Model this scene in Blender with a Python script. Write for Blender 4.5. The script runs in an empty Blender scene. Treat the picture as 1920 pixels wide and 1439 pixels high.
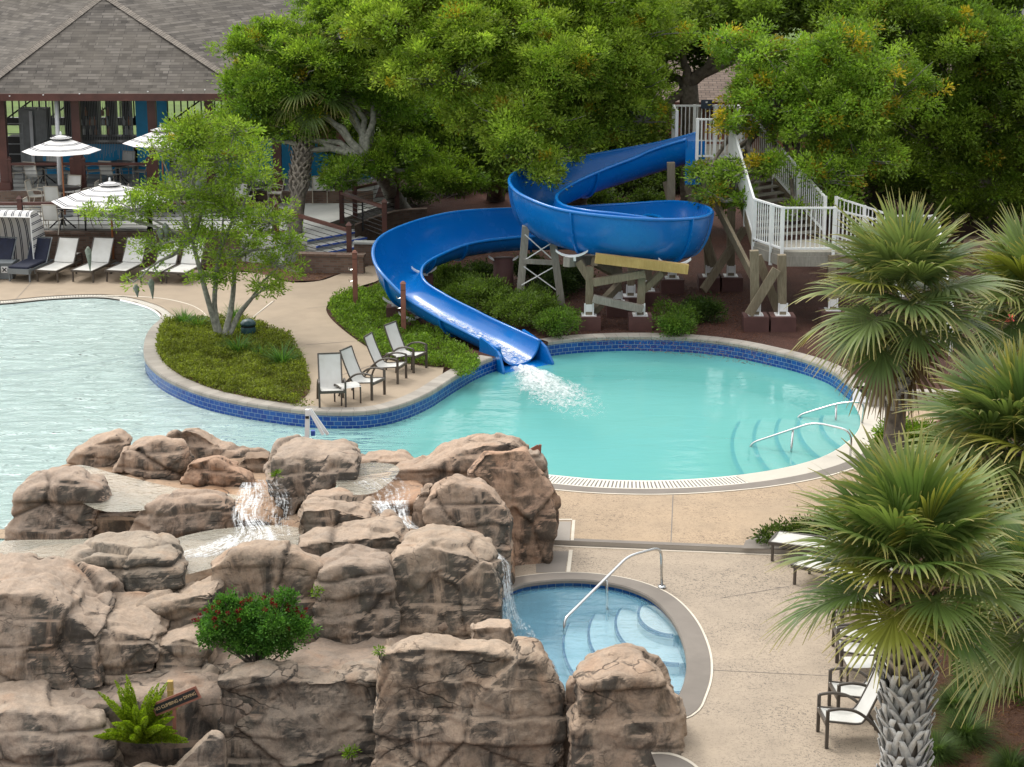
import bpy, bmesh, math, random
import numpy as np
from mathutils import Vector, Matrix, noise
from mathutils.geometry import delaunay_2d_cdt
sc = bpy.context.scene
COL = sc.collection
R = math.radians
RNG = np.random.default_rng(7)
random.seed(5)
# ------------------------------------------------------------------ camera model
FOC = 3880.0; PITCH = R(14.7); HCAM = 13.0
CP, SP = math.cos(PITCH), math.sin(PITCH)
def ray(px, py):
    x = (px-960)/FOC; y = (719.5-py)/FOC
    return (x, CP+SP*y, -SP+CP*y)
def G(px, py, z=0.0):
    d = ray(px, py); t = (z-HCAM)/d[2]
    return Vector((d[0]*t, d[1]*t, z))
def P(px, py, D):
    d = ray(px, py); t = D/d[1]
    return Vector((d[0]*t, D, HCAM+d[2]*t))
cam = bpy.data.cameras.new('camera'); co = bpy.data.objects.new('camera', cam); COL.objects.link(co)
co.location = (0, 0, HCAM); co.rotation_euler = (R(90)-PITCH, 0, 0)
cam.sensor_width = 36; cam.lens = FOC/1920*36; cam.clip_end = 2000; cam.clip_start = 0.5
sc.camera = co
# ------------------------------------------------------------------ objects
def root_loc(o):
    l = Vector((0, 0, 0))
    while o is not None:
        l += o.location; o = o.parent
    return l
def tag(o, label=None, cat=None, group=None, kind=None):
    if label: o['label'] = label
    if cat: o['category'] = cat
    if group: o['group'] = group
    if kind: o['kind'] = kind
    return o
def thing(name, label, cat, loc=(0, 0, 0), group=None):
    o = bpy.data.objects.new(name, None); COL.objects.link(o); o.location = loc
    o.empty_display_size = .1
    return tag(o, label, cat, group)
def link_mesh(name, me, mat, parent=None):
    o = bpy.data.objects.new(name, me); COL.objects.link(o)
    for m in (mat if isinstance(mat, (list, tuple)) else [mat]):
        me.materials.append(m)
    if parent is not None: o.parent = parent
    return o
def copy_tree(o, parent=None):
    c = o.copy(); COL.objects.link(c); c.parent = parent
    for ch in o.children: copy_tree(ch, c)
    return c
def np_mesh(name, V, Fc, mat, parent=None, cols=None, smooth=False, uv=None):
    """V (n,3) world; Fc (m,k) face index array, k=3 or 4"""
    V = np.asarray(V, dtype=np.float64)
    if parent is not None: V = V-np.array(root_loc(parent))
    Fc = np.asarray(Fc, dtype=np.int32); k = Fc.shape[1]
    me = bpy.data.meshes.new(name)
    me.vertices.add(len(V)); me.vertices.foreach_set('co', V.astype(np.float32).ravel())
    me.loops.add(Fc.size); me.loops.foreach_set('vertex_index', Fc.ravel())
    me.polygons.add(len(Fc)); me.polygons.foreach_set('loop_start', np.arange(0, Fc.size, k, dtype=np.int32))
    try: me.polygons.foreach_set('loop_total', np.full(len(Fc), k, dtype=np.int32))
    except Exception: pass
    if smooth: me.polygons.foreach_set('use_smooth', np.ones(len(Fc), dtype=bool))
    me.update(calc_edges=True)
    if cols is not None:
        a = me.attributes.new('Col', 'FLOAT_COLOR', 'POINT')
        c = np.ones((len(V), 4), dtype=np.float32); c[:, :3] = cols
        a.data.foreach_set('color', c.ravel())
    if uv is not None:
        l = me.uv_layers.new(name='UVMap'); l.data.foreach_set('uv', np.asarray(uv, dtype=np.float32)[Fc.ravel()].ravel())
    return link_mesh(name, me, mat, parent)
class MB:
    def __init__(s): s.v = []; s.f = []; s.uv = []; s.m = []; s.mi = 0
    def quad(s, a, b, c, d, uv=None):
        n = len(s.v); s.v += [tuple(a), tuple(b), tuple(c), tuple(d)]; s.f.append((n, n+1, n+2, n+3))
        s.uv.append(uv or [(0, 0), (1, 0), (1, 1), (0, 1)]); s.m.append(s.mi)
    def poly(s, pts, uv=None):
        n = len(s.v); s.v += [tuple(p) for p in pts]; s.f.append(tuple(range(n, n+len(pts))))
        s.uv.append(uv or [(p[0], p[1]) for p in pts]); s.m.append(s.mi)
    def hexa(s, p):   # p: 8 pts, bottom 0-3 ccw, top 4-7
        n = len(s.v); s.v += [tuple(q) for q in p]
        for f in ((3, 2, 1, 0), (4, 5, 6, 7), (0, 1, 5, 4), (1, 2, 6, 5), (2, 3, 7, 6), (3, 0, 4, 7)):
            s.f.append(tuple(n+i for i in f)); s.m.append(s.mi)
            a, b, c = (Vector(p[f[0]]), Vector(p[f[1]]), Vector(p[f[3]]))
            w = (b-a).length; h = (c-a).length; s.uv.append([(0, 0), (w, 0), (w, h), (0, h)])
    def box(s, c, sz, rz=0):
        x, y, z = sz[0]/2, sz[1]/2, sz[2]/2; M = Matrix.Rotation(rz, 3, 'Z'); c = Vector(c)
        s.hexa([c+M@Vector(q) for q in ((-x, -y, -z), (x, -y, -z), (x, y, -z), (-x, y, -z), (-x, -y, z), (x, -y, z), (x, y, z), (-x, y, z))])
    def bar(s, a, b, w, h, up=(0, 0, 1)):
        a, b = Vector(a), Vector(b); d = (b-a).normalized(); up = Vector(up)
        if abs(d.dot(up)) > .98: up = Vector((0, 1, 0))
        sd = d.cross(up).normalized(); u = sd.cross(d)
        sd *= w/2; u *= h/2
        s.hexa([a-sd-u, a+sd-u, b+sd-u, b-sd-u, a-sd+u, a+sd+u, b+sd+u, b-sd+u])
    def tube(s, pts, r, n=8, cap=True):
        pts = [Vector(p) for p in pts]; rs = r if isinstance(r, (list, tuple)) else [r]*len(pts)
        n0 = len(s.v); t0 = (pts[1]-pts[0]).normalized()
        nr = t0.orthogonal().normalized(); L = 0
        for i, p in enumerate(pts):
            t = (pts[min(i+1, len(pts)-1)]-pts[max(i-1, 0)]).normalized()
            nr = (nr-t*nr.dot(t)).normalized(); bn = t.cross(nr)
            for k in range(n):
                a = 2*math.pi*k/n; s.v.append(tuple(p+(nr*math.cos(a)+bn*math.sin(a))*rs[i]))
        for i in range(len(pts)-1):
            l2 = L+(pts[i+1]-pts[i]).length
            for k in range(n):
                k2 = (k+1) % n
                s.f.append((n0+i*n+k, n0+i*n+k2, n0+(i+1)*n+k2, n0+(i+1)*n+k)); s.m.append(s.mi)
                s.uv.append([(k/n, L), ((k+1)/n, L), ((k+1)/n, l2), (k/n, l2)])
            L = l2
        if cap:
            s.f.append(tuple(n0+k for k in range(n))[::-1]); s.uv.append([(0, 0)]*n); s.m.append(s.mi)
            q = n0+(len(pts)-1)*n; s.f.append(tuple(q+k for k in range(n))); s.uv.append([(0, 0)]*n); s.m.append(s.mi)
    def lathe(s, c, prof, n=16):
        c = Vector(c); n0 = len(s.v)
        for (r, z) in prof:
            for k in range(n):
                a = 2*math.pi*k/n; s.v.append((c.x+r*math.cos(a), c.y+r*math.sin(a), c.z+z))
        for i in range(len(prof)-1):
            for k in range(n):
                k2 = (k+1) % n
                s.f.append((n0+i*n+k, n0+i*n+k2, n0+(i+1)*n+k2, n0+(i+1)*n+k)); s.uv.append([(0, 0)]*4); s.m.append(s.mi)
    def strip(s, A, B, u0=0, va=0, vb=1):
        """quad strip between polylines A and B; u = arc length of A"""
        L = u0
        for i in range(len(A)-1):
            l2 = L+(Vector(A[i+1])-Vector(A[i])).length
            s.quad(A[i], A[i+1], B[i+1], B[i], [(L, va), (l2, va), (l2, vb), (L, vb)]); L = l2
    def prism(s, poly, z0, z1):
        n = len(poly); n0 = len(s.v)
        for (x, y) in poly: s.v.append((x, y, z0))
        for (x, y) in poly: s.v.append((x, y, z1))
        s.f.append(tuple(n0+n+i for i in range(n))); s.uv.append([(p[0], p[1]) for p in poly]); s.m.append(s.mi)
        s.f.append(tuple(n0+i for i in range(n))[::-1]); s.uv.append([(p[0], p[1]) for p in poly][::-1]); s.m.append(s.mi)
        L = 0
        for i in range(n):
            j = (i+1) % n; w = math.dist(poly[i], poly[j])
            s.f.append((n0+i, n0+j, n0+n+j, n0+n+i)); s.uv.append([(L, z0), (L+w, z0), (L+w, z1), (L, z1)]); s.m.append(s.mi); L += w
    def build(s, name, mat, parent=None, smooth=False, weld=False):
        off = root_loc(parent) if parent is not None else Vector((0, 0, 0))
        me = bpy.data.meshes.new(name)
        me.from_pydata([(v[0]-off.x, v[1]-off.y, v[2]-off.z) for v in s.v], [], s.f)
        l = me.uv_layers.new(name='UVMap')
        l.data.foreach_set('uv', np.array([c for f in s.uv for c in f], dtype=np.float32).ravel())
        me.polygons.foreach_set('material_index', np.array(s.m, dtype=np.int32))
        if smooth: me.polygons.foreach_set('use_smooth', np.ones(len(me.polygons), dtype=bool))
        if weld:
            bm = bmesh.new(); bm.from_mesh(me); bmesh.ops.remove_doubles(bm, verts=bm.verts, dist=1e-4)
            bmesh.ops.recalc_face_normals(bm, faces=bm.faces); bm.to_mesh(me); bm.free()
        me.update()
        return link_mesh(name, me, mat, parent)
def part(name, mat, parent, fn, smooth=False):
    m = MB(); fn(m); return m.build(name, mat, parent, smooth)
def spline(pts, n=8, closed=False):
    pts = [Vector(p) for p in pts]; out = []; N = len(pts)
    rng = range(N if closed else N-1)
    for i in rng:
        g = (lambda k: pts[k % N]) if closed else (lambda k: pts[max(0, min(N-1, k))])
        a, b, c, d = g(i-1), g(i), g(i+1), g(i+2)
        for k in range(n):
            t = k/n
            out.append(.5*((2*b)+(c-a)*t+(2*a-5*b+4*c-d)*t*t+(3*b-a-3*c+d)*t**3))
    if not closed: out.append(pts[-1].copy())
    return out
def resample(pts, step):
    pts = [Vector(p) for p in pts]; out = [pts[0].copy()]; acc = 0
    for a, b in zip(pts, pts[1:]):
        L = (b-a).length
        if L == 0: continue
        d = step-acc
        while d <= L:
            out.append(a.lerp(b, d/L)); d += step
        acc = L-(d-step)
    return out
def offset(pl, d, closed=False):
    """offset polyline in xy; d>0 to the right of travel"""
    N = len(pl); out = []
    for i in range(N):
        a = pl[(i-1) % N] if closed else pl[max(i-1, 0)]
        b = pl[(i+1) % N] if closed else pl[min(i+1, N-1)]
        t = Vector((b[0]-a[0], b[1]-a[1])).normalized()
        out.append(Vector((pl[i][0]+t.y*d, pl[i][1]-t.x*d, pl[i][2] if len(pl[i]) > 2 else 0)))
    return out
def pinpoly(P2, poly):
    P2 = np.asarray(P2); x, y = P2[:, 0], P2[:, 1]; ins = np.zeros(len(P2), bool)
    pts = np.array([(p[0], p[1]) for p in poly]); j = len(pts)-1
    for i in range(len(pts)):
        xi, yi = pts[i]; xj, yj = pts[j]
        c = ((yi > y) != (yj > y)) & (x < (xj-xi)*(y-yi)/((yj-yi) if yj != yi else 1e-12)+xi)
        ins ^= c; j = i
    return ins
def sheet(name, poly, mat, zf, holes=(), step=1.0, parent=None, jitter=0):
    """triangulated draped sheet"""
    loops = [list(poly)]+[list(h) for h in holes]; vs = []; es = []
    for L in loops:
        n0 = len(vs); n = len(L)
        vs += [Vector((p[0], p[1])) for p in L]; es += [(n0+i, n0+(i+1) % n) for i in range(n)]
    A = np.array([(v.x, v.y) for v in vs[:len(poly)]])
    if step:
        xs = np.arange(A[:, 0].min()+step*.5, A[:, 0].max(), step); ys = np.arange(A[:, 1].min()+step*.5, A[:, 1].max(), step)
        g = np.stack(np.meshgrid(xs, ys), -1).reshape(-1, 2)+RNG.uniform(-.05, .05, (len(xs)*len(ys), 2))*step
        m = pinpoly(g, poly)
        for h in holes: m &= ~pinpoly(g, h)
        vs += [Vector((p[0], p[1])) for p in g[m]]
    r = delaunay_2d_cdt(vs, es, [], 0, 1e-5)
    V = np.array([(v.x, v.y) for v in r[0]]); T = np.array([f for f in r[2] if len(f) == 3])
    C = V[T].mean(1); k = pinpoly(C, poly)
    for h in holes: k &= ~pinpoly(C, h)
    T = T[k]
    Z = np.array([zf(x, y) for x, y in V]) if callable(zf) else np.full(len(V), zf)
    a, b, c = V[T[:, 0]], V[T[:, 1]], V[T[:, 2]]
    fl = ((b-a)[:, 0]*(c-a)[:, 1]-(b-a)[:, 1]*(c-a)[:, 0]) < 0
    T[fl] = T[fl][:, ::-1]
    return np_mesh(name, np.c_[V, Z], T, mat, parent, smooth=True, uv=V)
def text_mesh(body, size, name, mat, parent, M, extrude=.002):
    cu = bpy.data.curves.new(name, 'FONT'); cu.body = body; cu.size = size; cu.align_x = 'CENTER'; cu.align_y = 'CENTER'; cu.extrude = extrude
    to = bpy.data.objects.new('tmp', cu); COL.objects.link(to)
    dg = bpy.context.evaluated_depsgraph_get(); me = bpy.data.meshes.new_from_object(to.evaluated_get(dg))
    bpy.data.objects.remove(to); me.transform(Matrix.Translation(-root_loc(parent))@M); me.materials.clear()
    return link_mesh(name, me, mat, parent)
# ------------------------------------------------------------------ materials
class NT:
    def __init__(s, name):
        s.m = bpy.data.materials.new(name); s.m.use_nodes = True; s.t = s.m.node_tree; s.t.nodes.clear()
        s.out = s.n('ShaderNodeOutputMaterial')
    def n(s, t, **kw):
        x = s.t.nodes.new(t)
        for k, v in kw.items(): setattr(x, k, v)
        return x
    def L(s, a, b): s.t.links.new(a, b)
    def setin(s, node, key, v):
        if v is None: return
        if hasattr(v, 'is_output'): s.L(v, node.inputs[key])
        else: node.inputs[key].default_value = v
    def coord(s, kind='Object'): return s.n('ShaderNodeTexCoord').outputs[kind]
    def mapping(s, vec, scale=(1, 1, 1), rot=(0, 0, 0)):
        m = s.n('ShaderNodeMapping'); s.L(vec, m.inputs['Vector']); m.inputs['Scale'].default_value = scale; m.inputs['Rotation'].default_value = rot
        return m.outputs[0]
    def noise(s, vec, scale, detail=4, rough=.55, dist=0):
        x = s.n('ShaderNodeTexNoise'); s.L(vec, x.inputs['Vector'])
        x.inputs['Scale'].default_value = scale; x.inputs['Detail'].default_value = detail; x.inputs['Roughness'].default_value = rough; x.inputs['Distortion'].default_value = dist
        return x.outputs['Fac']
    def voro(s, vec, scale, feature='F1', out='Distance', rnd=1):
        x = s.n('ShaderNodeTexVoronoi', feature=feature); s.L(vec, x.inputs['Vector']); x.inputs['Scale'].default_value = scale
        x.inputs['Randomness'].default_value = rnd
        return x.outputs[out]
    def ramp(s, fac, stops):
        x = s.n('ShaderNodeValToRGB'); s.L(fac, x.inputs[0]); e = x.color_ramp.elements
        while len(e) < len(stops): e.new(.5)
        for el, (p, c) in zip(e, stops):
            el.position = p; el.color = (c, c, c, 1) if not hasattr(c, '__len__') else (*c[:3], 1)
        return x.outputs[0]
    def mix(s, fac, a, b, mode='MIX'):
        x = s.n('ShaderNodeMix', data_type='RGBA', blend_type=mode)
        s.setin(x, 0, fac); s.setin(x, 6, a if not isinstance(a, tuple) else (*a[:3], 1)); s.setin(x, 7, b if not isinstance(b, tuple) else (*b[:3], 1))
        return x.outputs[2]
    def math(s, op, a, b=None, c=None):
        x = s.n('ShaderNodeMath', operation=op); s.setin(x, 0, a); s.setin(x, 1, b); s.setin(x, 2, c); return x.outputs[0]
    def bump(s, h, strength=.3, dist=.02, normal=None):
        x = s.n('ShaderNodeBump'); s.L(h, x.inputs['Height']); x.inputs['Strength'].default_value = strength; x.inputs['Distance'].default_value = dist
        if normal is not None: s.L(normal, x.inputs['Normal'])
        return x.outputs[0]
    def princ(s, color, rough=.6, normal=None, metallic=0, **kw):
        x = s.n('ShaderNodeBsdfPrincipled'); s.setin(x, 'Base Color', (*color, 1) if isinstance(color, tuple) else color)
        s.setin(x, 'Roughness', rough); s.setin(x, 'Metallic', metallic); s.setin(x, 'Normal', normal)
        for k, v in kw.items(): s.setin(x, k.replace('_', ' '), v)
        s.L(x.outputs[0], s.out.inputs[0]); return x
def simple(name, col, rough=.5, var=.18, scale=3, metallic=0, bump=.15, bscale=40, coord='Object', **kw):
    t = NT(name); v = t.coord(coord)
    n = t.noise(v, scale, 5)
    c = t.mix(t.ramp(n, [(.3, 0), (.7, 1)]), tuple(x*(1-var) for x in col), tuple(min(1, x*(1+var)) for x in col))
    t.princ(c, rough, t.bump(t.noise(v, bscale, 3), bump, .01) if bump else None, metallic, **kw)
    return t.m
M = {}
M['white_paint'] = simple('white_paint', (.78, .79, .78), .4, .06)
M['white_plastic'] = simple('white_plastic', (.75, .76, .76), .35, .05)
M['bronze'] = simple('bronze_frame', (.075, .062, .05), .4, .15)
M['tan_frame'] = simple('tan_frame', (.42, .38, .31), .45, .1)
M['grey_frame'] = simple('grey_frame', (.17, .19, .2), .4, .1)
M['black'] = simple('black_metal', (.012, .012, .013), .4, .2)
M['steel'] = simple('stainless', (.62, .63, .63), .22, .08, metallic=1, bump=.03)
M['brown_wood'] = simple('brown_stained_wood', (.085, .030, .022), .5, .3, 2, bump=.2)
M['red_wood'] = simple('red_stained_post', (.26, .105, .07), .65, .25, 4, bump=.3)
M['umb_pole'] = simple('umbrella_wood', (.36, .13, .05), .4, .15)
M['dark_table'] = simple('dark_table', (.03, .026, .025), .35, .2)
M['navy'] = simple('navy_cushion', (.008, .012, .032), .8, .25, 6, bump=.3, bscale=150)
M['teal'] = simple('teal_shell', (.028, .075, .085), .4, .15)
M['concrete_block'] = simple('brown_painted_concrete', (.095, .042, .036), .75, .2)
M['blue_paint'] = simple('blue_wall_paint', (.003, .26, .52), .5, .1)
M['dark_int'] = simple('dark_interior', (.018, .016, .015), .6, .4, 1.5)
M['grey_int'] = simple('grey_interior', (.2, .21, .21), .6, .3, 2)
M['terrace'] = simple('terrace_floor', (.42, .43, .41), .7, .12, .8)
M['blue_nose'] = simple('blue_nosing', (.03, .09, .42), .5, .1)
M['trunk'] = simple('bark_trunk', (.15, .125, .1), .9, .45, 7, bump=.9, bscale=18)
M['lichen_bark'] = simple('lichen_bark', (.24, .24, .2), .9, .45, 9, bump=.8, bscale=22)
M['twig'] = simple('grey_twig', (.22, .21, .18), .9, .3)
M['moss'] = simple('hanging_moss', (.2, .23, .19), .95, .3, 12, bump=.6, bscale=60)
M['lawn'] = simple('lawn', (.075, .125, .014), .9, .3, .6)
M['lit_white'] = simple('white_trim', (.6, .61, .62), .5, .08)
M['glass_dark'] = simple('window_glass', (.03, .035, .04), .1, .3, 1, bump=0)
M['red_towel'] = simple('red_fabric', (.5, .03, .03), .8, .1)
M['sign_black'] = simple('sign_black', (.015, .016, .018), .5, .2)
M['sign_cream'] = simple('sign_lettering', (.5, .36, .2), .6, .1)
M['navy_plate'] = simple('navy_plate', (.03, .045, .075), .35, .1)

def wood(name, c1, c2):
    t = NT(name); v = t.coord(); g = t.noise(t.mapping(v, (9, 9, 1.3)), 3, 6, .65, .6)
    b = t.noise(v, 1.1, 3)
    c = t.mix(t.ramp(g, [(.3, 0), (.7, 1)]), c1, c2); c = t.mix(t.ramp(b, [(.4, 0), (.75, .55)]), c, tuple(x*.55 for x in c1))
    t.princ(c, .75, t.bump(g, .35, .01)); return t.m
M['wood'] = wood('weathered_wood', (.15, .12, .075), (.27, .225, .15))
M['grey_wood'] = wood('grey_weathered_wood', (.22, .205, .17), (.36, .34, .29))
M['new_wood'] = wood('new_pine_wood', (.42, .27, .075), (.56, .40, .15))

def sling():
    t = NT('sling_fabric'); v = t.coord()
    w = t.n('ShaderNodeTexWave', wave_type='BANDS'); t.L(v, w.inputs['Vector']); w.inputs['Scale'].default_value = 40; w.inputs['Distortion'].default_value = .3
    d = t.noise(v, 2.2, 4)
    c = t.mix(t.ramp(d, [(.35, 0), (.75, 1)]), (.62, .62, .59), (.50, .49, .45))
    t.princ(c, .75, t.bump(w.outputs['Fac'], .15, .003)); return t.m
M['sling'] = sling()
def brick(name, c1, c2, mortar, scale, bw=.5, rh=.25, ms=.015, rough=.8, bmp=.5, varn=.5, uvk='UV'):
    t = NT(name); v = t.coord(uvk)
    b = t.n('ShaderNodeTexBrick'); t.L(v, b.inputs['Vector']); b.inputs['Scale'].default_value = scale
    b.inputs['Color1'].default_value = (*c1, 1); b.inputs['Color2'].default_value = (*c2, 1); b.inputs['Mortar'].default_value = (*mortar, 1)
    b.inputs['Brick Width'].default_value = bw; b.inputs['Row Height'].default_value = rh; b.inputs['Mortar Size'].default_value = ms; b.inputs['Mortar Smooth'].default_value = .2
    n = t.noise(t.coord('Object'), 1.3, 5)
    c = t.mix(varn, b.outputs['Color'], t.ramp(n, [(.25, .35), (.75, 1)]), 'MULTIPLY')
    t.princ(c, rough, t.bump(b.outputs['Fac'], -bmp, .01)); return t.m
M['tile'] = brick('blue_pool_tile', (.004, .042, .27), (.008, .085, .36), (.3, .42, .5), 1, .17, .105, .0045, .18, .3, .35)
M['spa_tile'] = brick('blue_spa_tile', (.005, .06, .27), (.012, .10, .34), (.2, .32, .42), 1, .16, .16, .004, .18, .3, .3)
M['brick'] = brick('brown_brick', (.13, .075, .05), (.21, .135, .1), (.16, .14, .12), 1, .22, .075, .008, .85, .5, .5)
M['coping'] = brick('coping_stone', (.42, .385, .335), (.33, .30, .26), (.2, .18, .16), 1, .3, 3, .006, .8, .4, .55)
def shingle():
    t = NT('roof_shingles'); v = t.coord('UV')
    b = t.n('ShaderNodeTexBrick'); t.L(v, b.inputs['Vector']); b.inputs['Scale'].default_value = 1
    b.inputs['Color1'].default_value = (.10, .088, .077, 1); b.inputs['Color2'].default_value = (.20, .18, .158, 1); b.inputs['Mortar'].default_value = (.028, .024, .022, 1)
    b.inputs['Brick Width'].default_value = .9; b.inputs['Row Height'].default_value = .165; b.inputs['Mortar Size'].default_value = .012; b.inputs['Mortar Smooth'].default_value = .3
    b2 = t.n('ShaderNodeTexBrick'); t.L(t.mapping(v, (1.7, 1, 1)), b2.inputs['Vector']); b2.inputs['Scale'].default_value = 1; b2.offset = .37
    b2.inputs['Color1'].default_value = (.34, .33, .32, 1); b2.inputs['Color2'].default_value = (1, 1, 1, 1); b2.inputs['Mortar'].default_value = (.75, .75, .75, 1)
    b2.inputs['Brick Width'].default_value = .52; b2.inputs['Row Height'].default_value = .165; b2.inputs['Mortar Size'].default_value = .001
    c = t.mix(1.0, b.outputs['Color'], b2.outputs['Color'], 'MULTIPLY')
    n = t.noise(t.coord(), .8, 6)
    c = t.mix(t.ramp(n, [(.35, 0), (.7, .5)]), c, (.16, .14, .115))
    g = t.noise(t.coord(), 90, 2)
    c = t.mix(.35, c, t.ramp(g, [(.3, .3), (.7, 1)]), 'MULTIPLY')
    t.princ(c, .9, t.bump(b.outputs['Fac'], -.8, .02)); return t.m
M['shingle'] = shingle()
M['ridge'] = brick('ridge_cap', (.27, .235, .2), (.2, .175, .15), (.08, .07, .06), 1, .2, 4, .012, .9, .5, .4)
def deck(name, ca, cb, fleck, fl_amt, blot=.5):
    t = NT(name); v = t.coord()
    big = t.noise(v, .33, 5, .6); mid = t.noise(v, 1.7, 5, .6)
    c = t.mix(t.ramp(big, [(.35, 0), (.66, 1)]), ca, cb)
    c = t.mix(t.ramp(mid, [(.42, 0), (.8, blot)]), c, tuple(x*.66 for x in cb))
    out = c; hts = t.noise(v, 60, 2)
    if fl_amt:
        fa = t.noise(t.mapping(v, (1, 1.9, 1), (0, 0, .35)), 15, 4, .6, 1.2); fb = t.noise(t.mapping(v, (1.9, 1, 1), (0, 0, .5)), 17, 4, .6, 1.2)
        dens = t.ramp(t.noise(v, .55, 3), [(.35, .25), (.65, 1)])
        m = t.math('MAXIMUM', t.ramp(fa, [(.565, 0), (.62, 1)]), t.ramp(fb, [(.565, 0), (.62, 1)]))
        m = t.math('MULTIPLY', m, t.math('MULTIPLY', dens, fl_amt))
        out = t.mix(m, c, fleck); hts = m
    fine = t.noise(v, 130, 2)
    out = t.mix(.22, out, t.ramp(fine, [(.3, .4), (.7, 1)]), 'MULTIPLY')
    t.princ(out, .78, t.bump(hts, -.25 if fl_amt else .1, .008)); return t.m
M['deck'] = deck('stamped_deck', (.47, .345, .225), (.41, .31, .21), (.13, .09, .06), .95)
M['deck_low'] = deck('stamped_deck_lower', (.44, .355, .265), (.385, .315, .24), (.12, .10, .08), 1.0)
M['path'] = deck('path_concrete', (.40, .315, .225), (.34, .27, .195), (.2, .15, .1), 0, .45)
M['band'] = deck('grey_band', (.245, .215, .185), (.20, .175, .15), (.1, .1, .1), 0, .5)
M['band_pale'] = deck('pale_grey_band', (.42, .38, .33), (.37, .33, .285), (.1, .1, .1), 0, .4)
M['caulk'] = simple('white_caulk', (.66, .60, .50), .8, .1)
M['pink_paver'] = brick('pink_pavers', (.36, .22, .16), (.42, .28, .2), (.2, .15, .12), 1, .2, .1, .006, .85, .3, .3)
M['white_conc'] = deck('white_concrete', (.60, .555, .47), (.55, .51, .44), (.4, .4, .4), 0, .3)
def gutter():
    t = NT('gutter_grate'); v = t.coord('UV'); x = t.n('ShaderNodeSeparateXYZ'); t.L(v, x.inputs[0])
    f = t.math('FRACT', t.math('MULTIPLY', x.outputs[0], 13.0)); a = t.math('GREATER_THAN', f, .62)
    i = t.math('MULTIPLY', t.math('GREATER_THAN', x.outputs[1], .12), t.math('LESS_THAN', x.outputs[1], .86))
    m = t.math('MULTIPLY', a, i)
    t.princ(t.mix(m, (.68, .64, .55), (.12, .11, .1)), .6, t.bump(m, -.4, .01)); return t.m
M['gutter'] = gutter()
def mulch(name, a, b, c3):
    t = NT(name); v = t.coord()
    n = t.noise(t.mapping(v, (1, 2.2, 1), (0, 0, .6)), 22, 4, .7, 1.0); n2 = t.noise(t.mapping(v, (2.2, 1, 1), (0, 0, .3)), 26, 4, .7, 1.0)
    mx = t.math('MAXIMUM', n, n2)
    c = t.mix(t.ramp(mx, [(.45, 0), (.68, 1)]), a, b); c = t.mix(t.ramp(t.noise(v, 40, 2), [(.62, 0), (.72, .7)]), c, c3)
    c = t.mix(t.ramp(t.noise(v, .7, 4), [(.4, 0), (.7, .5)]), c, tuple(x*.5 for x in a))
    t.princ(c, .95, t.bump(mx, 1.0, .05)); return t.m
M['mulch'] = mulch('red_mulch', (.042, .015, .009), (.14, .047, .024), (.26, .14, .09))
M['straw'] = mulch('pine_straw', (.075, .03, .015), (.22, .105, .055), (.36, .22, .13))
def plaster():
    t = NT('pool_plaster'); v = t.coord(); n = t.noise(v, .8, 4)
    t.princ(t.mix(n, (.66, .66, .61), (.76, .75, .70)), .8); return t.m
M['plaster'] = plaster()
M['blue_line'] = simple('navy_tile_line', (.008, .015, .11), .3, .3)
M['blue_line_pool'] = simple('blue_tile_line', (.005, .07, .33), .3, .2)
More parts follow.
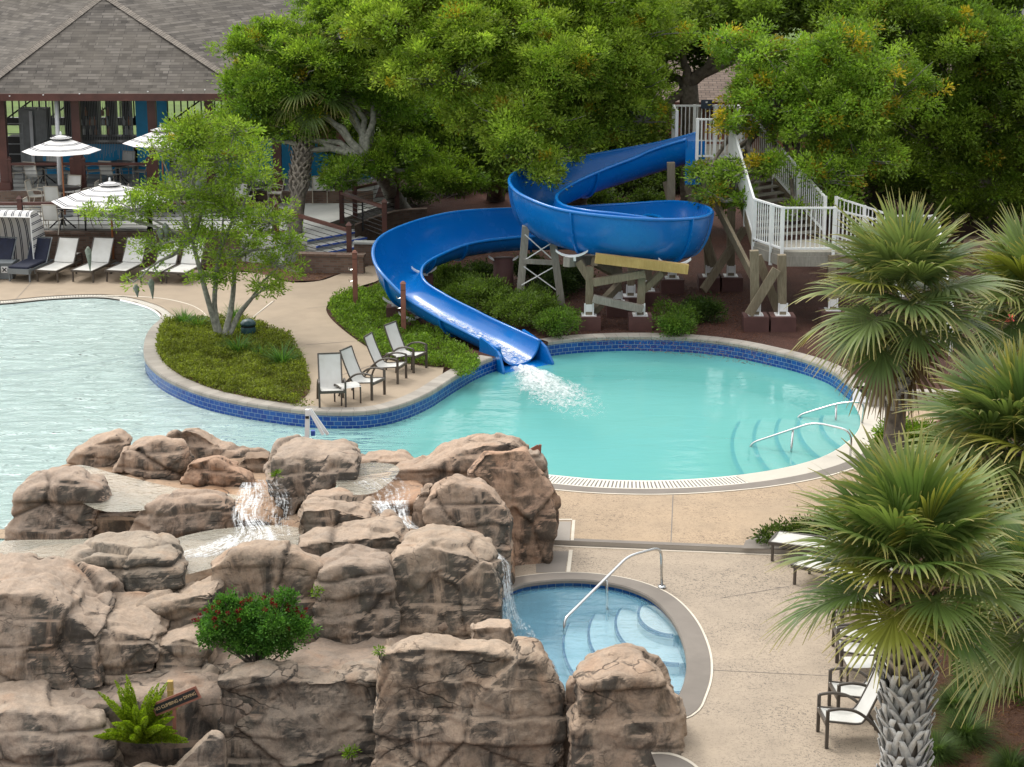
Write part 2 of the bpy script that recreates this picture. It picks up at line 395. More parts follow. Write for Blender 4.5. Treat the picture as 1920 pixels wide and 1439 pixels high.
def water(name, absorb, dens, murk, murkcol, wave, wsc, strength, rough=.03, left=False):
    t = NT(name); v = t.coord()
    a = t.noise(t.mapping(v, wsc, (0, 0, .12)), wave, 3, .5, .8); b = t.noise(t.mapping(v, (1, 1.6, 1), (0, 0, .9)), wave*3.1, 3, .5, .4)
    amp = t.ramp(t.noise(v, .13, 2), [(.3, .35), (.7, 1)])
    h = t.math('ADD', t.math('MULTIPLY', a, amp), t.math('MULTIPLY', b, .22))
    nb = t.bump(h, strength, .12)
    if left:
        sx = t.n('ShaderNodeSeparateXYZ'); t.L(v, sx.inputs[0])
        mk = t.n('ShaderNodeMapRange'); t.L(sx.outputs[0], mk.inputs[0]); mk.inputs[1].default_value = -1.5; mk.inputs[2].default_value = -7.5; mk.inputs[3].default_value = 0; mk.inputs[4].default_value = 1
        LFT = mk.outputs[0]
        wv = t.noise(t.mapping(v, (.55, 2.1, 1), (0, 0, .1)), 1.5, 4, .55, 1.1)
        bb = t.n('ShaderNodeBump'); t.L(wv, bb.inputs['Height']); bb.inputs['Distance'].default_value = .5; t.L(LFT, bb.inputs['Strength']); t.L(nb, bb.inputs['Normal']); nb = bb.outputs[0]
    gl = t.n('ShaderNodeBsdfGlossy'); gl.inputs['Roughness'].default_value = rough; t.L(nb, gl.inputs['Normal'])
    tr = t.n('ShaderNodeBsdfTransparent'); tr.inputs[0].default_value = (.97, .99, .99, 1)
    df = t.n('ShaderNodeBsdfDiffuse'); t.L(nb, df.inputs['Normal'])
    t.L(t.mix(t.ramp(t.noise(v, .25, 4), [(.35, 0), (.65, 1)]), murkcol, tuple(x*.82 for x in murkcol)), df.inputs[0])
    if left: t.L(t.mix(LFT, murkcol, (.76, .96, .93)), df.inputs[0])  # left side whitened: bright sky reflection and pale shallow floor put into the colour
    m1 = t.n('ShaderNodeMixShader'); m1.inputs[0].default_value = murk; t.L(tr.outputs[0], m1.inputs[1]); t.L(df.outputs[0], m1.inputs[2])
    fr = t.n('ShaderNodeFresnel'); fr.inputs[0].default_value = 1.28; t.L(nb, fr.inputs['Normal'])
    if left:
        io = t.n('ShaderNodeMapRange'); t.L(LFT, io.inputs[0]); io.inputs[3].default_value = 1.2; io.inputs[4].default_value = 1.36; t.L(io.outputs[0], fr.inputs[0])
    m2 = t.n('ShaderNodeMixShader'); t.L(fr.outputs[0], m2.inputs[0]); t.L(m1.outputs[0], m2.inputs[1]); t.L(gl.outputs[0], m2.inputs[2])
    t.L(m2.outputs[0], t.out.inputs[0])
    if dens:
        va = t.n('ShaderNodeVolumeAbsorption'); va.inputs[0].default_value = (*absorb, 1); va.inputs[1].default_value = dens
        t.L(va.outputs[0], t.out.inputs[1])
    return t.m
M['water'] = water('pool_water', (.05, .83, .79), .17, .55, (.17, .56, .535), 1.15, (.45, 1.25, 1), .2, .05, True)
M['spa_water'] = water('spa_water', (.05, .70, .97), .26, .26, (.30, .68, .92), 2.6, (.6, 1.2, 1), .30)
M['rock_water'] = water('rock_pool_water', (1, 1, 1), 0, .5, (.52, .49, .40), 3.5, (.8, 1.2, 1), .5, .05)
def foam(name, thr, alpha):
    t = NT(name); v = t.coord('UV'); 
    n = t.noise(t.mapping(v, (9, 1.6, 1)), 2.0, 6, .65, .8); n2 = t.noise(t.coord(), 14, 4, .7, .5)
    x = t.n('ShaderNodeSeparateXYZ'); t.L(v, x.inputs[0])
    m = t.math('MULTIPLY', t.ramp(t.math('ADD', t.math('MULTIPLY', n, .6), t.math('MULTIPLY', n2, .4)), [(thr, 0), (thr+.16, 1)]), alpha)
    ed = t.math('MULTIPLY', t.ramp(x.outputs[0], [(0, 0), (.15, 1)]), t.ramp(x.outputs[0], [(.85, 1), (1, 0)]))
    m = t.math('MULTIPLY', m, ed)
    p = t.n('ShaderNodeBsdfPrincipled'); p.inputs['Base Color'].default_value = (.82, .85, .86, 1); p.inputs['Roughness'].default_value = .35
    t.L(t.bump(n2, .6, .04), p.inputs['Normal'])
    tr = t.n('ShaderNodeBsdfTransparent'); mx = t.n('ShaderNodeMixShader'); t.L(m, mx.inputs[0]); t.L(tr.outputs[0], mx.inputs[1]); t.L(p.outputs[0], mx.inputs[2])
    t.L(mx.outputs[0], t.out.inputs[0]); return t.m
M['fall'] = foam('falling_water', .44, .85)
M['stream'] = foam('thin_stream', .50, .6)
def foam_pool():
    t = NT('foam'); v = t.coord('UV'); o = t.coord()
    x = t.n('ShaderNodeSeparateXYZ'); t.L(v, x.inputs[0])
    n = t.noise(t.mapping(o, (1.3, .7, 1)), 3.6, 9, .72, 1.6); c = t.noise(o, 17, 5, .65, 1.0)
    k = t.math('ADD', t.math('MULTIPLY', n, .7), t.math('MULTIPLY', c, .3))
    d = t.math('MULTIPLY', x.outputs[1], .30)          # v: 0 core -> 1 rim
    m = t.ramp(t.math('SUBTRACT', k, d), [(.27, 0), (.56, .95)])
    p = t.n('ShaderNodeBsdfPrincipled'); p.inputs['Base Color'].default_value = (.86, .89, .89, 1); p.inputs['Roughness'].default_value = .4
    t.L(t.bump(k, .8, .06), p.inputs['Normal'])
    tr = t.n('ShaderNodeBsdfTransparent'); mx = t.n('ShaderNodeMixShader'); t.L(m, mx.inputs[0]); t.L(tr.outputs[0], mx.inputs[1]); t.L(p.outputs[0], mx.inputs[2])
    t.L(mx.outputs[0], t.out.inputs[0]); return t.m
M['foam'] = foam_pool()
def gel():
    t = NT('blue_gelcoat'); v = t.coord(); n = t.noise(v, .7, 4)
    c = t.mix(t.ramp(n, [(.3, 0), (.7, 1)]), (.0008, .135, .46), (.001, .165, .51))
    t.princ(c, t.ramp(t.noise(v, 2.5, 4), [(.3, .17), (.7, .32)]), t.bump(t.noise(v, 3.5, 3), .05, .02), Coat_Weight=.15, Coat_Roughness=.08, Specular_IOR_Level=.5); return t.m
M['gel'] = gel()
def rock():
    # (tan base, grey weathering, rust, dark algae on steep faces)
    t = NT('sculpted_rock'); v = t.coord()
    n1 = t.noise(v, .9, 6, .6, .4); n2 = t.noise(v, 3.2, 7, .68, .6); n3 = t.noise(v, 14, 6, .7)
    c = t.mix(t.ramp(n1, [(.32, 0), (.68, 1)]), (.42, .325, .25), (.57, .45, .35))
    c = t.mix(t.ramp(n2, [(.40, 0), (.70, .75)]), c, (.33, .285, .24))
    ru = t.noise(t.mapping(v, (1, 1, .7)), 1.15, 4, .5, .5)
    c = t.mix(t.ramp(ru, [(.55, 0), (.72, .55)]), c, (.40, .22, .12))
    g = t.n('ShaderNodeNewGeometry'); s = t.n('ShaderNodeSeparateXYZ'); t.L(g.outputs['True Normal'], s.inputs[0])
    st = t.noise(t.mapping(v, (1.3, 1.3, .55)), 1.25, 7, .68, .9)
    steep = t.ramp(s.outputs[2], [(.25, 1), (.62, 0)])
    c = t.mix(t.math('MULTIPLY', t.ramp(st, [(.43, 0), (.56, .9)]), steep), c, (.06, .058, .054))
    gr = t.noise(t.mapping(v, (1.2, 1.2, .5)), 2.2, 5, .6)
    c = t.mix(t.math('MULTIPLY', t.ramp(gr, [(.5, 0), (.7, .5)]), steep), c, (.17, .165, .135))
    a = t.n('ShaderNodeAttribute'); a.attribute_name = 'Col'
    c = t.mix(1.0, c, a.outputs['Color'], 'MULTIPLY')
    c = t.mix(t.ramp(t.noise(v, 5.5, 5, .7, .8), [(.70, 0), (.76, .55)]), c, (.55, .51, .46))
    c = t.mix(.5, c, t.ramp(n3, [(.25, .45), (.7, 1)]), 'MULTIPLY')
    wp = t.n('ShaderNodeTexNoise'); t.L(v, wp.inputs['Vector']); wp.inputs['Scale'].default_value = 1.6; wp.inputs['Detail'].default_value = 5
    va = t.n('ShaderNodeVectorMath', operation='MULTIPLY_ADD'); t.L(wp.outputs['Color'], va.inputs[0]); va.inputs[1].default_value = (.6, .6, .5); t.L(v, va.inputs[2])
    cr = t.voro(t.mapping(va.outputs[0], (.6, .6, 2.1)), 1.0, 'DISTANCE_TO_EDGE'); cr2 = t.voro(t.mapping(va.outputs[0], (.75, .75, 3.6)), 2.2, 'DISTANCE_TO_EDGE')
    k1 = t.math('MULTIPLY', t.ramp(cr, [(.004, 1), (.02, 0)]), t.ramp(t.noise(v, .8, 3), [(.5, 0), (.6, 1)]))
    k2 = t.math('MULTIPLY', t.ramp(cr2, [(.005, .6), (.026, 0)]), t.ramp(t.noise(v, 1.3, 3), [(.54, 0), (.66, 1)]))
    kk = t.math('MAXIMUM', k1, k2); c = t.mix(t.math('MULTIPLY', kk, .8), c, (.035, .028, .022))
    pit = t.noise(v, 34, 4, .7); c = t.mix(.28, c, t.ramp(pit, [(.3, .4), (.6, 1)]), 'MULTIPLY')
    h = t.math('SUBTRACT', t.math('ADD', t.math('MULTIPLY', n2, .55), t.math('ADD', t.math('MULTIPLY', n3, .3), t.math('MULTIPLY', pit, .14))), t.math('MULTIPLY', kk, .35))
    t.princ(c, .88, t.bump(h, .8, .075)); return t.m
M['rock'] = rock()
def leaf(name, trans=.35, rough=.5, tint=(1, 1, 1)):
    t = NT(name); a = t.n('ShaderNodeAttribute'); a.attribute_name = 'Col'
    c = a.outputs['Color']
    p = t.n('ShaderNodeBsdfPrincipled'); t.L(c, p.inputs['Base Color']); p.inputs['Roughness'].default_value = rough; p.inputs['Specular IOR Level'].default_value = .35
    tr = t.n('ShaderNodeBsdfTranslucent'); t.L(t.mix(.5, c, (.9, 1, .2), 'MULTIPLY'), tr.inputs[0])
    m = t.n('ShaderNodeMixShader'); m.inputs[0].default_value = trans; t.L(p.outputs[0], m.inputs[1]); t.L(tr.outputs[0], m.inputs[2])
    t.L(m.outputs[0], t.out.inputs[0]); return t.m
M['leaf'] = leaf('foliage', .5); M['palm'] = leaf('palm_foliage', .35, .42)
def vcol(name, rough=.8):
    t = NT(name); a = t.n('ShaderNodeAttribute'); a.attribute_name = 'Col'
    n = t.noise(t.coord(), 25, 4)
    t.princ(t.mix(.5, a.outputs['Color'], t.ramp(n, [(.3, .5), (.7, 1)]), 'MULTIPLY'), rough, t.bump(n, .4, .01)); return t.m
M['boot'] = vcol('leaf_bases')
def stripes(name, period, bands, uaxis=0):
    t = NT(name); v = t.coord('UV'); x = t.n('ShaderNodeSeparateXYZ'); t.L(v, x.inputs[0])
    f = t.math('FRACT', t.math('DIVIDE', x.outputs[uaxis], period)); m = None
    for (a, b) in bands:
        k = t.math('MULTIPLY', t.math('GREATER_THAN', f, a), t.math('LESS_THAN', f, b)); m = k if m is None else t.math('MAXIMUM', m, k)
    t.princ(t.mix(m, (.72, .71, .69), (.012, .02, .045)), .8, t.bump(t.noise(t.coord(), 60, 2), .15, .003)); return t.m
M['umb'] = stripes('striped_canopy', .36, [(.58, .68), (.76, .86)], 1)
M['cabana'] = stripes('striped_awning', .235, [(.40, .53), (.62, .74)], 0)
# ------------------------------------------------------------------ world and sun
w = bpy.data.worlds.new('World'); sc.world = w; w.use_nodes = True; nt = w.node_tree; nt.nodes.clear()
SUN_EL, SUN_AZ = R(54), R(318)      # azimuth measured clockwise from +Y
sky = nt.nodes.new('ShaderNodeTexSky'); sky.sky_type = 'NISHITA'; sky.sun_disc = False; sky.sun_elevation = SUN_EL; sky.sun_rotation = SUN_AZ
sky.air_density = 1.0; sky.dust_density = 3.0; sky.ozone_density = 1.0
tc = nt.nodes.new('ShaderNodeTexCoord'); mp = nt.nodes.new('ShaderNodeMapping'); mp.inputs['Scale'].default_value = (1, 1, 2.2); nt.links.new(tc.outputs['Generated'], mp.inputs[0])
nz = nt.nodes.new('ShaderNodeTexNoise'); nz.inputs['Scale'].default_value = 2.2; nz.inputs['Detail'].default_value = 6; nt.links.new(mp.outputs[0], nz.inputs[0])
rp = nt.nodes.new('ShaderNodeValToRGB'); rp.color_ramp.elements[0].position = .3; rp.color_ramp.elements[0].color = (.62,)*3+(1,); rp.color_ramp.elements[1].position = .65; rp.color_ramp.elements[1].color = (.97,)*3+(1,)
nt.links.new(nz.outputs[0], rp.inputs[0])
mxn = nt.nodes.new('ShaderNodeMix'); mxn.data_type = 'RGBA'; nt.links.new(rp.outputs[0], mxn.inputs[0]); nt.links.new(sky.outputs[0], mxn.inputs[6])
# veiled sun: the cloud deck is brighter around the sun
sdv = nt.nodes.new('ShaderNodeVectorMath'); sdv.operation = 'DOT_PRODUCT'; nt.links.new(tc.outputs['Generated'], sdv.inputs[0])
sdv.inputs[1].default_value = (math.sin(SUN_AZ)*math.cos(SUN_EL), math.cos(SUN_AZ)*math.cos(SUN_EL), math.sin(SUN_EL))
gr = nt.nodes.new('ShaderNodeValToRGB'); gr.color_ramp.elements[0].position = 0; gr.color_ramp.elements[0].color = (.32, .325, .335, 1); gr.color_ramp.elements[1].position = 1; gr.color_ramp.elements[1].color = (1, .98, .95, 1)
nt.links.new(sdv.outputs['Value'], gr.inputs[0])
vs = nt.nodes.new('ShaderNodeVectorMath'); vs.operation = 'SCALE'; nt.links.new(gr.outputs[0], vs.inputs[0]); vs.inputs[3].default_value = 23.0
nt.links.new(vs.outputs[0], mxn.inputs[7])
bg = nt.nodes.new('ShaderNodeBackground'); bg.inputs[1].default_value = .1; nt.links.new(mxn.outputs[2], bg.inputs[0])
wo = nt.nodes.new('ShaderNodeOutputWorld'); nt.links.new(bg.outputs[0], wo.inputs[0])
sl = bpy.data.lights.new('sun', 'SUN'); sl.energy = 1.15; sl.angle = R(12); sl.color = (1, .95, .87)
so = bpy.data.objects.new('sun', sl); COL.objects.link(so)
sd = Vector((math.sin(SUN_AZ)*math.cos(SUN_EL), math.cos(SUN_AZ)*math.cos(SUN_EL), math.sin(SUN_EL)))
so.rotation_euler = sd.to_track_quat('Z', 'Y').to_euler(); so.location = (0, 0, 60)
sc.view_settings.view_transform = 'Standard'; sc.view_settings.look = 'None'; sc.view_settings.exposure = 0.32; sc.view_settings.gamma = 1

cy = sc.cycles; cy.max_bounces = 6; cy.diffuse_bounces = 3; cy.glossy_bounces = 2; cy.transmission_bounces = 3; cy.transparent_max_bounces = 12; cy.caustics_reflective = False; cy.caustics_refractive = False
# ------------------------------------------------------------------ pools, decks, land
def smooth01(t): t = max(0, min(1, t)); return t*t*(3-2*t)
def gz(x, y):            # height of the land beyond the pool
    t = max((x+9.5)/4.0, (57.5-y)/7.0)
    return .05+.31*smooth01(t)
def GL(px, py, it=6):    # pixel -> far land
    z = .3
    for _ in range(it): p = G(px, py, z); z = gz(p.x, p.y)
    return Vector((p.x, p.y, z))
far_px = [(-330, 590), (-150, 578), (0, 572), (100, 563), (200, 561), (275, 578), (302, 600), (285, 625), (275, 650), (272, 690), (285, 715), (320, 741), (380, 766), (450, 783), (530, 796), (600, 803), (680, 803), (740, 793), (800, 769), (850, 737), (890, 713), (925, 698), (975, 683), (1027, 669), (1100, 661), (1200, 658), (1300, 662), (1380, 672), (1450, 687), (1510, 703), (1560, 724), (1600, 757)]
near_px = [(1600, 757), (1613, 785), (1605, 815), (1560, 850), (1500, 872), (1420, 888), (1330, 898), (1230, 903), (1130, 901), (1040, 893), (960, 885)]
hid_px = [(900, 905), (760, 930), (600, 945), (400, 985), (200, 1035), (0, 1060), (-200, 1080), (-420, 1000), (-520, 850), (-480, 700), (-400, 620)]
W0 = lambda L: [G(a, b, 0) for a, b in L]
FAR = resample(spline(W0(far_px), 8), .22); NEAR = resample(spline(W0(near_px), 8), .22); HID = W0(hid_px)
POOL = FAR+NEAR[1:]+HID
# far line without the beach (coping + tiles start at the island corner)
i0 = min(range(len(FAR)), key=lambda i: (FAR[i]-G(302, 600, 0)).length)
BEACH = FAR[:i0+1]; COP = FAR[i0:]
def zc(p): return gz(p.x, p.y)+.045
cin = offset(COP, .02); cout = offset(COP, -.36)
coping = thing('pool_wall', 'raised blue tiled pool wall with pale stone coping along the island and slide bed', 'pool wall', (0, 0, 0)); coping['kind'] = 'structure'
m = MB()
top = lambda L, dz=0: [Vector((p.x, p.y, zc(q)+dz)) for p, q in zip(L, COP)]
ja = min(range(len(COP)), key=lambda i: (COP[i]-G(921, 699, 0)).length); jb = min(range(len(COP)), key=lambda i: (COP[i]-G(1030, 668, 0)).length)
u0_ = 0
for sl_ in (slice(0, ja+1), slice(jb, None)):
    m.strip(top(offset(COP, .0))[sl_], top(cout)[sl_]); m.strip(top(cin, -.03)[sl_], top(offset(COP, 0.0))[sl_])
    m.strip(top(cin, -.10)[sl_], top(cin, -.03)[sl_]); m.strip(top(offset(COP, -.03), -.10)[sl_], top(cin, -.10)[sl_])
    m.strip(top(cout)[sl_], top(cout, -.3)[sl_])
m.build('coping', M['coping'], coping)
m.build('coping', M['coping'], coping) if False else None
m = MB()
A = [Vector((p.x, p.y, -.25)) for p in COP]; B = [Vector((p.x, p.y, zc(p)-.10)) for p in COP]
L = 0
for i in range(len(A)-1):
    d = (A[i+1]-A[i]).length
    if ja+2 <= i < jb-2: B[i].z = B[i+1].z = -.03
    m.quad(A[i], A[i+1], B[i+1], B[i], [(L, 0), (L+d, 0), (L+d, B[i+1].z+.25), (L, B[i].z+.25)]); L += d
m.build('tile_band', M['tile'], coping)
# basin
def basin_z(x, y):
    p = (59.0-y)*.045; q = smooth01((x+7)/7)*.5
    return -max(.03, min(1.25, p+q if x > -10 else p))
def fz(x, y): return basin_z(x, y)
basin = sheet('pool_floor', offset(POOL, -.02, True), M['plaster'], fz, step=.6); tag(basin, kind='structure')
m = MB(); cl = POOL+[POOL[0]]; m.strip([Vector((p.x, p.y, -1.5)) for p in cl], [Vector((p.x, p.y, min(-.02, -.0))) for p in cl])
m.poly([(p.x, p.y, -1.46) for p in POOL])
pw = m.build('pool_side_wall', M['plaster']); tag(pw, kind='structure')
# water body (closed, holds absorbing water)
def water_body(name, poly, ztop, zbot, mat, step):
    o = sheet(name, poly, mat, ztop, step=step)
    me = o.data; bm = bmesh.new(); bm.from_mesh(me)
    r = bmesh.ops.extrude_face_region(bm, geom=bm.faces[:]); vs = [e for e in r['geom'] if isinstance(e, bmesh.types.BMVert)]
    for v in vs: v.co.z = zbot
    bmesh.ops.recalc_face_normals(bm, faces=bm.faces)
    for f_ in bm.faces: f_.smooth = False
    bm.to_mesh(me); bm.free(); return tag(o, kind='structure')
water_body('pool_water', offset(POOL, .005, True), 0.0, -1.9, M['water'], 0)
# beach + near gutters
def bands(line, spec, zf, name, closed=False, side=-1):
    for (a, b, mat, nm, dz) in spec:
        m = MB(); LA, LB = offset(line, side*a, closed), offset(line, side*b, closed)
        if closed: LA.append(LA[0]); LB.append(LB[0])
        m.strip([Vector((p.x, p.y, zf(p)+dz)) for p in LA], [Vector((p.x, p.y, zf(p)+dz)) for p in LB])
        o = m.build(nm, M[mat]); tag(o, kind='structure')
bands(BEACH, [(0, .34, 'gutter', 'pool_gutter', .03), (.34, .40, 'caulk', 'deck_joint', .034), (-.02, 0, 'plaster', 'gutter_lip', .028)], lambda p: gz(p.x, p.y)-.035, 'beach')
NR = NEAR
bands(NR, [(0, .62, 'gutter', 'pool_gutter', .022), (.62, .98, 'band', 'deck_border', .036), (.98, 1.03, 'caulk', 'deck_joint', .040)], lambda p: 0.0, 'near')
bands(NR[:34], [(.02, .70, 'white_conc', 'pool_edge', .0275)], lambda p: 0.0, 'near2')
# tile lines on the floor (lane rope line at beach + steps)
m = MB(); ln = [G(a, b, -.55) for a, b in ((-200, 745), (0, 722), (90, 714), (180, 702), (272, 686))]
ln = spline(ln, 8); ln = [Vector((p.x, p.y, fz(p.x, p.y)+.006)) for p in ln]
m.strip(ln, [p+Vector((0, .16, 0.012)) for p in ln]); o = m.build('depth_line', M['blue_line']); tag(o, kind='structure')
# pool corner steps (right)
st = thing('pool_steps', 'curved white steps with blue edge lines under water by the two rails', 'steps', G(1560, 850, 0)); st['kind'] = 'structure'
cen = G(1650, 800, 0)
for k, r in enumerate((1.35, 1.85, 2.35, 2.85, 3.35)):
    z = -.10-.17*k; arc = [Vector((cen.x+r*1.0*math.cos(a), cen.y+r*1.9*math.sin(a), z)) for a in np.linspace(R(150), R(238), 26)]
    poly = [p for p in arc]
    cen2 = [Vector((cen.x+.35, cen.y+3.2, z)), Vector((cen.x+.5, cen.y-3, z))]
    m = MB(); q = [(p.x, p.y) for p in arc]+[(cen.x+.3, cen.y-3.0), (cen.x+.5, cen.y+1.5)]
    q = [v for v in q]
    m.prism(q[::1], z-.17, z); m.build('step', M['plaster'], st)
    m = MB(); m.strip([p+Vector((0, 0, .004)) for p in arc], [p+Vector((.085, .0, .004)) for p in arc]); m.strip([p+Vector((-.004, 0, -.07)) for p in arc], [p+Vector((-.004, 0, .004)) for p in arc])
    m.build('edge_line', M['blue_line_pool'], st)
# ---- far land
outer = [(-60, 45), (-22, 45)]
land_poly = [(p.x, p.y) for p in offset(FAR, -.03)]
land_poly = [(-70, 40), (land_poly[0][0]-.2, 40)]+land_poly+[(land_poly[-1][0]+.5, 47.3), (70, 47.3), (70, 135), (-70, 135)]
px = lambda L: [(v.x, v.y) for v in (GL(a, b) for a, b in L)]
cz = offset(COP, -.30)
# concrete walk: lounger deck, path, island deck
isl = spline([GL(a, b) for a, b in [(545, 765), (580, 735), (572, 690), (556, 655), (530, 628), (485, 612), (420, 604), (350, 603), (303, 613)]], 5)
path_px = [(-420, 505), (0, 503), (300, 503), (470, 512), (540, 530), (598, 528), (640, 514), (690, 500), (706, 478), (722, 500), (712, 525), (668, 540), (628, 558), (612, 578), (620, 598), (650, 625), (690, 653), (730, 676), (800, 688), (832, 690)]
pp = spline([GL(a, b) for a, b in path_px], 4)
ia = min(range(len(COP)), key=lambda i: (COP[i]-G(850, 737, 0)).length); ib = min(range(len(COP)), key=lambda i: (COP[i]-G(560, 799, 0)).length)
walk = [(p.x, p.y) for p in pp]+[(cz[i].x, cz[i].y) for i in range(ia, ib, -1)]+[(p.x, p.y) for p in isl]+[(p.x, p.y) for p in offset(FAR, -.30)[i0:0:-1]]
WALKP = walk
fc = [P(868, 627, 52.9), P(920, 653, 52.2), P(975, 683, 51.25), P(1008, 700, 50.7)]
fl_hole = [(p.x, p.y) for p in offset(fc, .68)]+[(p.x, p.y) for p in offset(fc, -.68)[::-1]]
m = MB(); zz_ = [min(.33, p.z-.10) for p in fc[:3]]; la_, lb_ = offset(fc, .70)[:3], offset(fc, -.70)[:3]
m.strip([Vector((p.x, p.y, z)) for p, z in zip(la_, zz_)], [Vector((p.x, p.y, z)) for p, z in zip(lb_, zz_)])
for l_ in (la_, lb_): m.strip([Vector((p.x, p.y, z)) for p, z in zip(l_, zz_)], [Vector((p.x, p.y, .372)) for p in l_])
m.strip([Vector((la_[0].x, la_[0].y, zz_[0])), Vector((lb_[0].x, lb_[0].y, zz_[0]))], [Vector((la_[0].x, la_[0].y, .372)), Vector((lb_[0].x, lb_[0].y, .372))])
tag(m.build('slide_trench', M['mulch']), kind='structure')
land = sheet('mulch_ground', land_poly, M['mulch'], lambda x, y: gz(x, y), holes=[fl_hole], step=.9); tag(land, kind='structure')
LV = np.empty(len(land.data.vertices)*3, dtype=np.float32); land.data.vertices.foreach_get('co', LV); LV = LV.reshape(-1, 3)
ISLP = [(p.x, p.y) for p in isl]+[(p.x, p.y) for p in COP[:ib+4]]
LV[pinpoly(LV[:, :2], WALKP) | pinpoly(LV[:, :2], ISLP), 2] -= .10
land.data.vertices.foreach_set('co', LV.ravel()); land.data.update()
m = MB(); a, b = Vector((NR[0].x+.3, 47.30, -.2)), Vector((70, 47.30, -.2)); m.strip([a, b], [a+Vector((0, 0, .57)), b+Vector((0, 0, .57))]); m.strip([a+Vector((0, 0, .57)), b+Vector((0, 0, .57))], [a+Vector((0, .3, .575)), b+Vector((0, .3, .575))])
tag(m.build('kerb', M['coping']), kind='structure')
o = sheet('path', walk, M['path'], lambda x, y: gz(x, y)+.014, step=.9); tag(o, kind='structure')
# saw cuts in the walk
m = MB()
def cut(a, b, zf, w=.02, mm=None):
    a, b = Vector(a), Vector(b); n = (b-a); t = Vector((-n.y, n.x, 0)).normalized()*w/2; N = 10
    P0 = [a.lerp(b, i/N) for i in range(N+1)]
    (mm or m).strip([Vector((p.x-t.x, p.y-t.y, zf(p.x, p.y))) for p in P0], [Vector((p.x+t.x, p.y+t.y, zf(p.x, p.y))) for p in P0])
zz = lambda x, y: gz(x, y)+.020
for a, b in (((25, 568), (57, 533)), ((575, 648), (668, 641)), ((575, 580), (612, 576)), ((640, 705), (742, 672)), ((470, 600), (515, 565))): cut(GL(*a), GL(*b), zz)
tag(m.build('saw_cut', M['band']), kind='structure')
m = MB(); wl = spline([GL(a, b) for a, b in ((200, 556), (290, 560), (345, 570), (375, 583), (395, 603))], 6)
m.strip([p+Vector((0, 0, .02)) for p in wl], [p+Vector((.0, .07, .02)) for p in wl]); cut(GL(470, 600), GL(512, 566), zz, .05); tag(m.build('deck_joint', M['caulk']), kind='structure')
# island bed soil
bed = [(p.x, p.y) for p in isl]+[(p.x, p.y) for p in offset(COP, -.33)[4:ib+4]]
o = sheet('planting_bed', bed, M['straw'], lambda x, y: gz(x, y)+.03, step=.8); tag(o, kind='structure'); ISLAND = bed
gc_px = [(618, 575), (640, 560), (690, 545), (730, 538), (742, 556), (735, 575), (750, 592), (775, 612), (800, 625), (840, 645), (880, 668), (900, 690), (868, 712), (838, 692), (800, 689), (732, 676), (690, 653), (652, 625), (624, 598)]
SLIDEBED = [(p.x, p.y) for p in spline([GL(a, b) for a, b in gc_px], 4, True)]
# pine straw bed behind the loungers and by the steps
o = sheet('planting_bed', px([(-420, 503), (300, 501), (470, 510), (545, 529), (598, 527), (640, 513), (662, 492), (560, 487), (300, 478), (-420, 478)]), M['straw'], lambda x, y: gz(x, y)+.02, step=.6); tag(o, kind='structure')
o = sheet('paver_path', px([(1810, 445), (1900, 438), (2100, 430), (2100, 490), (1880, 482), (1800, 470)]), M['pink_paver'], lambda x, y: gz(x, y)+.012, step=2); tag(o, kind='structure')
# ---- near decks
ZL = -.06
spa_px = [(936, 1118), (965, 1100), (1000, 1092), (1060, 1087), (1120, 1090), (1180, 1102), (1230, 1125), (1268, 1165), (1290, 1215), (1294, 1260), (1283, 1300), (1262, 1332), (1200, 1345), (1120, 1338), (1040, 1305), (970, 1250), (930, 1200), (922, 1150)]
ZS = -.18
SPA = resample(spline([G(a, b, ZL) for a, b in spa_px], 8, True), .15)
if (SPA[0]-SPA[-1]).length < .06: SPA.pop()
# orientation: clockwise or not -> make offset(+) go outward
def area(L): return sum(L[i][0]*L[(i+1) % len(L)][1]-L[(i+1) % len(L)][0]*L[i][1] for i in range(len(L)))/2
if area(SPA) < 0: SPA.reverse()         # ccw: right side = outward
spa_hole = offset(SPA, .02, True)
deck_poly = [(-30, 14), (26, 14), (26, 40.6)]
step_l = [G(a, b, .03) for a, b in ((900, 1010), (1037, 1013), (1070, 1015), (1240, 1022), (1440, 1030), (1600, 1034), (1800, 1040))]
rk = [G(a, b, ZL) for a, b in ((1280, 1480), (1277, 1402), (1180, 1380), (1040, 1335))]
low_poly = [(-30, 31.5), (-9, 31.5), (rk[3].x-.9, 31.2), (rk[3].x, rk[3].y), (rk[2].x, rk[2].y), (rk[1].x, rk[1].y), (rk[0].x, rk[0].y), (rk[0].x, 10), (30, 10), (30, step_l[-1].y)]+[(p.x, p.y+.01) for p in step_l[::-1]]+[(-30, step_l[0].y)]
o = sheet('pool_deck', low_poly, M['deck_low'], ZL, holes=[[(p.x, p.y) for p in spa_hole]], step=2.0); tag(o, kind='structure')
nro = offset(NR, -.62)
up_poly = [(p.x, p.y) for p in step_l]+[(30, step_l[-1].y), (30, 47.32), (NR[0].x+.4, 47.32)]+[(p.x, p.y) for p in nro]+[(HID[0].x, HID[0].y-.3), (HID[2].x, HID[2].y-1.0), (-30, 36.0), (-30, step_l[0].y)]
o = sheet('upper_deck', up_poly, M['deck'], .03, step=2.0); tag(o, kind='structure')
m = MB(); A = [Vector((p.x, p.y, ZL-.05)) for p in step_l]; m.strip(A, [Vector((p.x, p.y, .03)) for p in step_l])
tag(m.build('deck_riser', M['band_pale']), kind='structure')
m = MB(); m.strip([p+Vector((0, 0, .004)) for p in step_l], [p+Vector((0, .16, .004)) for p in step_l]); tag(m.build('deck_border', M['band']), kind='structure')
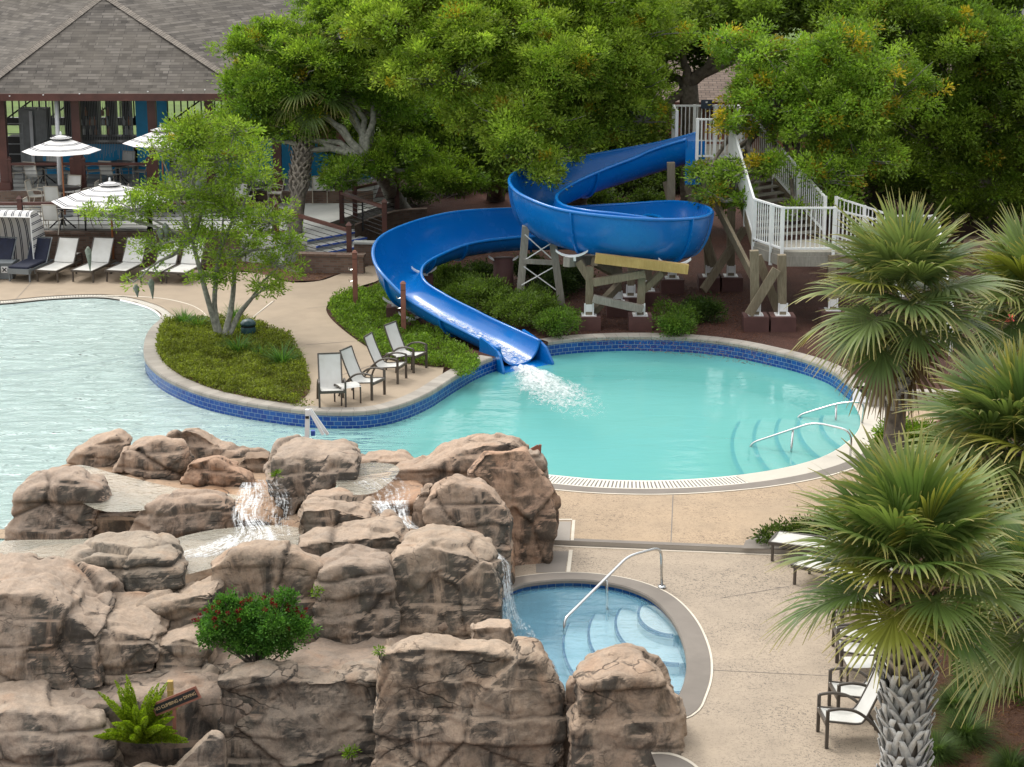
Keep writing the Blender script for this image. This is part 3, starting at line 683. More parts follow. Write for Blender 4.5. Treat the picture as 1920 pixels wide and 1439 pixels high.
m = MB(); A = [Vector((p.x, p.y-.03, ZL+.005)) for p in step_l]; m.strip([p+Vector((0, -.06, 0)) for p in A], A); tag(m.build('deck_joint', M['caulk']), kind='structure')
m = MB(); A = [G(1062, 1073, ZL), G(1067, 1032, ZL)]; m.strip([p+Vector((-.0, 0, .006)) for p in A], [p+Vector((.07, 0, .006)) for p in A])
A = [G(1070, 1014, .03), G(1073, 976, .03)]; m.strip([p+Vector((0, 0, .008)) for p in A], [p+Vector((.06, 0, .008)) for p in A]); A = [G(1040, 976, .03), G(1073, 976, .03)]; m.strip([p+Vector((0, 0, .008)) for p in A], [p+Vector((0, .07, .008)) for p in A])
tag(m.build('deck_joint', M['caulk']), kind='structure')
m = MB(); q = [G(a, b, .035) for a, b in ((1020, 1013), (1068, 1014), (1071, 978), (1020, 978))]; m.quad(*q); tag(m.build('deck_border', M['band_pale']), kind='structure')
m = MB(); q = [G(a, b, ZL+.005) for a, b in ((1005, 1074), (1060, 1073), (1066, 1034), (1005, 1034))]; m.quad(*q); tag(m.build('deck_border', M['band']), kind='structure')
m = MB()
cut(G(1262, 928, .03), G(1258, 1018, .03), lambda x, y: .034); cut(G(1350, 1122, ZL), G(1480, 1100, ZL), lambda x, y: ZL+.004, .015); cut(G(1335, 1257, ZL), G(1560, 1268, ZL), lambda x, y: ZL+.004, .015); cut(G(1480, 900, .03), G(1512, 925, .03), lambda x, y: .034, .015)
tag(m.build('saw_cut', M['band']), kind='structure')
# spa
spa = thing('spa_pool', 'round hot tub with blue tile band and grey coping ring below the waterfall', 'hot tub', G(1120, 1230, ZL)); spa['kind'] = 'structure'
def ring(m, a, b, za, zb, uvs=1):
    LA, LB = offset(SPA, a, True), offset(SPA, b, True); LA.append(LA[0]); LB.append(LB[0])
    m.strip([Vector((p.x, p.y, za)) for p in LA], [Vector((p.x, p.y, zb)) for p in LB], vb=uvs)
m = MB(); ring(m, -.05, .33, ZL+.03, ZL+.02); ring(m, -.07, -.05, ZL+.005, ZL+.03); ring(m, -.07, -.07, ZL-.045, ZL+.005); ring(m, -.02, -.07, ZL-.045, ZL-.045); ring(m, .33, .33, ZL+.02, ZL-.02); m.build('coping', M['band'], spa)
m = MB(); ring(m, .33, .37, ZL+.012, ZL+.012); m.build('joint', M['caulk'], spa)
m = MB(); ring(m, -.01, -.01, ZL-.20, ZL-.035, .165); m.build('tile_band', M['spa_tile'], spa)
m = MB(); ring(m, 0, 0, ZL-1.3, ZL-.19); m.poly([(p.x, p.y, ZL-1.15) for p in SPA]); m.build('plaster_shell', M['plaster'], spa)
sc_ = G(1262, 1150, ZS)
for k, (rx, ry) in enumerate(((.62, .95), (1.02, 1.75), (1.5, 2.5), (1.95, 3.2))):
    z = ZS-.10-.2*k; full = [Vector((sc_.x+rx*math.cos(a), sc_.y+.15+ry*math.sin(a), z)) for a in np.linspace(R(128), R(318), 44)]
    ins = [p for p in full if pinpoly([(p.x, p.y)], [(q.x, q.y) for q in offset(SPA, -.03, True)])[0]]
    if len(ins) < 4: continue
    wall = [p for p in offset(SPA, -.02, True)]
    # close along the shell between the two arc ends
    e0 = min(range(len(wall)), key=lambda i: (wall[i].xy-ins[-1].xy).length); e1 = min(range(len(wall)), key=lambda i: (wall[i].xy-ins[0].xy).length)
    seg = []; i = e0
    while i != e1: seg.append(wall[i]); i = (i+1) % len(wall)
    pg = [(p.x, p.y) for p in ins]+[(p.x, p.y) for p in seg]
    o = sheet('step', pg, M['plaster'], z, step=0, parent=spa)
    m = MB(); m.strip([Vector((p.x, p.y, z-.2)) for p in ins], [Vector((p.x, p.y, z)) for p in ins]); m.build('step_riser', M['plaster'], spa)
    m = MB(); off = offset(ins, -.045); m.strip([p+Vector((0, 0, .005)) for p in ins], [Vector((p.x, p.y, z+.005)) for p in off]); o2 = offset(ins, .004); m.strip([Vector((p.x, p.y, z-.06)) for p in o2], [Vector((p.x, p.y, z+.005)) for p in o2])
    m.build('step_edge', M['blue_line'], spa)
water_body('spa_water', [(p.x, p.y) for p in offset(SPA, -.015, True)], ZS, ZS-1.3, M['spa_water'], 0)
# right planting bed (mulch) and grass verge
RB = [G(a, b, ZL+.02) for a, b in ((1640, 1520), (1655, 1400), (1672, 1300), (1680, 1230), (1672, 1150), (1655, 1080), (1640, 1036))]
RB = spline(RB, 5)
rbp = [(p.x, p.y) for p in RB]+[(p.x, p.y) for p in spline([G(a, b, .03) for a, b in ((1660, 1000), (1650, 930), (1640, 885), (1668, 840), (1760, 790), (1860, 760), (2000, 740))], 5)]+[(22, 44), (22, 16)]
o = sheet('planting_bed', rbp, M['straw'], .055, step=1.5); tag(o, kind='structure'); RBED = rbp
hb = [G(a, b, .03) for a, b in ((1392, 1030), (1398, 1015), (1425, 1004), (1470, 998), (1560, 975), (1640, 955), (1700, 960), (1690, 1034), (1500, 1031))]
o = sheet('deck_border', [(p.x, p.y) for p in hb], M['band'], .045, step=0); tag(o, kind='structure')
HEDGE = [(p.x, p.y) for p in (G(a, b, .05) for a, b in ((1428, 1026), (1436, 1012), (1470, 1003), (1560, 985), (1680, 968), (1690, 1020), (1560, 1026)))]
# lower corner ring seen at the bottom edge
m = MB(); c0 = G(1246, 1480, ZL); arc = [Vector((c0.x+.62*math.cos(a), c0.y+1.15*math.sin(a), ZL+.01)) for a in np.linspace(R(100), R(-30), 20)]
m.strip(arc, [Vector((c0.x+(p.x-c0.x)*.6, c0.y+(p.y-c0.y)*.6, p.z)) for p in arc]); tag(m.build('deck_border', M['band']), kind='structure')
m = MB(); m.strip([p+Vector((0, 0, .004)) for p in arc], [Vector((c0.x+(p.x-c0.x)*1.07, c0.y+(p.y-c0.y)*1.07, p.z+.004)) for p in arc]); tag(m.build('deck_joint', M['caulk']), kind='structure')
o = sheet('lower_ground', [(-40, 5), (rk[0].x+.4, 5), (rk[0].x+.4, 33), (-40, 33)], M['straw'], -2.0, step=0); tag(o, kind='structure')
m = MB(); m.strip([Vector((rk[0].x, 8, -2.05)), Vector((rk[0].x, rk[0].y, -2.05))], [Vector((rk[0].x, 8, ZL)), Vector((rk[0].x, rk[0].y, ZL))]); tag(m.build('deck_edge', M['band']), kind='structure')
wl_ = [(p.x, p.y) for p in offset(POOL, .0, True)]
o = sheet('pool_deck', [(-60, 31.4), (-9, 31.4), (-9, 36.5), (-12, 64), (-60, 64)], M['path'], -.01, holes=[wl_], step=0); tag(o, kind='structure')
# ---- the wide ground to the horizon
m = MB()
for (x0, x1, y0, y1) in ((-500, -60, -100, 900), (60, 500, -100, 900), (-60, 60, 130, 900), (-60, 60, -100, 12)):
    m.quad((x0, y0, -.14), (x1, y0, -.14), (x1, y1, -.14), (x0, y1, -.14))
for (x0, x1, y0, y1) in ((-60, -30, 12, 130), (30, 60, 12, 130)): m.quad((x0, y0, -.14), (x1, y0, -.14), (x1, y1, -.14), (x0, y1, -.14))
tag(m.build('ground', M['lawn']), kind='structure')
o = sheet('lawn', [(-60, 80), (60, 80), (60, 134), (-60, 134)], M['lawn'], .375, step=0); tag(o, kind='structure')
# ------------------------------------------------------------------ water slide
CPS = [  # px, py of flume bottom, distance, left wall, right wall heights
 (1296, 303, 59.6, .72, .74), (1200, 331, 60.0, .72, .78), (1110, 359, 59.6, .72, .92), (1040, 386, 58.6, .70, 1.1), (1001, 412, 57.2, .70, 1.2), (1012, 440, 55.8, .78, 1.2),
 (1070, 465, 54.7, .92, 1.15), (1150, 479, 54.2, 1.0, 1.15), (1230, 485, 54.4, 1.0, 1.15), (1280, 482, 55.2, .95, 1.17), (1283, 470, 56.4, .92, 1.17), (1240, 459, 57.8, .9, 1.15),
 (1150, 462, 58.6, .7, 1.1), (1050, 465, 58.8, .5, 1.05), (960, 467, 58.8, .45, 1.05), (870, 478, 58.4, .45, 1.12), (800, 500, 57.6, .45, 1.15), (752, 527, 56.3, .45, 1.12), (750, 557, 55.0, .45, .92),
 (793, 588, 54.0, .45, .58), (860, 623, 53.0, .45, .46), (920, 653, 52.2, .45, .45), (975, 683, 51.25, .5, .5)]
ctr = spline([P(a, b, d) for a, b, d, _, _ in CPS], 10)
hl = [v.x for v in spline([Vector((c[3], 0, 0)) for c in CPS], 10)]; hr = [v.x for v in spline([Vector((c[4], 0, 0)) for c in CPS], 10)]
WID = 1.22; NS = 22
slide = thing('water_slide', 'glossy blue open flume water slide winding down into the pool', 'water slide', ctr[0])
def frame(i):
    t = (ctr[min(i+1, len(ctr)-1)]-ctr[max(i-1, 0)]).normalized(); th = Vector((t.x, t.y, 0)).normalized()
    return t, Vector((th.y, -th.x, 0))      # travel, right side
def section(i, grow=0.0, flare=1.0):
    t, rt = frame(i); out = []
    for k in range(NS+1):
        th = -math.pi/2+math.pi*k/NS; s = math.sin(th); h = hr[i] if s > 0 else hl[i]
        l = (WID/2+grow)*math.copysign(abs(s)**.86, s)*flare; z = h*(1-math.cos(th)**1.25)-grow*math.cos(th)
        if h > .8: z = max(z, z); l *= 1+.06*(h-.8)*math.cos(th)
        out.append(ctr[i]+rt*l+Vector((0, 0, z)))
    return out, rt
inn = [section(i) for i in range(len(ctr))]; ou = [section(i, .045) for i in range(len(ctr))]
V = []; Fc = []
def skin(rows, flip):
    n0 = len(V); w = len(rows[0])
    for r in rows: V.extend([tuple(p) for p in r])
    for i in range(len(rows)-1):
        for k in range(w-1):
            q = [n0+i*w+k, n0+i*w+k+1, n0+(i+1)*w+k+1, n0+(i+1)*w+k]; Fc.append(q[::-1] if flip else q)
skin([a[0] for a in inn], True); skin([a[0] for a in ou], False)
for e in (0, len(ctr)-1): skin([inn[e][0], ou[e][0]], e == 0)
np_mesh('flume', V, Fc, M['gel'], slide, smooth=True)
# rolled rim lips
for side in (0, NS):
    m = MB(); pts = []
    for i in range(len(ctr)):
        rt = inn[i][1]; s = -1 if side == 0 else 1
        pts.append(inn[i][0][side]+rt*s*.045)
    m.tube(pts, .05, 8); m.build('rim', M['gel'], slide, smooth=True)
# section flanges
def flange(i):
    fl = MB()
    a = section(i, .03)[0]; t, rt = frame(i); b = section(i, .115)[0]
    for s in (-.028, .028):
        fl.strip([p+t*s for p in a], [p+t*s for p in b])
    fl.strip([p-t*.028 for p in b], [p+t*.028 for p in b]); fl.build('flange', M['gel'], slide)
for i in (0, 22, 46, 63, 85, 96, 122, 136, 152, 164, 184, 200): flange(min(i, len(ctr)-1))
# exit splash skirt: the end flares down to the water
i = len(ctr)-1; t, rt = frame(i); e = ctr[i]
rt = Vector((rt.x, rt.y, 0)).normalized(); tf = Vector((t.x, t.y, 0)).normalized()
for s in (-1, 1):
    m = MB(); B0 = e+rt*s*(WID/2+.03); zt = e.z+.5
    pr_ = [(-.75, zt+.17, .02), (-.35, zt+.07, .03), (-.02, zt-.03, .04), (.14, zt-.14, .07), (.36, .05, .12)]
    A = [Vector((B0.x, B0.y, 0))+tf*a_+rt*s*o_+Vector((0, 0, z_)) for a_, z_, o_ in pr_]; Bm = [Vector((q.x, q.y, -.3)) for q in A]
    A2 = [q+rt*s*.07 for q in A]; B2 = [Vector((q.x, q.y, -.3)) for q in A2]
    m.strip(Bm, A); m.strip(B2, A2); m.strip(A, A2); m.quad(Bm[-1], B2[-1], A2[-1], A[-1]); m.quad(Bm[0], B2[0], A2[0], A[0]); m.build('exit_skirt', M['gel'], slide)
m = MB(); m.strip([e-rt*.66-tf*.1+Vector((0, 0, .0)), e+rt*.66-tf*.1+Vector((0, 0, .0))], [e-rt*.72+tf*.45+Vector((0, 0, -.10)), e+rt*.72+tf*.45+Vector((0, 0, -.10))])
m.build('exit_lip', M['gel'], slide)
# start plate at the platform
t, rt = frame(0); e = ctr[0]; m = MB(); m.box(e+Vector((.05, -.62, .05)), (.55, .06, 1.25)); m.box(e+Vector((.28, 0.02, -.12)), (.10, 1.3, .9)); m.build('start_plate', M['gel'], slide)
# water running in the last section
def riding(i0, i1, k0, k1, name, mat):
    n = i1-i0; V = []; Fc = []; UV = []; w = k1-k0+1
    for i in range(i0, i1+1):
        r = section(i, -.018)[0]
        for k in range(k0, k1+1): V.append(tuple(r[k])); UV.append(((k-k0)/(w-1), (i-i0)/4))
    for i in range(n):
        for k in range(w-1): Fc.append([i*w+k, (i+1)*w+k, (i+1)*w+k+1, i*w+k+1])
    return np_mesh(name, V, Fc, mat, None, smooth=True, uv=UV)
tag(riding(186, len(ctr)-1, 6, 16, 'slide_water', M['fall']), 'white water running down the last straight of the blue slide', 'water')
# white splash fan in the pool
e = ctr[-1]; V = []; Fc = []; UV = []; NR_, NA = 26, 30
t, rt = frame(len(ctr)-1); th = Vector((t.x, t.y, 0)).normalized(); th = Vector((.30, -.95, 0)); rt = Vector((th.y, -th.x, 0))
for i in range(NR_+1):
    for k in range(NA+1):
        u = k/NA*2-1; v = i/NR_; L = v*5.2
        wd = .42+.95*smooth01(v*1.6)
        p = e+th*(L+.15)+rt*u*wd
        hgt = .02+(.16*math.exp(-((v-.12)/.16)**2)+.05*math.exp(-((v-.4)/.25)**2))*(1-u*u)*(.6+.8*noise.noise(Vector((u*5, L*3, 0))))
        V.append((p.x, p.y, max(.012, hgt))); UV.append((k/NA, min(1.6, max(abs(u)**2.2*1.25, 0)+max(0, v-.25)*1.15)))
for i in range(NR_):
    for k in range(NA): q = i*(NA+1)+k; Fc.append([q, q+NA+1, q+NA+2, q+1])
tag(np_mesh('splash', V, Fc, M['foam'], None, smooth=True, uv=UV), 'white foaming splash where the slide empties into the pool', 'splash')
# ------------------------------------------------------------------ slide supports
GZ = .36
def saddle(par, p, w=.55):
    m = MB(); arc = [Vector((p.x+w*math.sin(a), p.y, p.z+.34-.42*math.cos(a))) for a in np.linspace(-.9, .9, 10)]
    m.strip([q+Vector((0, -.06, 0)) for q in arc], [q+Vector((0, .06, 0)) for q in arc]); m.strip([q+Vector((0, -.06, -.05)) for q in arc], [q+Vector((0, -.06, 0)) for q in arc])
    m.strip([q+Vector((0, .06, -.05)) for q in arc], [q+Vector((0, -.06, -.05)) for q in arc]); m.box(p+Vector((0, 0, -.16)), (.22, .2, .12)); m.build('saddle', M['white_paint'], par)
def footing(par, p, s=.62, h=.42):
    m = MB(); m.box((p.x, p.y, GZ+h/2-.05), (s, s, h)); m.build('footing', M['concrete_block'], par)
    m = MB(); m.box((p.x, p.y, GZ+h-.04), (.4, .4, .025)); m.box((p.x-.11, p.y-.105, GZ+h+.12), (.04, .012, .34)); m.box((p.x+.11, p.y-.105, GZ+h+.12), (.04, .012, .34)); m.box((p.x, p.y-.11, GZ+h+.16), (.17, .012, .2))
    m.build('post_base', M['white_paint'], par)
def support(name, label, posts, beams, saddles, foot=True, rods=(), mat='wood', w=.2):
    b = posts[0][0]; th = thing(name, label, 'slide support', Vector((b.x, b.y, GZ)), 'timber supports under the blue slide')
    for a, c in posts:
        part('post', M[mat], th, lambda m: m.bar(a, c, w, w))
        if foot: footing(th, a)
    for a, c, ww, mm in beams: part('beam', M[mm], th, lambda m: m.bar(a, c, ww, ww*1.25))
    for a, c in rods: part('brace_rod', M['white_paint'], th, lambda m: m.tube([a, c], .018, 6))
    for p in saddles: saddle(th, p)
    return th
D = 55.6
support('slide_support', 'two leg A shaped grey timber trestle with white cross rods under the slide bend', [(P(974, 566, D), P(986, 424, D)), (P(1054, 578, D-.1), P(1037, 458, D-.1))],
        [(P(981, 490, D-.12), P(1041, 493, D-.12), .1, 'grey_wood')], [], False, [(P(984, 440, D-.1), P(1040, 490, D-.1)), (P(978, 535, D-.1), P(1040, 500, D-.1)), (P(982, 500, D-.1), P(1048, 548, D-.1)), (P(1036, 455, D-.1), P(984, 488, D-.1))], 'grey_wood', .2)
D = 54.0
support('slide_support', 'weathered timber trestle with a yellow new beam holding the slide front loop', [(P(1104, 598, D), P(1106, 500, D)), (P(1200, 594, D), P(1204, 512, D)), (P(1158, 572, D+1.6), P(1160, 480, D+1.6)), (P(1182, 560, D+2.4), P(1184, 490, D+2.4))],
        [(P(1062, 492, D-.1), P(1120, 486, D+1.2), .2, 'grey_wood'), (P(1116, 484, D-.35), P(1290, 505, D-.35), .2, 'new_wood'), (P(1112, 530, D-.2), P(1209, 513, D-.2), .16, 'wood'), (P(1112, 560, D-.2), P(1205, 580, D-.2), .16, 'grey_wood'), (P(1112, 585, D+.1), P(1160, 535, D+1.4), .16, 'wood'), (P(1085, 490, D+.1), P(1110, 530, D), .16, 'wood'), (P(1205, 545, D), P(1240, 512, D+.2), .14, 'wood'), (P(1115, 490, D+.2), P(1160, 515, D+1.5), .2, 'wood')],
        [P(1072, 470, D+.1)+Vector((0, 0, -.05)), P(1265, 486, D-.1)+Vector((0, 0, -.05))])
D = 58.6
th = thing('slide_support', 'round brown concrete pier with a white saddle under the rear run of the slide', 'slide support', GL(944, 535), 'timber supports under the blue slide')
part('pier', M['concrete_block'], th, lambda m: m.tube([Vector((P(944, 500, D).x, D, .1)), P(944, 484, D)], .29, 18), True); saddle(th, P(944, 476, D)+Vector((0, -.05, -.12)))
for (x, y, d, lab) in ((795, 505, 57.0, 'low concrete block with white saddle inside the left bend of the slide'), (742, 562, 55.0, 'low concrete block with white saddle outside the left bend of the slide'), (772, 590, 54.2, 'low brown concrete block under the lower straight of the slide')):
    p = P(x, y, d); th = thing('slide_support', lab, 'slide support', Vector((p.x, p.y, GZ)), 'timber supports under the blue slide')
    part('pier', M['concrete_block'], th, lambda m: m.box((p.x, p.y, (p.z+GZ)/2-.12), (.5, .5, max(.15, p.z-GZ-.1)))); saddle(th, p+Vector((0, 0, .0)), .45)
# ------------------------------------------------------------------ tower with stairs
tw = thing('slide_tower', 'timber slide tower with white baluster railings and stairs', 'slide tower', Vector((P(1340, 300, 60).x, 60, GZ)))
PZ = P(1292, 303, 59.6).z+.12; px0, px1 = P(1300, 300, 60).x, P(1395, 300, 60).x; Y0, Y1 = 58.9, 62.0
part('platform', M['grey_wood'], tw, lambda m: (m.box(((px0+px1)/2, (Y0+Y1)/2, PZ), (px1-px0, Y1-Y0, .08)), m.box(((px0+px1)/2, Y0-.03, PZ-.14), (px1-px0, .06, .26))))
def railing(par, a, b, h=1.07, post_at=(0, 1), drop=.1, n=None, name='railing'):
    a, b = Vector(a), Vector(b); L = (b-a).length; m = MB(); up = Vector((0, 0, 1))
    m.bar(a+up*h, b+up*h, .06, .05); m.bar(a+up*.1, b+up*.1, .05, .05)
    n = n or max(2, int(L/.115))
    for i in range(1, n):
        p = a.lerp(b, i/n); m.box(p+up*(h/2+.05), (.028, .028, h-.1))
    for s in post_at:
        p = a.lerp(b, s); w_ = random.uniform(.080, .092); m.box(p+up*((h+.03-drop)/2+random.uniform(-.004, .004)), (w_, w_, h+.03+drop))
    return m.build(name, M['white_paint'], par)
pz = PZ+.04; V3 = Vector
railing(tw, (px0-.45, Y1, pz), (px1, Y1, pz), 1.15, (0, .33, .66, 1)); railing(tw, (px1, Y1, pz), (px1, Y0+1.4, pz), 1.15, (0, .5, 1)); railing(tw, (px0, Y0-.0, pz), (px0+.5, Y0, pz), 1.15, (0, 1), .5); railing(tw, (px0-.45, Y1, pz), (px0-.45, Y0+1.8, pz), 1.15, (0, 1))
railing(tw, (px0+.5, Y0, pz), (px0+.95, Y0, pz), 1.15, (1,), .3)
part('sign_plate', M['navy_plate'], tw, lambda m: (m.box(P(1325, 196, Y1-.1), (.34, .02, .26)), ))
part('sign_mark', M['white_paint'], tw, lambda m: m.box(P(1325, 192, Y1-.12), (.06, .01, .05)))
# flight 1: platform -> landing
LZ = P(1500, 472, 54.6).z; la = Vector((P(1412, 472, 55.9).x, 55.9, LZ)); lb = Vector((P(1466, 474, 54.5).x, 54.5, LZ)); lc = Vector((P(1562, 474, 54.5).x, 54.5, LZ)); ld = Vector((P(1545, 440, 56.5).x, 56.5, LZ))
part('landing', M['grey_wood'], tw, lambda m: (m.hexa([q+V3((0, 0, -.1)) for q in (la, lb, lc, ld)]+[la, lb, lc, ld]), m.bar(la+V3((0, 0, -.24)), lb+V3((0, 0, -.24)), .05, .28), m.bar(lb+V3((0, -.03, -.24)), lc+V3((0, -.03, -.24)), .05, .28)))
sa = Vector((px0+.95, Y0+.1, PZ)); sb = Vector((px1+.18, Y0+1.3, PZ))    # top edge of flight
for (a, b) in ((sa, la), (sb, ld)):
    part('stringer', M['wood'], tw, lambda m: m.bar(a+V3((0, 0, -.05)), b+V3((0, 0, -.05)), .06, .3))
    railing(tw, a+V3((0, 0, .1)), b+V3((0, 0, .1)), 1.05, (0, .33, .66, 1), .45)
for k in range(1, 13):
    f = k/13; a = sa.lerp(la, f); b = sb.lerp(ld, f); part('tread', M['grey_wood'], tw, lambda m: m.bar(a, b, .27, .04))
railing(tw, la, lb, 1.2, (0, .62, 1), .45); railing(tw, lb, lc, 1.2, (0, 1), .1); 
# lower landing and lower flight
e1 = Vector((P(1680, 495, 54.8).x, 54.8, LZ-.45)); e2 = Vector((P(1757, 495, 54.8).x, 54.8, LZ-.45)); e3 = e2+V3((0.1, 1.3, 0)); e4 = e1+V3((.1, 1.3, 0))
part('landing', M['grey_wood'], tw, lambda m: m.hexa([q+V3((0, 0, -.12)) for q in (e1, e2, e3, e4)]+[e1, e2, e3, e4]))
part('ramp', M['grey_wood'], tw, lambda m: m.hexa([q+V3((0, 0, -.12)) for q in (lc, e1, e4, ld+V3((.4, 0, 0)))]+[lc, e1, e4, ld+V3((.4, 0, 0))]))
part('stringer', M['wood'], tw, lambda m: m.bar(lc+V3((0, -.03, -.2)), e1+V3((0, -.03, -.2)), .06, .3))
railing(tw, lc, e1, 1.15, (.5, 1), .5); railing(tw, e3, e4, 1.15, (0, 1), .3); railing(tw, ld+V3((.3, 0, 0)), e4, 1.15, (0, .5, 1), .3); railing(tw, e2, e3, 1.15, (0, 1), .3)
f1 = Vector((P(1690, 660, 51.5).x, 51.0, .45)); f2 = f1+V3((1.15, 0, 0))
for a, b in ((e1, f1), (e2, f2)):
    part('stringer', M['white_paint'], tw, lambda m: m.bar(a+V3((0, 0, -.1)), b+V3((0, 0, -.1)), .06, .28)); railing(tw, a, b, 1.1, (.25, .5, .75, 1), .3)
for k in range(1, 9): part('tread', M['grey_wood'], tw, lambda m: m.bar(e1.lerp(f1, k/9), e2.lerp(f2, k/9), .28, .04))
# legs and bracing
for (x, y, d, xt, yt) in ((1214, 553, 57.0, 1216, 470), (1370, 512, 59.0, 1372, 300), (1416, 600, 53.9, 1414, 470), (1466, 612, 53.9, 1466, 478), (1330, 530, 59.0, 1318, 300), (1560, 600, 54.5, 1560, 478), (1700, 600, 54.8, 1700, 500), (1260, 520, 58.7, 1258, 305)):
    p = P(x, y, d); q = P(xt, yt, d); p.z = GZ
    part('leg', M['wood'], tw, lambda m: m.bar(Vector((p.x, p.y, GZ+.2)), q, .22, .22)); footing(tw, Vector((p.x, p.y, GZ)), .66, .45)
for a, b in ((P(1318, 335, 58.4), P(1412, 520, 55.0)), (P(1318, 545, 57.2), P(1395, 430, 58.2)), (P(1404, 590, 53.7), P(1456, 505, 53.7)), (P(1420, 480, 54.3), P(1462, 590, 54.3)), (P(1290, 345, 59.2), P(1340, 500, 58.6)), (P(1222, 535, 56.9), P(1300, 440, 58.2)), (P(1250, 340, 59.4), P(1262, 400, 59.2))):
    part('brace', M['wood'], tw, lambda m: m.bar(a, b, .1, .24))
part('beam', M['wood'], tw, lambda m: m.bar(V3((px0-.1, Y0+.2, PZ-.3)), V3((px1+.1, Y0+.2, PZ-.3)), .12, .3))
# ------------------------------------------------------------------ boulders of the waterfall
GRP = 'boulders of the waterfall rockwork'
def rock(label, poly, D, T, seed, shrink=.82, rise=-.05, lean=.16, vox=.037, sm=4, strata=.42, name='boulder', tint=(1, 1, 1), zmin=None, crack=1.0, amp=1.0):
    f = [P(a, b, D) for a, b in poly]
    zs = [p.z for p in f]; z0, z1 = min(zs), max(zs)
    cx = sum(p.x for p in f)/len(f)
    def extz(p):
        q = p.copy()
        if zmin is not None and p.z < z0+.3*(z1-z0): q.z = min(q.z, zmin)
        return q
    f = [extz(p) for p in f]; z0 = min(p.z for p in f)
    fr = [Vector((p.x, D+lean*(p.z-z0), p.z)) for p in f]
    n = len(f); mid = [Vector((p.x, D+T*.55, p.z+(rise*.3 if p.z > (z0+z1)/2 else 0))) for p in f]
    bk = [Vector((cx+(p.x-cx)*shrink, D+T, z0+(p.z-z0)*(.93)+(rise if p.z > (z0+z1)/2 else 0))) for p in f]
    bm = bmesh.new(); R0 = [bm.verts.new(p) for p in fr]; R1 = [bm.verts.new(p) for p in mid]; R2 = [bm.verts.new(p) for p in bk]
    bm.faces.new(R0); bm.faces.new(R2[::-1])
    for a, b in ((R0, R1), (R1, R2)):
        for i in range(n): j = (i+1) % n; bm.faces.new((a[i], b[i], b[j], a[j]))
    bmesh.ops.triangulate(bm, faces=[fc for fc in bm.faces if len(fc.verts) > 4]); bmesh.ops.recalc_face_normals(bm, faces=bm.faces)
    me = bpy.data.meshes.new('tmp'); bm.to_mesh(me); bm.free()
    o = bpy.data.objects.new('tmp', me); COL.objects.link(o)
    md = o.modifiers.new('r', 'REMESH'); md.mode = 'VOXEL'; md.voxel_size = vox
    dg = bpy.context.evaluated_depsgraph_get(); m2 = bpy.data.meshes.new_from_object(o.evaluated_get(dg)); bpy.data.objects.remove(o)
    nv = len(m2.vertices); V = np.empty(nv*3); m2.vertices.foreach_get('co', V); V = V.reshape(-1, 3)
    E = np.empty(len(m2.edges)*2, dtype=np.int32); m2.edges.foreach_get('vertices', E); E = E.reshape(-1, 2)
    deg = np.bincount(E.ravel(), minlength=nv).clip(1)[:, None]
    def smooth(V, k, w=.6):
        for _ in range(k):
            S = np.zeros_like(V)
            for c in range(3): S[:, c] = np.bincount(E[:, 0], V[E[:, 1], c], nv)+np.bincount(E[:, 1], V[E[:, 0], c], nv)
            V = V+(S/deg-V)*w
        return V
    V = smooth(V, sm)
    m2.vertices.foreach_set('co', V.ravel().astype(np.float32)); m2.update()
    N = np.empty(nv*3, dtype=np.float32); m2.vertices.foreach_get('normal', N); N = N.reshape(-1, 3).astype(float)
    so = Vector((seed*17.3, seed*5.1, seed*9.7)); rr = random.Random(seed)
    lay = [rr.uniform(-1, 1) for _ in range(64)]
    d = np.zeros(nv); cav = np.ones(nv)
    fr_, no_, vo_ = noise.fractal, noise.noise, noise.voronoi
    th = rr.uniform(-.25, .25); th2 = rr.uniform(-.15, .15)
    for i in range(nv):
        p = Vector(V[i]); q = p+so
        big = fr_(q*.9, 1.0, 2.1, 3); w = no_(q*.75)
        zz = (p.z+p.x*th*.4+p.y*th2+.16*w+.05*no_(q*2.6))/strata+50
        li = int(zz); fz_ = zz-li
        side = max(0.0, 1-abs(N[i][2])*1.25)
        st = lay[li % 64]*.075*min(1, min(fz_, 1-fz_)*9)
        e = min(fz_, 1-fz_)*strata
        mask = max(0, min(1, .55+1.6*no_(q*.7+Vector((9, 3, 1)))))
        ck = math.exp(-(e/.022)**2)*mask*crack
        dist, pts = vo_(Vector((q.x*.85+.25*w, q.y*.85, q.z*.62)), distance_metric='DISTANCE', exponent=2.5)
        ve = dist[1]-dist[0]; vm = max(0, min(1, .35+1.8*no_(q*.55+Vector((2, 8, 4)))))
        vk = math.exp(-(ve/.032)**2)*vm*crack
        c0 = Vector(pts[0]); rv = noise.random_unit_vector if False else None; hx = no_(c0*7.7); tv = noise.noise_vector(c0*5.3); qq = Vector((q.x*.85+.25*w, q.y*.85, q.z*.62)); fac = hx*.09+.20*tv.dot(qq-c0)
        dist2, pts2 = vo_(Vector((q.x*2.3, q.y*2.3, q.z*3.4)), distance_metric='DISTANCE', exponent=2.5)
        c2 = Vector(pts2[0]); chip = no_(c2*9.1)*.024+.042*noise.noise_vector(c2*4.1).dot(Vector((q.x*2.3, q.y*2.3, q.z*3.4))-c2)
        fine = fr_(q*4.3, .75, 2.1, 4)
        d[i] = amp*(.12*big+st*side+fac+chip*1.2+.028*fine)-.062*ck*(.35+.65*side)-.07*vk
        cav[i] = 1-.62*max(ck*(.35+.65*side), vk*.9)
    V = V+N*d[:, None]
    V = smooth(V, 1, .22)
    m2.vertices.foreach_set('co', V.ravel().astype(np.float32))
    L0 = Vector((cx, D+T/2, z0)); m2.transform(Matrix.Translation(-L0))
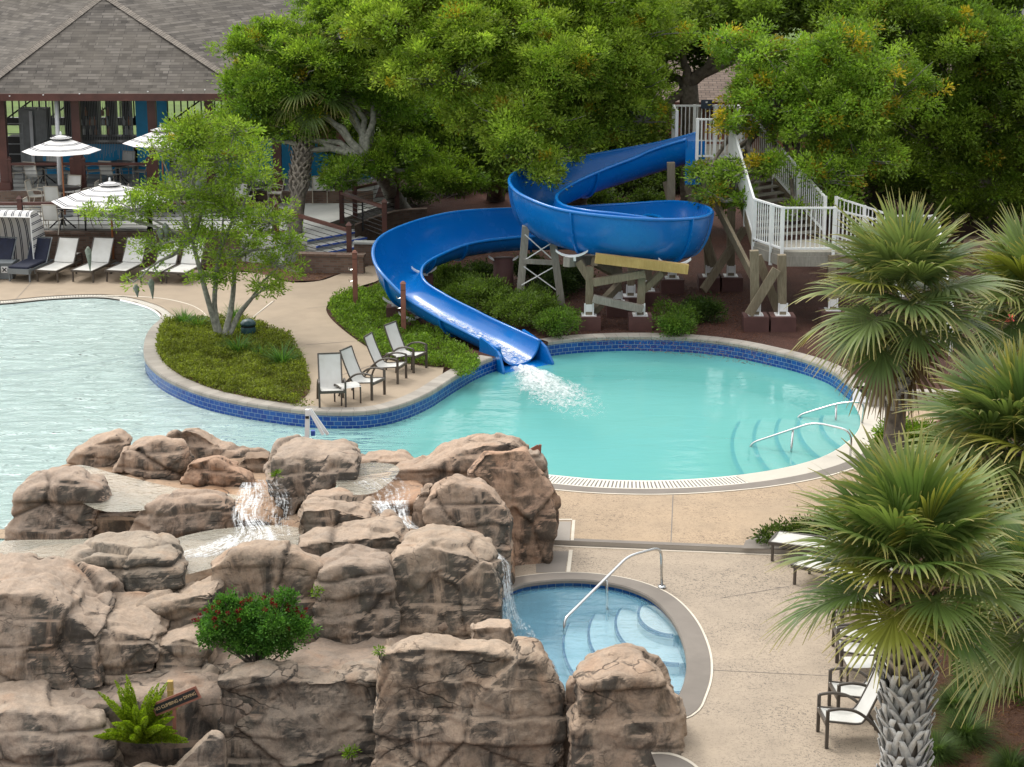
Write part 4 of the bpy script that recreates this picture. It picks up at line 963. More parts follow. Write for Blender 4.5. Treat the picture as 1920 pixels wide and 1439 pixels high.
    a = m2.attributes.new('Col', 'FLOAT_COLOR', 'POINT'); c = np.ones((nv, 4), dtype=np.float32)
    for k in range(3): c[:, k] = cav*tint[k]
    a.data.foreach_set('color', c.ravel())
    m2.polygons.foreach_set('use_smooth', np.ones(len(m2.polygons), dtype=bool)); m2.update()
    m2.name = name; o = link_mesh(name, m2, M['rock']); o.location = L0
    return tag(o, label, 'boulder', GRP)
warm = (1.06, .98, .92); grey = (.86, .89, .9); rust = (1.08, .88, .76)
# back ridge against the pool
rock('low pointed boulder at the far left tip of the back ridge beside the pool', [(118, 874), (140, 850), (200, 822), (216, 818), (236, 832), (230, 862), (214, 886), (160, 882)], 39.5, .8, 1, tint=warm, strata=.3)
rock('rounded brown boulder right of the ridge tip behind the still rock pool', [(208, 890), (222, 846), (285, 830), (335, 838), (350, 866), (330, 906), (270, 900)], 39.0, .9, 2, tint=warm, strata=.35)
rock('highest boulder of the back ridge with its long slope falling towards the right', [(290, 850), (312, 822), (345, 808), (372, 816), (405, 838), (460, 852), (505, 866), (505, 905), (430, 890), (345, 872)], 40.0, .9, 3, tint=warm, strata=.3)
rock('wet cracked boulder where the back ridge drops to the upper cascade', [(328, 912), (345, 872), (400, 864), (440, 884), (464, 898), (474, 914), (424, 934), (370, 926)], 38.2, .8, 4, tint=rust, strata=.3)
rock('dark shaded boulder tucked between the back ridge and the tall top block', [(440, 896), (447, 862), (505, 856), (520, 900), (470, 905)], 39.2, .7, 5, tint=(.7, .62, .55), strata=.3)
# left
rock('large domed boulder at the left edge standing in front of the swimming pool', [(12, 1016), (16, 965), (30, 928), (62, 914), (130, 906), (182, 922), (194, 952), (184, 1004), (150, 1020)], 36.2, 1.3, 6, tint=(.95, .92, .9), rise=.0)
rock('low saddle of rock joining the domed left boulder to the long boulder', [(160, 1000), (176, 950), (230, 944), (268, 956), (262, 1006)], 36.4, .7, 7, tint=(.95, .9, .88), strata=.3)
rock('long horizontal boulder between the still pool and the lower stream', [(232, 1010), (250, 960), (300, 942), (400, 938), (430, 948), (438, 976), (428, 1010), (370, 1028), (300, 1020)], 35.8, 1.0, 8, tint=(.98, .92, .88))
# top block and centre
rock('tall grey topped block at the top centre with white water stains', [(500, 905), (508, 866), (560, 862), (640, 866), (668, 874), (664, 906), (622, 922), (562, 952), (548, 985), (526, 966), (508, 926)], 37.0, 1.6, 9, tint=(.98, .96, .94), rise=.05)
rock('broad ledge block directly below the tall top block left of the white cascade', [(540, 1075), (548, 990), (560, 960), (620, 955), (690, 970), (706, 990), (726, 1050), (640, 1075)], 34.8, 1.7, 10, tint=(1, .95, .9))
rock('wide sloping slab in the middle of the rockwork above the small green plant', [(540, 1100), (556, 1030), (650, 1012), (740, 1006), (766, 1030), (740, 1066), (716, 1085)], 33.8, 1.5, 11, tint=(.97, .94, .9), strata=.3)
rock('biggest central boulder with a flat sloping top beside the spa waterfall', [(712, 1200), (722, 1080), (736, 1052), (800, 1036), (870, 1046), (926, 1070), (940, 1104), (937, 1190), (860, 1210)], 32.4, 1.7, 12, tint=(1, .97, .92), strata=.5, rise=.1, vox=.04)
rock('layered dark wall stones left of the biggest central boulder', [(584, 1290), (590, 1085), (640, 1072), (720, 1078), (742, 1240), (720, 1290)], 32.0, 1.6, 13, tint=(.82, .80, .78), strata=.33)
rock('lower dark base stones under the biggest central boulder', [(570, 1420), (590, 1230), (720, 1190), (930, 1185), (925, 1330), (760, 1420)], 32.2, 1.3, 31, tint=(.8, .74, .7), strata=.35)
# right
rock('long ridge boulder climbing right towards the tall column above the white cascade', [(690, 925), (742, 888), (790, 878), (860, 856), (905, 836), (960, 832), (990, 850), (985, 900), (900, 900), (850, 915), (800, 940), (740, 935)], 37.9, 1.2, 14, tint=warm, strata=.35)
rock('low flat boulder behind the upper spring by the pool edge', [(650, 892), (668, 870), (760, 866), (790, 884), (764, 906), (700, 904)], 39.0, .8, 15, tint=warm, strata=.25)
rock('tall rust brown rock column at the right end beside the spa deck', [(872, 905), (905, 862), (985, 856), (1004, 892), (1036, 932), (1044, 990), (1040, 1056), (1016, 1094), (940, 1100), (928, 1000)], 36.4, 1.3, 16, tint=rust, strata=.4, shrink=.9)
rock('small grey cap stone perched on the right shoulder of the tall column', [(985, 905), (988, 858), (1010, 850), (1024, 872), (1030, 920)], 37.2, .8, 17, tint=(.95, .93, .9), strata=.25, amp=.6)
rock('pale egg shaped boulder leaning against the tall column', [(800, 985), (800, 945), (836, 915), (908, 922), (948, 958), (960, 1015), (954, 1076), (905, 1066), (850, 1030)], 35.0, 1.1, 18, tint=warm, rise=.12, strata=.42, shrink=.7)
rock('small squarish stone wedged left of the pale egg shaped boulder', [(764, 990), (768, 945), (784, 922), (812, 920), (812, 985), (790, 1000)], 35.2, .8, 19, tint=warm, strata=.3, amp=.6)
# spa front
rock('long flat topped front boulder hiding the near edge of the hot tub', [(690, 1600), (702, 1300), (716, 1236), (800, 1226), (900, 1228), (1000, 1244), (1038, 1276), (1060, 1320), (1066, 1400), (1080, 1600)], 28.7, 1.1, 20, lean=.06, tint=(1.02, .98, .92), rise=.08, strata=.45, vox=.034)
rock('upper back slab lying on the long front boulder next to the falling water', [(866, 1240), (880, 1180), (960, 1178), (975, 1225), (1010, 1262), (960, 1275)], 29.9, .7, 32, tint=(1.04, 1, .95), strata=.25, amp=.7)
rock('rounded front boulder at the right corner of the rockwork on the deck', [(1068, 1600), (1082, 1340), (1092, 1288), (1150, 1268), (1212, 1270), (1250, 1292), (1274, 1322), (1282, 1370), (1280, 1450), (1284, 1600)], 28.15, 1.3, 21, lean=.05, tint=(1.02, .95, .88), rise=.08, strata=.45, vox=.034)
rock('small upright stone squeezed between the two front boulders by the hot tub', [(1054, 1345), (1058, 1292), (1074, 1280), (1088, 1296), (1088, 1345)], 28.9, .5, 22, tint=warm, strata=.3, amp=.5)
# centre left
rock('loaf shaped grey boulder in front of the lower stream with a chipped top', [(100, 1100), (118, 1060), (168, 1042), (260, 1044), (312, 1054), (328, 1076), (326, 1120), (292, 1142), (150, 1136)], 32.6, 1.3, 23, tint=(.9, .92, .9), rise=.05)
rock('upright square stone behind the red flowering shrub below the stream', [(382, 1230), (386, 1075), (430, 1048), (540, 1044), (600, 1066), (600, 1230)], 32.3, 1.2, 24, tint=(.95, .9, .84), strata=.5)
rock('smooth rounded shoulder of rock at the left frame edge', [(-140, 1330), (-120, 1150), (0, 1125), (60, 1130), (130, 1170), (184, 1200), (192, 1295), (120, 1320)], 30.4, 2.1, 25, tint=(.98, .95, .92), rise=.25, shrink=.95, vox=.04)
rock('stone with a dark stained face right of the left shoulder', [(160, 1275), (168, 1190), (230, 1194), (282, 1200), (300, 1226), (294, 1268), (240, 1276)], 30.8, 1.6, 26, tint=(.97, .94, .9), rise=.25, shrink=.95)
rock('boulder with a white branching stain left of the red flowering shrub', [(252, 1190), (268, 1140), (320, 1126), (404, 1110), (406, 1200), (330, 1205)], 31.8, 1.2, 27, tint=(1, .97, .92), strata=.35)
rock('stepped small slabs under the stained boulder beside the shrub ledge', [(280, 1290), (290, 1214), (340, 1202), (390, 1214), (400, 1290)], 30.9, 1.0, 28, tint=(1, .97, .93), strata=.2, amp=.8)
rock('layered wall stones behind the bright green fern and wooden sign', [(180, 1440), (186, 1275), (300, 1268), (402, 1272), (404, 1440)], 30.5, .9, 29, tint=(.78, .78, .76), strata=.2, amp=.8)
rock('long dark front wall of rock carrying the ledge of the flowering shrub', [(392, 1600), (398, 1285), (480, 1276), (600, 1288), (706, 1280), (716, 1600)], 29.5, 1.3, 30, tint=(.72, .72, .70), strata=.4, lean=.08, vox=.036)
rock('big pale bulging boulder at the lower left corner', [(-140, 1600), (-120, 1370), (0, 1350), (100, 1352), (180, 1368), (206, 1430), (216, 1600)], 29.0, 1.5, 33, tint=(.97, .96, .94), rise=.15, vox=.036)
rock('slanting edge stone in front of the fern pocket', [(286, 1600), (290, 1478), (340, 1430), (390, 1388), (414, 1398), (418, 1460), (418, 1600)], 28.6, .8, 34, tint=(.96, .95, .92), lean=.12, amp=.6, strata=.3)
rock('low rounded stone at the bottom edge below the fern', [(196, 1600), (212, 1466), (260, 1446), (320, 1460), (330, 1600)], 28.4, .6, 35, tint=(.98, .97, .95), amp=.7, strata=.3)
rock('orange stained rock bowl holding the spring behind the tall top block', [(600, 1030), (612, 958), (680, 950), (790, 945), (800, 975), (790, 1030)], 36.4, 2.2, 40, lean=.1, rise=-.0, vox=.05, sm=5, tint=(1.05, .83, .68), shrink=.97, amp=.7)
rock('narrow filler stone low between the two big front boulders', [(1020, 1600), (1030, 1350), (1070, 1325), (1110, 1350), (1120, 1600)], 28.9, .9, 41, tint=(1.0, .93, .86), amp=.7)
rock('low mass of rock under the streams joining the boulders together', [(-150, 1330), (-130, 1160), (0, 1140), (200, 1130), (420, 1120), (560, 1100), (760, 1090), (880, 1130), (900, 1300)], 32.9, 4.6, 36, lean=0, rise=.1, vox=.09, sm=6, tint=(.9, .8, .7), shrink=.95)
rock('upper mass of rock under the spring and the white cascade', [(430, 1120), (450, 1050), (560, 1035), (700, 1030), (860, 1035), (960, 1050), (960, 1140)], 35.2, 3.6, 37, lean=0, rise=.0, vox=.09, sm=6, tint=(1.0, .78, .62), shrink=.95)
rock('flat rock basin under the still brown pool joining the back ridge', [(20, 1030), (30, 985), (120, 972), (330, 972), (520, 975), (540, 1030)], 36.3, 4.1, 39, lean=0, rise=.0, vox=.08, sm=4, tint=(1, .86, .72), shrink=.97, amp=.6)
rock('rock ledge under the soil of the planted shrub and fern', [(-150, 1600), (-140, 1345), (100, 1330), (420, 1300), (720, 1296), (1000, 1300), (1060, 1330), (1100, 1600)], 29.8, 2.6, 38, lean=0, rise=.0, vox=.09, sm=5, tint=(.75, .72, .7), shrink=.97)
# ---- rock pools and falling water
def patch(name, label, pts, mat, z=None, D=None):
    q = [G(a, b, z) for a, b in pts]; q = spline(q, 4, True)
    o = sheet(name, [(p.x, p.y) for p in q], M[mat], z, step=.25)
    return tag(o, label, 'water')
def zat(py, D): return P(960, py, D).z
patch('rock_pool', 'still shallow brown pool behind the long boulder', [(110, 885), (150, 872), (215, 888), (330, 915), (420, 925), (450, 935), (330, 950), (200, 960), (130, 930), (60, 915)], 'rock_water', zat(905, 37.6))
patch('rock_pool', 'pale shallow pool at the left edge in front of the domed boulder', [(-120, 1035), (0, 1015), (120, 1012), (230, 1010), (260, 1040), (130, 1085), (60, 1130), (-120, 1150)], 'rock_water', zat(1050, 34.2))
patch('rock_pool', 'small pool of moving water right of the loaf shaped boulder', [(300, 1040), (330, 1010), (430, 990), (560, 990), (560, 1050), (450, 1050), (400, 1065), (320, 1080)], 'rock_water', zat(1025, 34.4))
patch('rock_pool', 'little spring pool behind the tall top block', [(630, 905), (640, 880), (690, 868), (740, 872), (745, 890), (700, 925), (640, 925)], 'rock_water', zat(892, 37.4))
def fall(name, label, L, Rr, mat='fall', n=7, thick=.03):
    """L, Rr: lists of (px,py,D) left and right edges from top to bottom"""
    A = spline([P(*p) for p in L], 6); B = spline([P(*p) for p in Rr], 6); V = []; Fc = []; UV = []; s = 0
    for i, (a, b) in enumerate(zip(A, B)):
        if i: s += ((a+b)/2-(A[i-1]+B[i-1])/2).length
        for k in range(n+1):
            u = k/n; p = a.lerp(b, u); q = p*3; p = p+Vector((0, -1, .3))*(.05*math.sin(math.pi*u)+.05*noise.noise(Vector((u*6, s*2, len(label)))))
            V.append(tuple(p)); UV.append((u, s*.5))
    for i in range(len(A)-1):
        for k in range(n): q = i*(n+1)+k; Fc.append([q, q+n+1, q+n+2, q+1])
    return tag(np_mesh(name, V, Fc, M[mat], None, smooth=True, uv=UV), label, 'waterfall')
fall('waterfall', 'rushing white cascade tumbling left of the tall top block', [(452, 905, 37.2), (440, 930, 36.6), (432, 965, 35.6), (436, 1000, 34.7), (400, 1030, 34.0)], [(492, 905, 37.2), (500, 930, 36.6), (490, 965, 35.4), (520, 1000, 34.5), (530, 1030, 34.0)])
fall('waterfall', 'thin veil of water over orange rock at the right side of the white cascade', [(480, 900, 37.1), (492, 935, 36.3), (488, 975, 35.2), (500, 1005, 34.4)], [(525, 900, 37.1), (550, 935, 36.3), (548, 975, 35.2), (550, 1005, 34.4)], 'stream')
fall('waterfall', 'thin foamy stream running out beside the loaf shaped boulder', [(430, 1000, 34.6), (380, 1020, 34.2), (318, 1040, 33.9)], [(450, 1020, 34.3), (410, 1042, 33.9), (330, 1062, 33.7)])
fall('waterfall', 'upper lip of water sliding from the spring pool over orange rock', [(655, 905, 37.0), (675, 925, 36.4), (690, 950, 35.9)], [(745, 892, 37.0), (775, 915, 36.4), (770, 942, 35.9)], 'stream')
fall('waterfall', 'bright white cascade in the chute left of the pale egg shaped boulder', [(685, 940, 35.9), (700, 955, 35.5), (712, 975, 35.1), (745, 990, 34.8)], [(770, 938, 35.9), (768, 950, 35.5), (772, 975, 35.1), (790, 992, 34.8)])
fall('waterfall', 'waterfall dropping from the boulders into the hot tub', [(905, 1040, 33.9), (922, 1062, 33.5), (928, 1095, 33.3), (934, 1130, 33.3), (940, 1178, 33.25)], [(935, 1036, 34.1), (956, 1058, 33.8), (962, 1095, 33.6), (968, 1135, 33.55), (985, 1180, 33.5)])
o = patch('splash', 'white splash patch in the hot tub at the foot of the waterfall', [(930, 1165), (960, 1150), (990, 1170), (1005, 1200), (985, 1225), (945, 1210)], 'stream', ZS+.012)
# ------------------------------------------------------------------ chairs, loungers, tables
def arc_pts(p): return spline([Vector(q) for q in p], 5)
def sling_strip(m, prof, w, sag=.02, n=6):
    prof = arc_pts(prof)
    for i in range(len(prof)-1):
        for k in range(n):
            def q(pp, u): return Vector((-w/2+w*u, pp.y, pp.z-sag*math.sin(math.pi*u)))
            m.quad(q(prof[i], k/n), q(prof[i], (k+1)/n), q(prof[i+1], (k+1)/n), q(prof[i+1], k/n))
def make_sling_chair():
    r = thing('sling_chair', 'sling chair', 'chair'); mt = M['bronze']
    prof = [(0, -.36, .42), (0, -.1, .385), (0, .14, .36), (0, .24, .42), (0, .36, .66), (0, .46, .90), (0, .53, 1.10)]
    for s in (-1, 1):
        x = .30*s
        part('leg', mt, r, lambda m: m.bar((x, -.33, 0), (x, -.33, .60), .045, .05))
        part('arm', mt, r, lambda m: m.tube(arc_pts([(x, -.33, .60), (x, -.12, .62), (x, .12, .56), (x, .34, .38), (x, .50, .16), (x, .56, 0)]), .024, 6), True)
    def fr(m):
        for s in (-1, 1): m.tube(arc_pts([(s*.265, q[1], q[2]) for q in prof]), .018, 6)
        m.bar((-.3, -.34, .385), (.3, -.34, .385), .04, .06); m.bar((-.265, .53, 1.09), (.265, .53, 1.09), .03, .03); m.bar((-.3, .33, .37), (.3, .33, .37), .03, .03)
    part('seat_frame', mt, r, fr)
    part('sling', M['sling'], r, lambda m: sling_strip(m, prof, .53), True)
    return r
def make_lounger(cloth, frame, mat2=None):
    r = thing('sun_lounger', 'lounger', 'sun lounger'); mt = M[frame]; w = .66
    prof = [(0, -1.05, .37), (0, -.5, .36), (0, .12, .355), (0, .22, .39), (0, .42, .68), (0, .62, .98), (0, .70, 1.06)]
    for x in (-1, 1):
        for y in (-.98, .35): part('leg', mt, r, lambda m: m.bar((x*.33, y, 0), (x*.33, y, .36), .045, .045))
    def fr(m):
        for s in (-1, 1): m.bar((s*.335, -1.06, .345), (s*.335, .75, .345), .04, .06); m.tube(arc_pts([(s*.33, q[1], q[2]) for q in prof[2:]]), .02, 6)
        m.bar((-.33, -1.05, .345), (.33, -1.05, .345), .04, .06); m.bar((-.33, .70, 1.06), (.33, .70, 1.06), .03, .03); m.bar((-.33, .74, .345), (.33, .74, .345), .04, .05)
        for s in (-1, 1): m.bar((s*.28, .55, .36), (s*.28, .5, .78), .02, .02)
    part('frame', mt, r, fr)
    if mat2:
        def cu(m):
            m.box((0, -.45, .43), (.64, 1.2, .10)); m.hexa([(-.32, .16, .38), (.32, .16, .38), (.32, .28, .34), (-.32, .28, .34), (-.32, .62, 1.06), (.32, .62, 1.06), (.32, .72, 1.0), (-.32, .72, 1.0)])
        o = part('cushion', M[cloth], r, cu); b = o.modifiers.new('b', 'BEVEL'); b.width = .03; b.segments = 2
        part('skirt', M[frame], r, lambda m: m.box((0, -.98, .33), (.70, .2, .16)))
    else:
        part('sling', M[cloth], r, lambda m: sling_strip(m, prof[:4], .63, .015), True); part('back_sling', M[cloth], r, lambda m: sling_strip(m, [(0, .2, .40)]+prof[4:], .63, .015), True)
    return r
def make_side_table(cloth='sling'):
    r = thing('side_table', 'table', 'side table'); mt = M['bronze']
    for s in (-1, 1): part('leg', mt, r, lambda m: (m.tube(arc_pts([(s*.24, -.2, 0), (s*.24, -.2, .36), (s*.24, -.14, .42), (s*.24, .14, .42), (s*.24, .2, .36), (s*.24, .2, 0)]), .02, 6)), True)
    part('table_top', M[cloth], r, lambda m: sling_strip(m, [(0, -.23, .40), (0, -.12, .445), (0, .12, .445), (0, .23, .40)], .5, 0), True)
    return r
def place(o, p, rz): o.location = p; o.rotation_euler = (0, 0, rz); return o
used = set()
def inst(proto, p, rz, label, group):
    o = proto if proto.name not in used else copy_tree(proto)
    used.add(proto.name); o['label'] = label; o['group'] = group
    return place(o, p, rz)
ch = make_sling_chair(); st_ = make_side_table()
def by_feet(a, b, zf, proto, label, group, fy=-.33):
    A, B = zf(*a), zf(*b); d = (B-A); ang = math.atan2(d.y, d.x); mid = (A+B)/2
    c = mid-Matrix.Rotation(ang, 3, 'Z')@Vector((0, fy, 0)); c.z = mid.z
    return inst(proto, c, ang, label, group)
GD = lambda a, b: (lambda v: Vector((v.x, v.y, gz(v.x, v.y)+.016)))(GL(a, b))
g1 = 'grey sling chairs on the island deck'
by_feet((598.6, 768), (649.3, 766), GD, ch, 'grey sling chair at the left end of the island row beside the planted bed', g1)
by_feet((695, 753.5), (723.5, 740), GD, ch, 'second grey sling chair from the planted bed with a side table at its left arm', g1)
by_feet((743.5, 723.6), (764, 709), GD, ch, 'third grey sling chair from the planted bed standing near the slide side', g1)
by_feet((772, 702.5), (803, 689.7), GD, ch, 'grey sling chair nearest to the slide with its back at the brown post', g1)
inst(st_, GD(652, 756), R(28), 'small sling topped side table between the first and second island chairs', 'side tables by the chairs')
inst(st_, GD(748, 695), R(40), 'small sling topped side table beside the sling chair nearest the slide', 'side tables by the chairs')
# right row, facing the hot tub
g2 = 'white sling chairs in the row under the palm'
GR = lambda a, b: G(a, b, ZL+.004)
labs = ['white sling chair closest to the camera beside the grey palm trunk', 'white sling chair second from the bottom of the row under the palm', 'white sling chair just beyond the side table under the palm', 'white sling chair second beyond the side table half under palm leaves', 'white sling chair in the middle of the row hidden by yellow palm leaves', 'white sling chair near the far end of the row behind hanging palm leaves']
for (x, y), l in zip(((1545, 1402), (1566, 1352), (1577, 1270), (1570, 1238), (1582, 1182), (1560, 1140)), labs):
    inst(ch, GR(x, y)+Vector((.34, .30, 0)), R(-90+(x % 7-3)*2), l, g2)
inst(st_, GR(1604, 1300)+Vector((.1, .3, 0)), R(4), 'low sling side table in the chair row under the palm', 'side tables by the chairs')
wl = make_lounger('sling', 'bronze')
g3 = 'white sling loungers'
inst(wl, GR(1580, 1112)+Vector((.2, .2, 0)), R(-122), 'white lounger with raised back by the hedge, nearer the palm trunk', g3)
inst(wl, GR(1522, 1066)+Vector((.35, .35, 0)), R(-112), 'white lounger standing by the hedge with its foot end on the deck step', g3)
inst(wl, GR(1632, 1072)+Vector((.3, .3, 0)), R(-128), 'white lounger deepest under the palm leaves beside the hedge', g3)
# left lounger row
lb = ['white lounger next to the striped cabana', 'white lounger right of the little wooden tray table', 'white lounger third from the striped cabana', 'white lounger behind the leaning tree, left of the last one', 'white lounger at the right end of the far row behind the tree']
for (a, b), l in zip((((67, 530), (112, 530)), ((134, 530), (178.5, 530.5)), ((197.5, 530), (242, 530.5)), ((265, 532), (303, 533)), ((309, 533), (353, 534))), lb):
    A = GD(*a); B = GD(*b); mid = (A+B)/2; ang = R(-13); c = mid-Matrix.Rotation(ang, 3, 'Z')@Vector((0, -.98, 0)); c.z = gz(c.x, c.y)+.016; inst(wl, c, ang, l, g3)
nl = make_lounger('navy', 'grey_frame', True)
for a, b, l in ((-52, -8, 'navy cushioned lounger cut by the left frame edge inside the cabana'), (18, 57, 'navy cushioned lounger under the right half of the striped cabana')):
    mid = (GD(a, 529)+GD(b, 530))/2; ang = R(-13); c = mid-Matrix.Rotation(ang, 3, 'Z')@Vector((0, -.98, 0)); c.z = mid.z; inst(nl, c, ang, l, 'navy loungers in the cabana')
sd = inst(st_, GD(136, 502), R(-13), 'small tray table between the first two white loungers', 'side tables by the chairs')
bx = thing('storage_box', 'grey box with a white square label between the navy loungers', 'box', GD(12, 522))
p = root_loc(bx); part('box_body', M['grey_frame'], bx, lambda m: (m.box(p+Vector((0, 0, .24)), (.5, .5, .46)), m.box(p+Vector((0, 0, .49)), (.54, .54, .04))))
part('label_plate', M['white_paint'], bx, lambda m: m.box(p+Vector((.02, -.255, .30)), (.2, .012, .2)))
part('label_mark', M['sign_black'], bx, lambda m: (m.bar(p+Vector((-.04, -.265, .24)), p+Vector((.08, -.265, .36)), .008, .03), m.bar(p+Vector((.08, -.265, .24)), p+Vector((-.04, -.265, .36)), .008, .03)))
# striped cabana
q0 = GD(68, 513); W = 2.25
cb = thing('cabana', 'navy and white striped clamshell cabana over the navy loungers', 'cabana', Vector((q0.x, q0.y, q0.z)))
ang = R(-8); Mz = Matrix.Rotation(ang, 3, 'Z'); T = lambda x, y, z: q0+Mz@Vector((x, y, z))
prof = [(-.25, 1.78), (-.1, 1.92), (.25, 1.9), (.5, 1.74), (.8, 1.4), (.95, .9), (1.02, .35), (1.02, .05)]
pr = spline([Vector((0, a, b)) for a, b in prof], 5)
def shell(m):
    L = 0
    for a, b in zip(pr, pr[1:]):
        l2 = L+(b-a).length; n = 12
        for k in range(n):
            x0, x1 = -W*k/n, -W*(k+1)/n
            m.quad(T(x1, a.y, a.z), T(x0, a.y, a.z), T(x0, b.y, b.z), T(x1, b.y, b.z), [(x1, L), (x0, L), (x0, l2), (x1, l2)])
        L = l2
part('canopy', M['cabana'], cb, shell, True)
def side(m, x):
    if True:
        base = [Vector((0, -.12, .05)), Vector((0, -.2, .8)), Vector((0, -.25, 1.5))]
        for a, b in zip(pr, pr[1:]):
            m.quad(T(x, -.2, min(a.z, 1.78)), T(x, a.y, a.z), T(x, b.y, b.z), T(x, -.16, min(b.z, 1.78)), [(min(a.z, 1.78), -.2), (a.z, a.y), (b.z, b.y), (min(b.z, 1.78), -.2)])
for x_ in (0, -W): part('side_panel', M['cabana'], cb, lambda m: side(m, x_))
part('cabana_frame', M['white_paint'], cb, lambda m: [m.tube([T(x, -.12, 0), T(x, -.2, .9), T(x, -.25, 1.78)], .022, 6) for x in (.01, -W-.01)]+[m.tube([T(.01, -.25, 1.78), T(-W, -.25, 1.78)], .022, 6), m.tube([T(.01, .6, 1.73), T(-W, .6, 1.73)], .012, 6)])
# umbrellas
def umbrella(label, top, rad, drop, zbase, polemat, npole=.028, rot=0):
    r = thing('patio_umbrella', label, 'umbrella', Vector((top.x, top.y, zbase)), 'striped patio umbrellas')
    part('pole', M[polemat], r, lambda m: m.tube([Vector((top.x, top.y, zbase)), top], npole, 10), True)
    part('base', M['grey_frame'], r, lambda m: m.lathe((top.x, top.y, zbase), [(0, .06), (.24, .05), (.26, 0)], 20))
    def can(m):
        n = 8; S = 6
        for k in range(n):
            a0 = rot+2*math.pi*k/n; a1 = rot+2*math.pi*(k+1)/n
            for j in range(S):
                pts = []
                for (jj, aa) in ((j, a0), (j, a1), (j+1, a1), (j+1, a0)):
                    t = jj/S; rr = rad*t; z = -drop*(t**1.25)
                    pts.append((top.x+rr*math.cos(aa), top.y+rr*math.sin(aa), top.z+z))
                v0, v1 = (j/S)*rad, ((j+1)/S)*rad
                m.quad(*pts, [(0, v0), (1, v0), (1, v1), (0, v1)])
            e0 = Vector((top.x+rad*math.cos(a0), top.y+rad*math.sin(a0), top.z-drop)); e1 = Vector((top.x+rad*math.cos(a1), top.y+rad*math.sin(a1), top.z-drop))
    part('canopy', M['umb'], r, can)
    part('vent_cap', M['umb'], r, lambda m: [m.quad((top.x, top.y, top.z+.10), (top.x, top.y, top.z+.10), (top.x+.36*math.cos(rot+2*math.pi*(k+1)/8), top.y+.36*math.sin(rot+2*math.pi*(k+1)/8), top.z+.005), (top.x+.36*math.cos(rot+2*math.pi*k/8), top.y+.36*math.sin(rot+2*math.pi*k/8), top.z+.005), [(0, .0), (1, 0), (1, .34), (0, .34)]) for k in range(8)])
    part('finial', M['white_plastic'], r, lambda m: m.lathe(top+Vector((0, 0, .09)), [(.0, .14), (.03, .1), (.04, .04), (.02, 0)], 8), True)
    for k in range(8):
        a0 = rot+2*math.pi*k/8
        part('rib', M[polemat], r, lambda m: m.bar(top+Vector((0, 0, -.06)), top+Vector((rad*.97*math.cos(a0), rad*.97*math.sin(a0), -drop*.97-.03)), .02, .02))
    return r
umbrella('striped umbrella with its orange pole through a dark table on the upper terrace', P(114, 259, 67.5), 1.28, .42, 1.0, 'umb_pole', rot=R(10))
umbrella('larger striped umbrella behind the white loungers partly covered by the tree', P(206, 346, 64.3), 1.85, .52, .05, 'umb_pole', .035, rot=R(4))
umbrella('striped umbrella on the terrace mostly hidden behind the leaning tree crown', P(302, 244, 68.6), 1.3, .42, 1.0, 'umb_pole', rot=R(12))
# two brown hook posts, speaker, pool lift, handrails, sign
for (xt, yt, xb, yb, l) in ((669, 474, 667, 583, 'red brown square post with hooks standing left of the slide bend'), (757, 532, 757, 625, 'red brown square post with hooks in front of the slide bend')):
    b = GL(xb, yb); t = P(xt, yt, b.y); r = thing('hook_post', l, 'post', b, 'hook posts by the slide')
    part('post_shaft', M['red_wood'], r, lambda m: (m.bar(b, Vector((b.x, b.y, t.z)), .13, .13), m.hexa([Vector((b.x+dx*s, b.y+dy*s, t.z+dz)) for dz, s in ((0, .075), (.06, .03)) for dx, dy in ((-1, -1), (1, -1), (1, 1), (-1, 1))])))
    for k in (.52, .72): part('hook', M['steel'], r, lambda m: m.tube(arc_pts([(b.x-.06, b.y-.05, b.z+(t.z-b.z)*k), (b.x-.15, b.y-.06, b.z+(t.z-b.z)*k-.02), (b.x-.17, b.y-.06, b.z+(t.z-b.z)*k+.05)]), .012, 5))
    part('notch', M['brown_wood'], r, lambda m: m.box((b.x, b.y, t.z-.17), (.136, .136, .02)))
p = GL(466, 632)+Vector((0, 0, .12)); sp_ = thing('garden_speaker', 'dark teal mushroom shaped outdoor speaker on the island bed', 'speaker', p)
part('speaker_base', M['teal'], sp_, lambda m: m.lathe(p, [(.19, 0), (.2, .1), (.19, .16)], 20), True)
part('speaker_dome', M['teal'], sp_, lambda m: m.lathe(p+Vector((0, 0, .21)), [(.16, -.0), (.21, .0), (.2, .06), (.15, .12), (.08, .15), (0, .16)], 20), True)
part('speaker_slot', M['black'], sp_, lambda m: m.lathe(p+Vector((0, 0, .15)), [(.15, 0), (.15, .07)], 16))
D = 39.6; lf = thing('pool_lift', 'white pool lift arm rising behind the tall top rock', 'pool lift', P(580, 840, D))
part('mast', M['white_plastic'], lf, lambda m: m.bar(P(575, 850, D), P(577, 768, D), .09, .09)); part('mast_head', M['black'], lf, lambda m: m.box(P(576, 783, D-.05), (.07, .03, .05)))
for o_, d_ in ((0, -.04), (9, .08)): part('lift_arm', M['white_plastic'], lf, lambda m: m.bar(P(579+o_*.3, 768, D+d_), P(606+o_, 815, D+d_), .055, .055))
part('seat', M['blue_nose'], lf, lambda m: m.box(P(587, 812, D+.1), (.08, .1, .1)))
def rail(name, label, pts, posts, r=.024, flange=()):
    t = thing(name, label, 'handrail', pts[0], 'steel pool handrails')
    m = MB(); m.tube(pts, r, 10); m.build('rail_tube', M['steel'], t, True)
    for a, b in posts: part('rail_post', M['steel'], t, lambda m: m.tube([a, b], r, 10), True)
    for f in flange: part('rail_flange', M['steel'], t, lambda m: m.lathe(f, [(.0, .03), (.07, .028), (.075, 0)], 16), True)
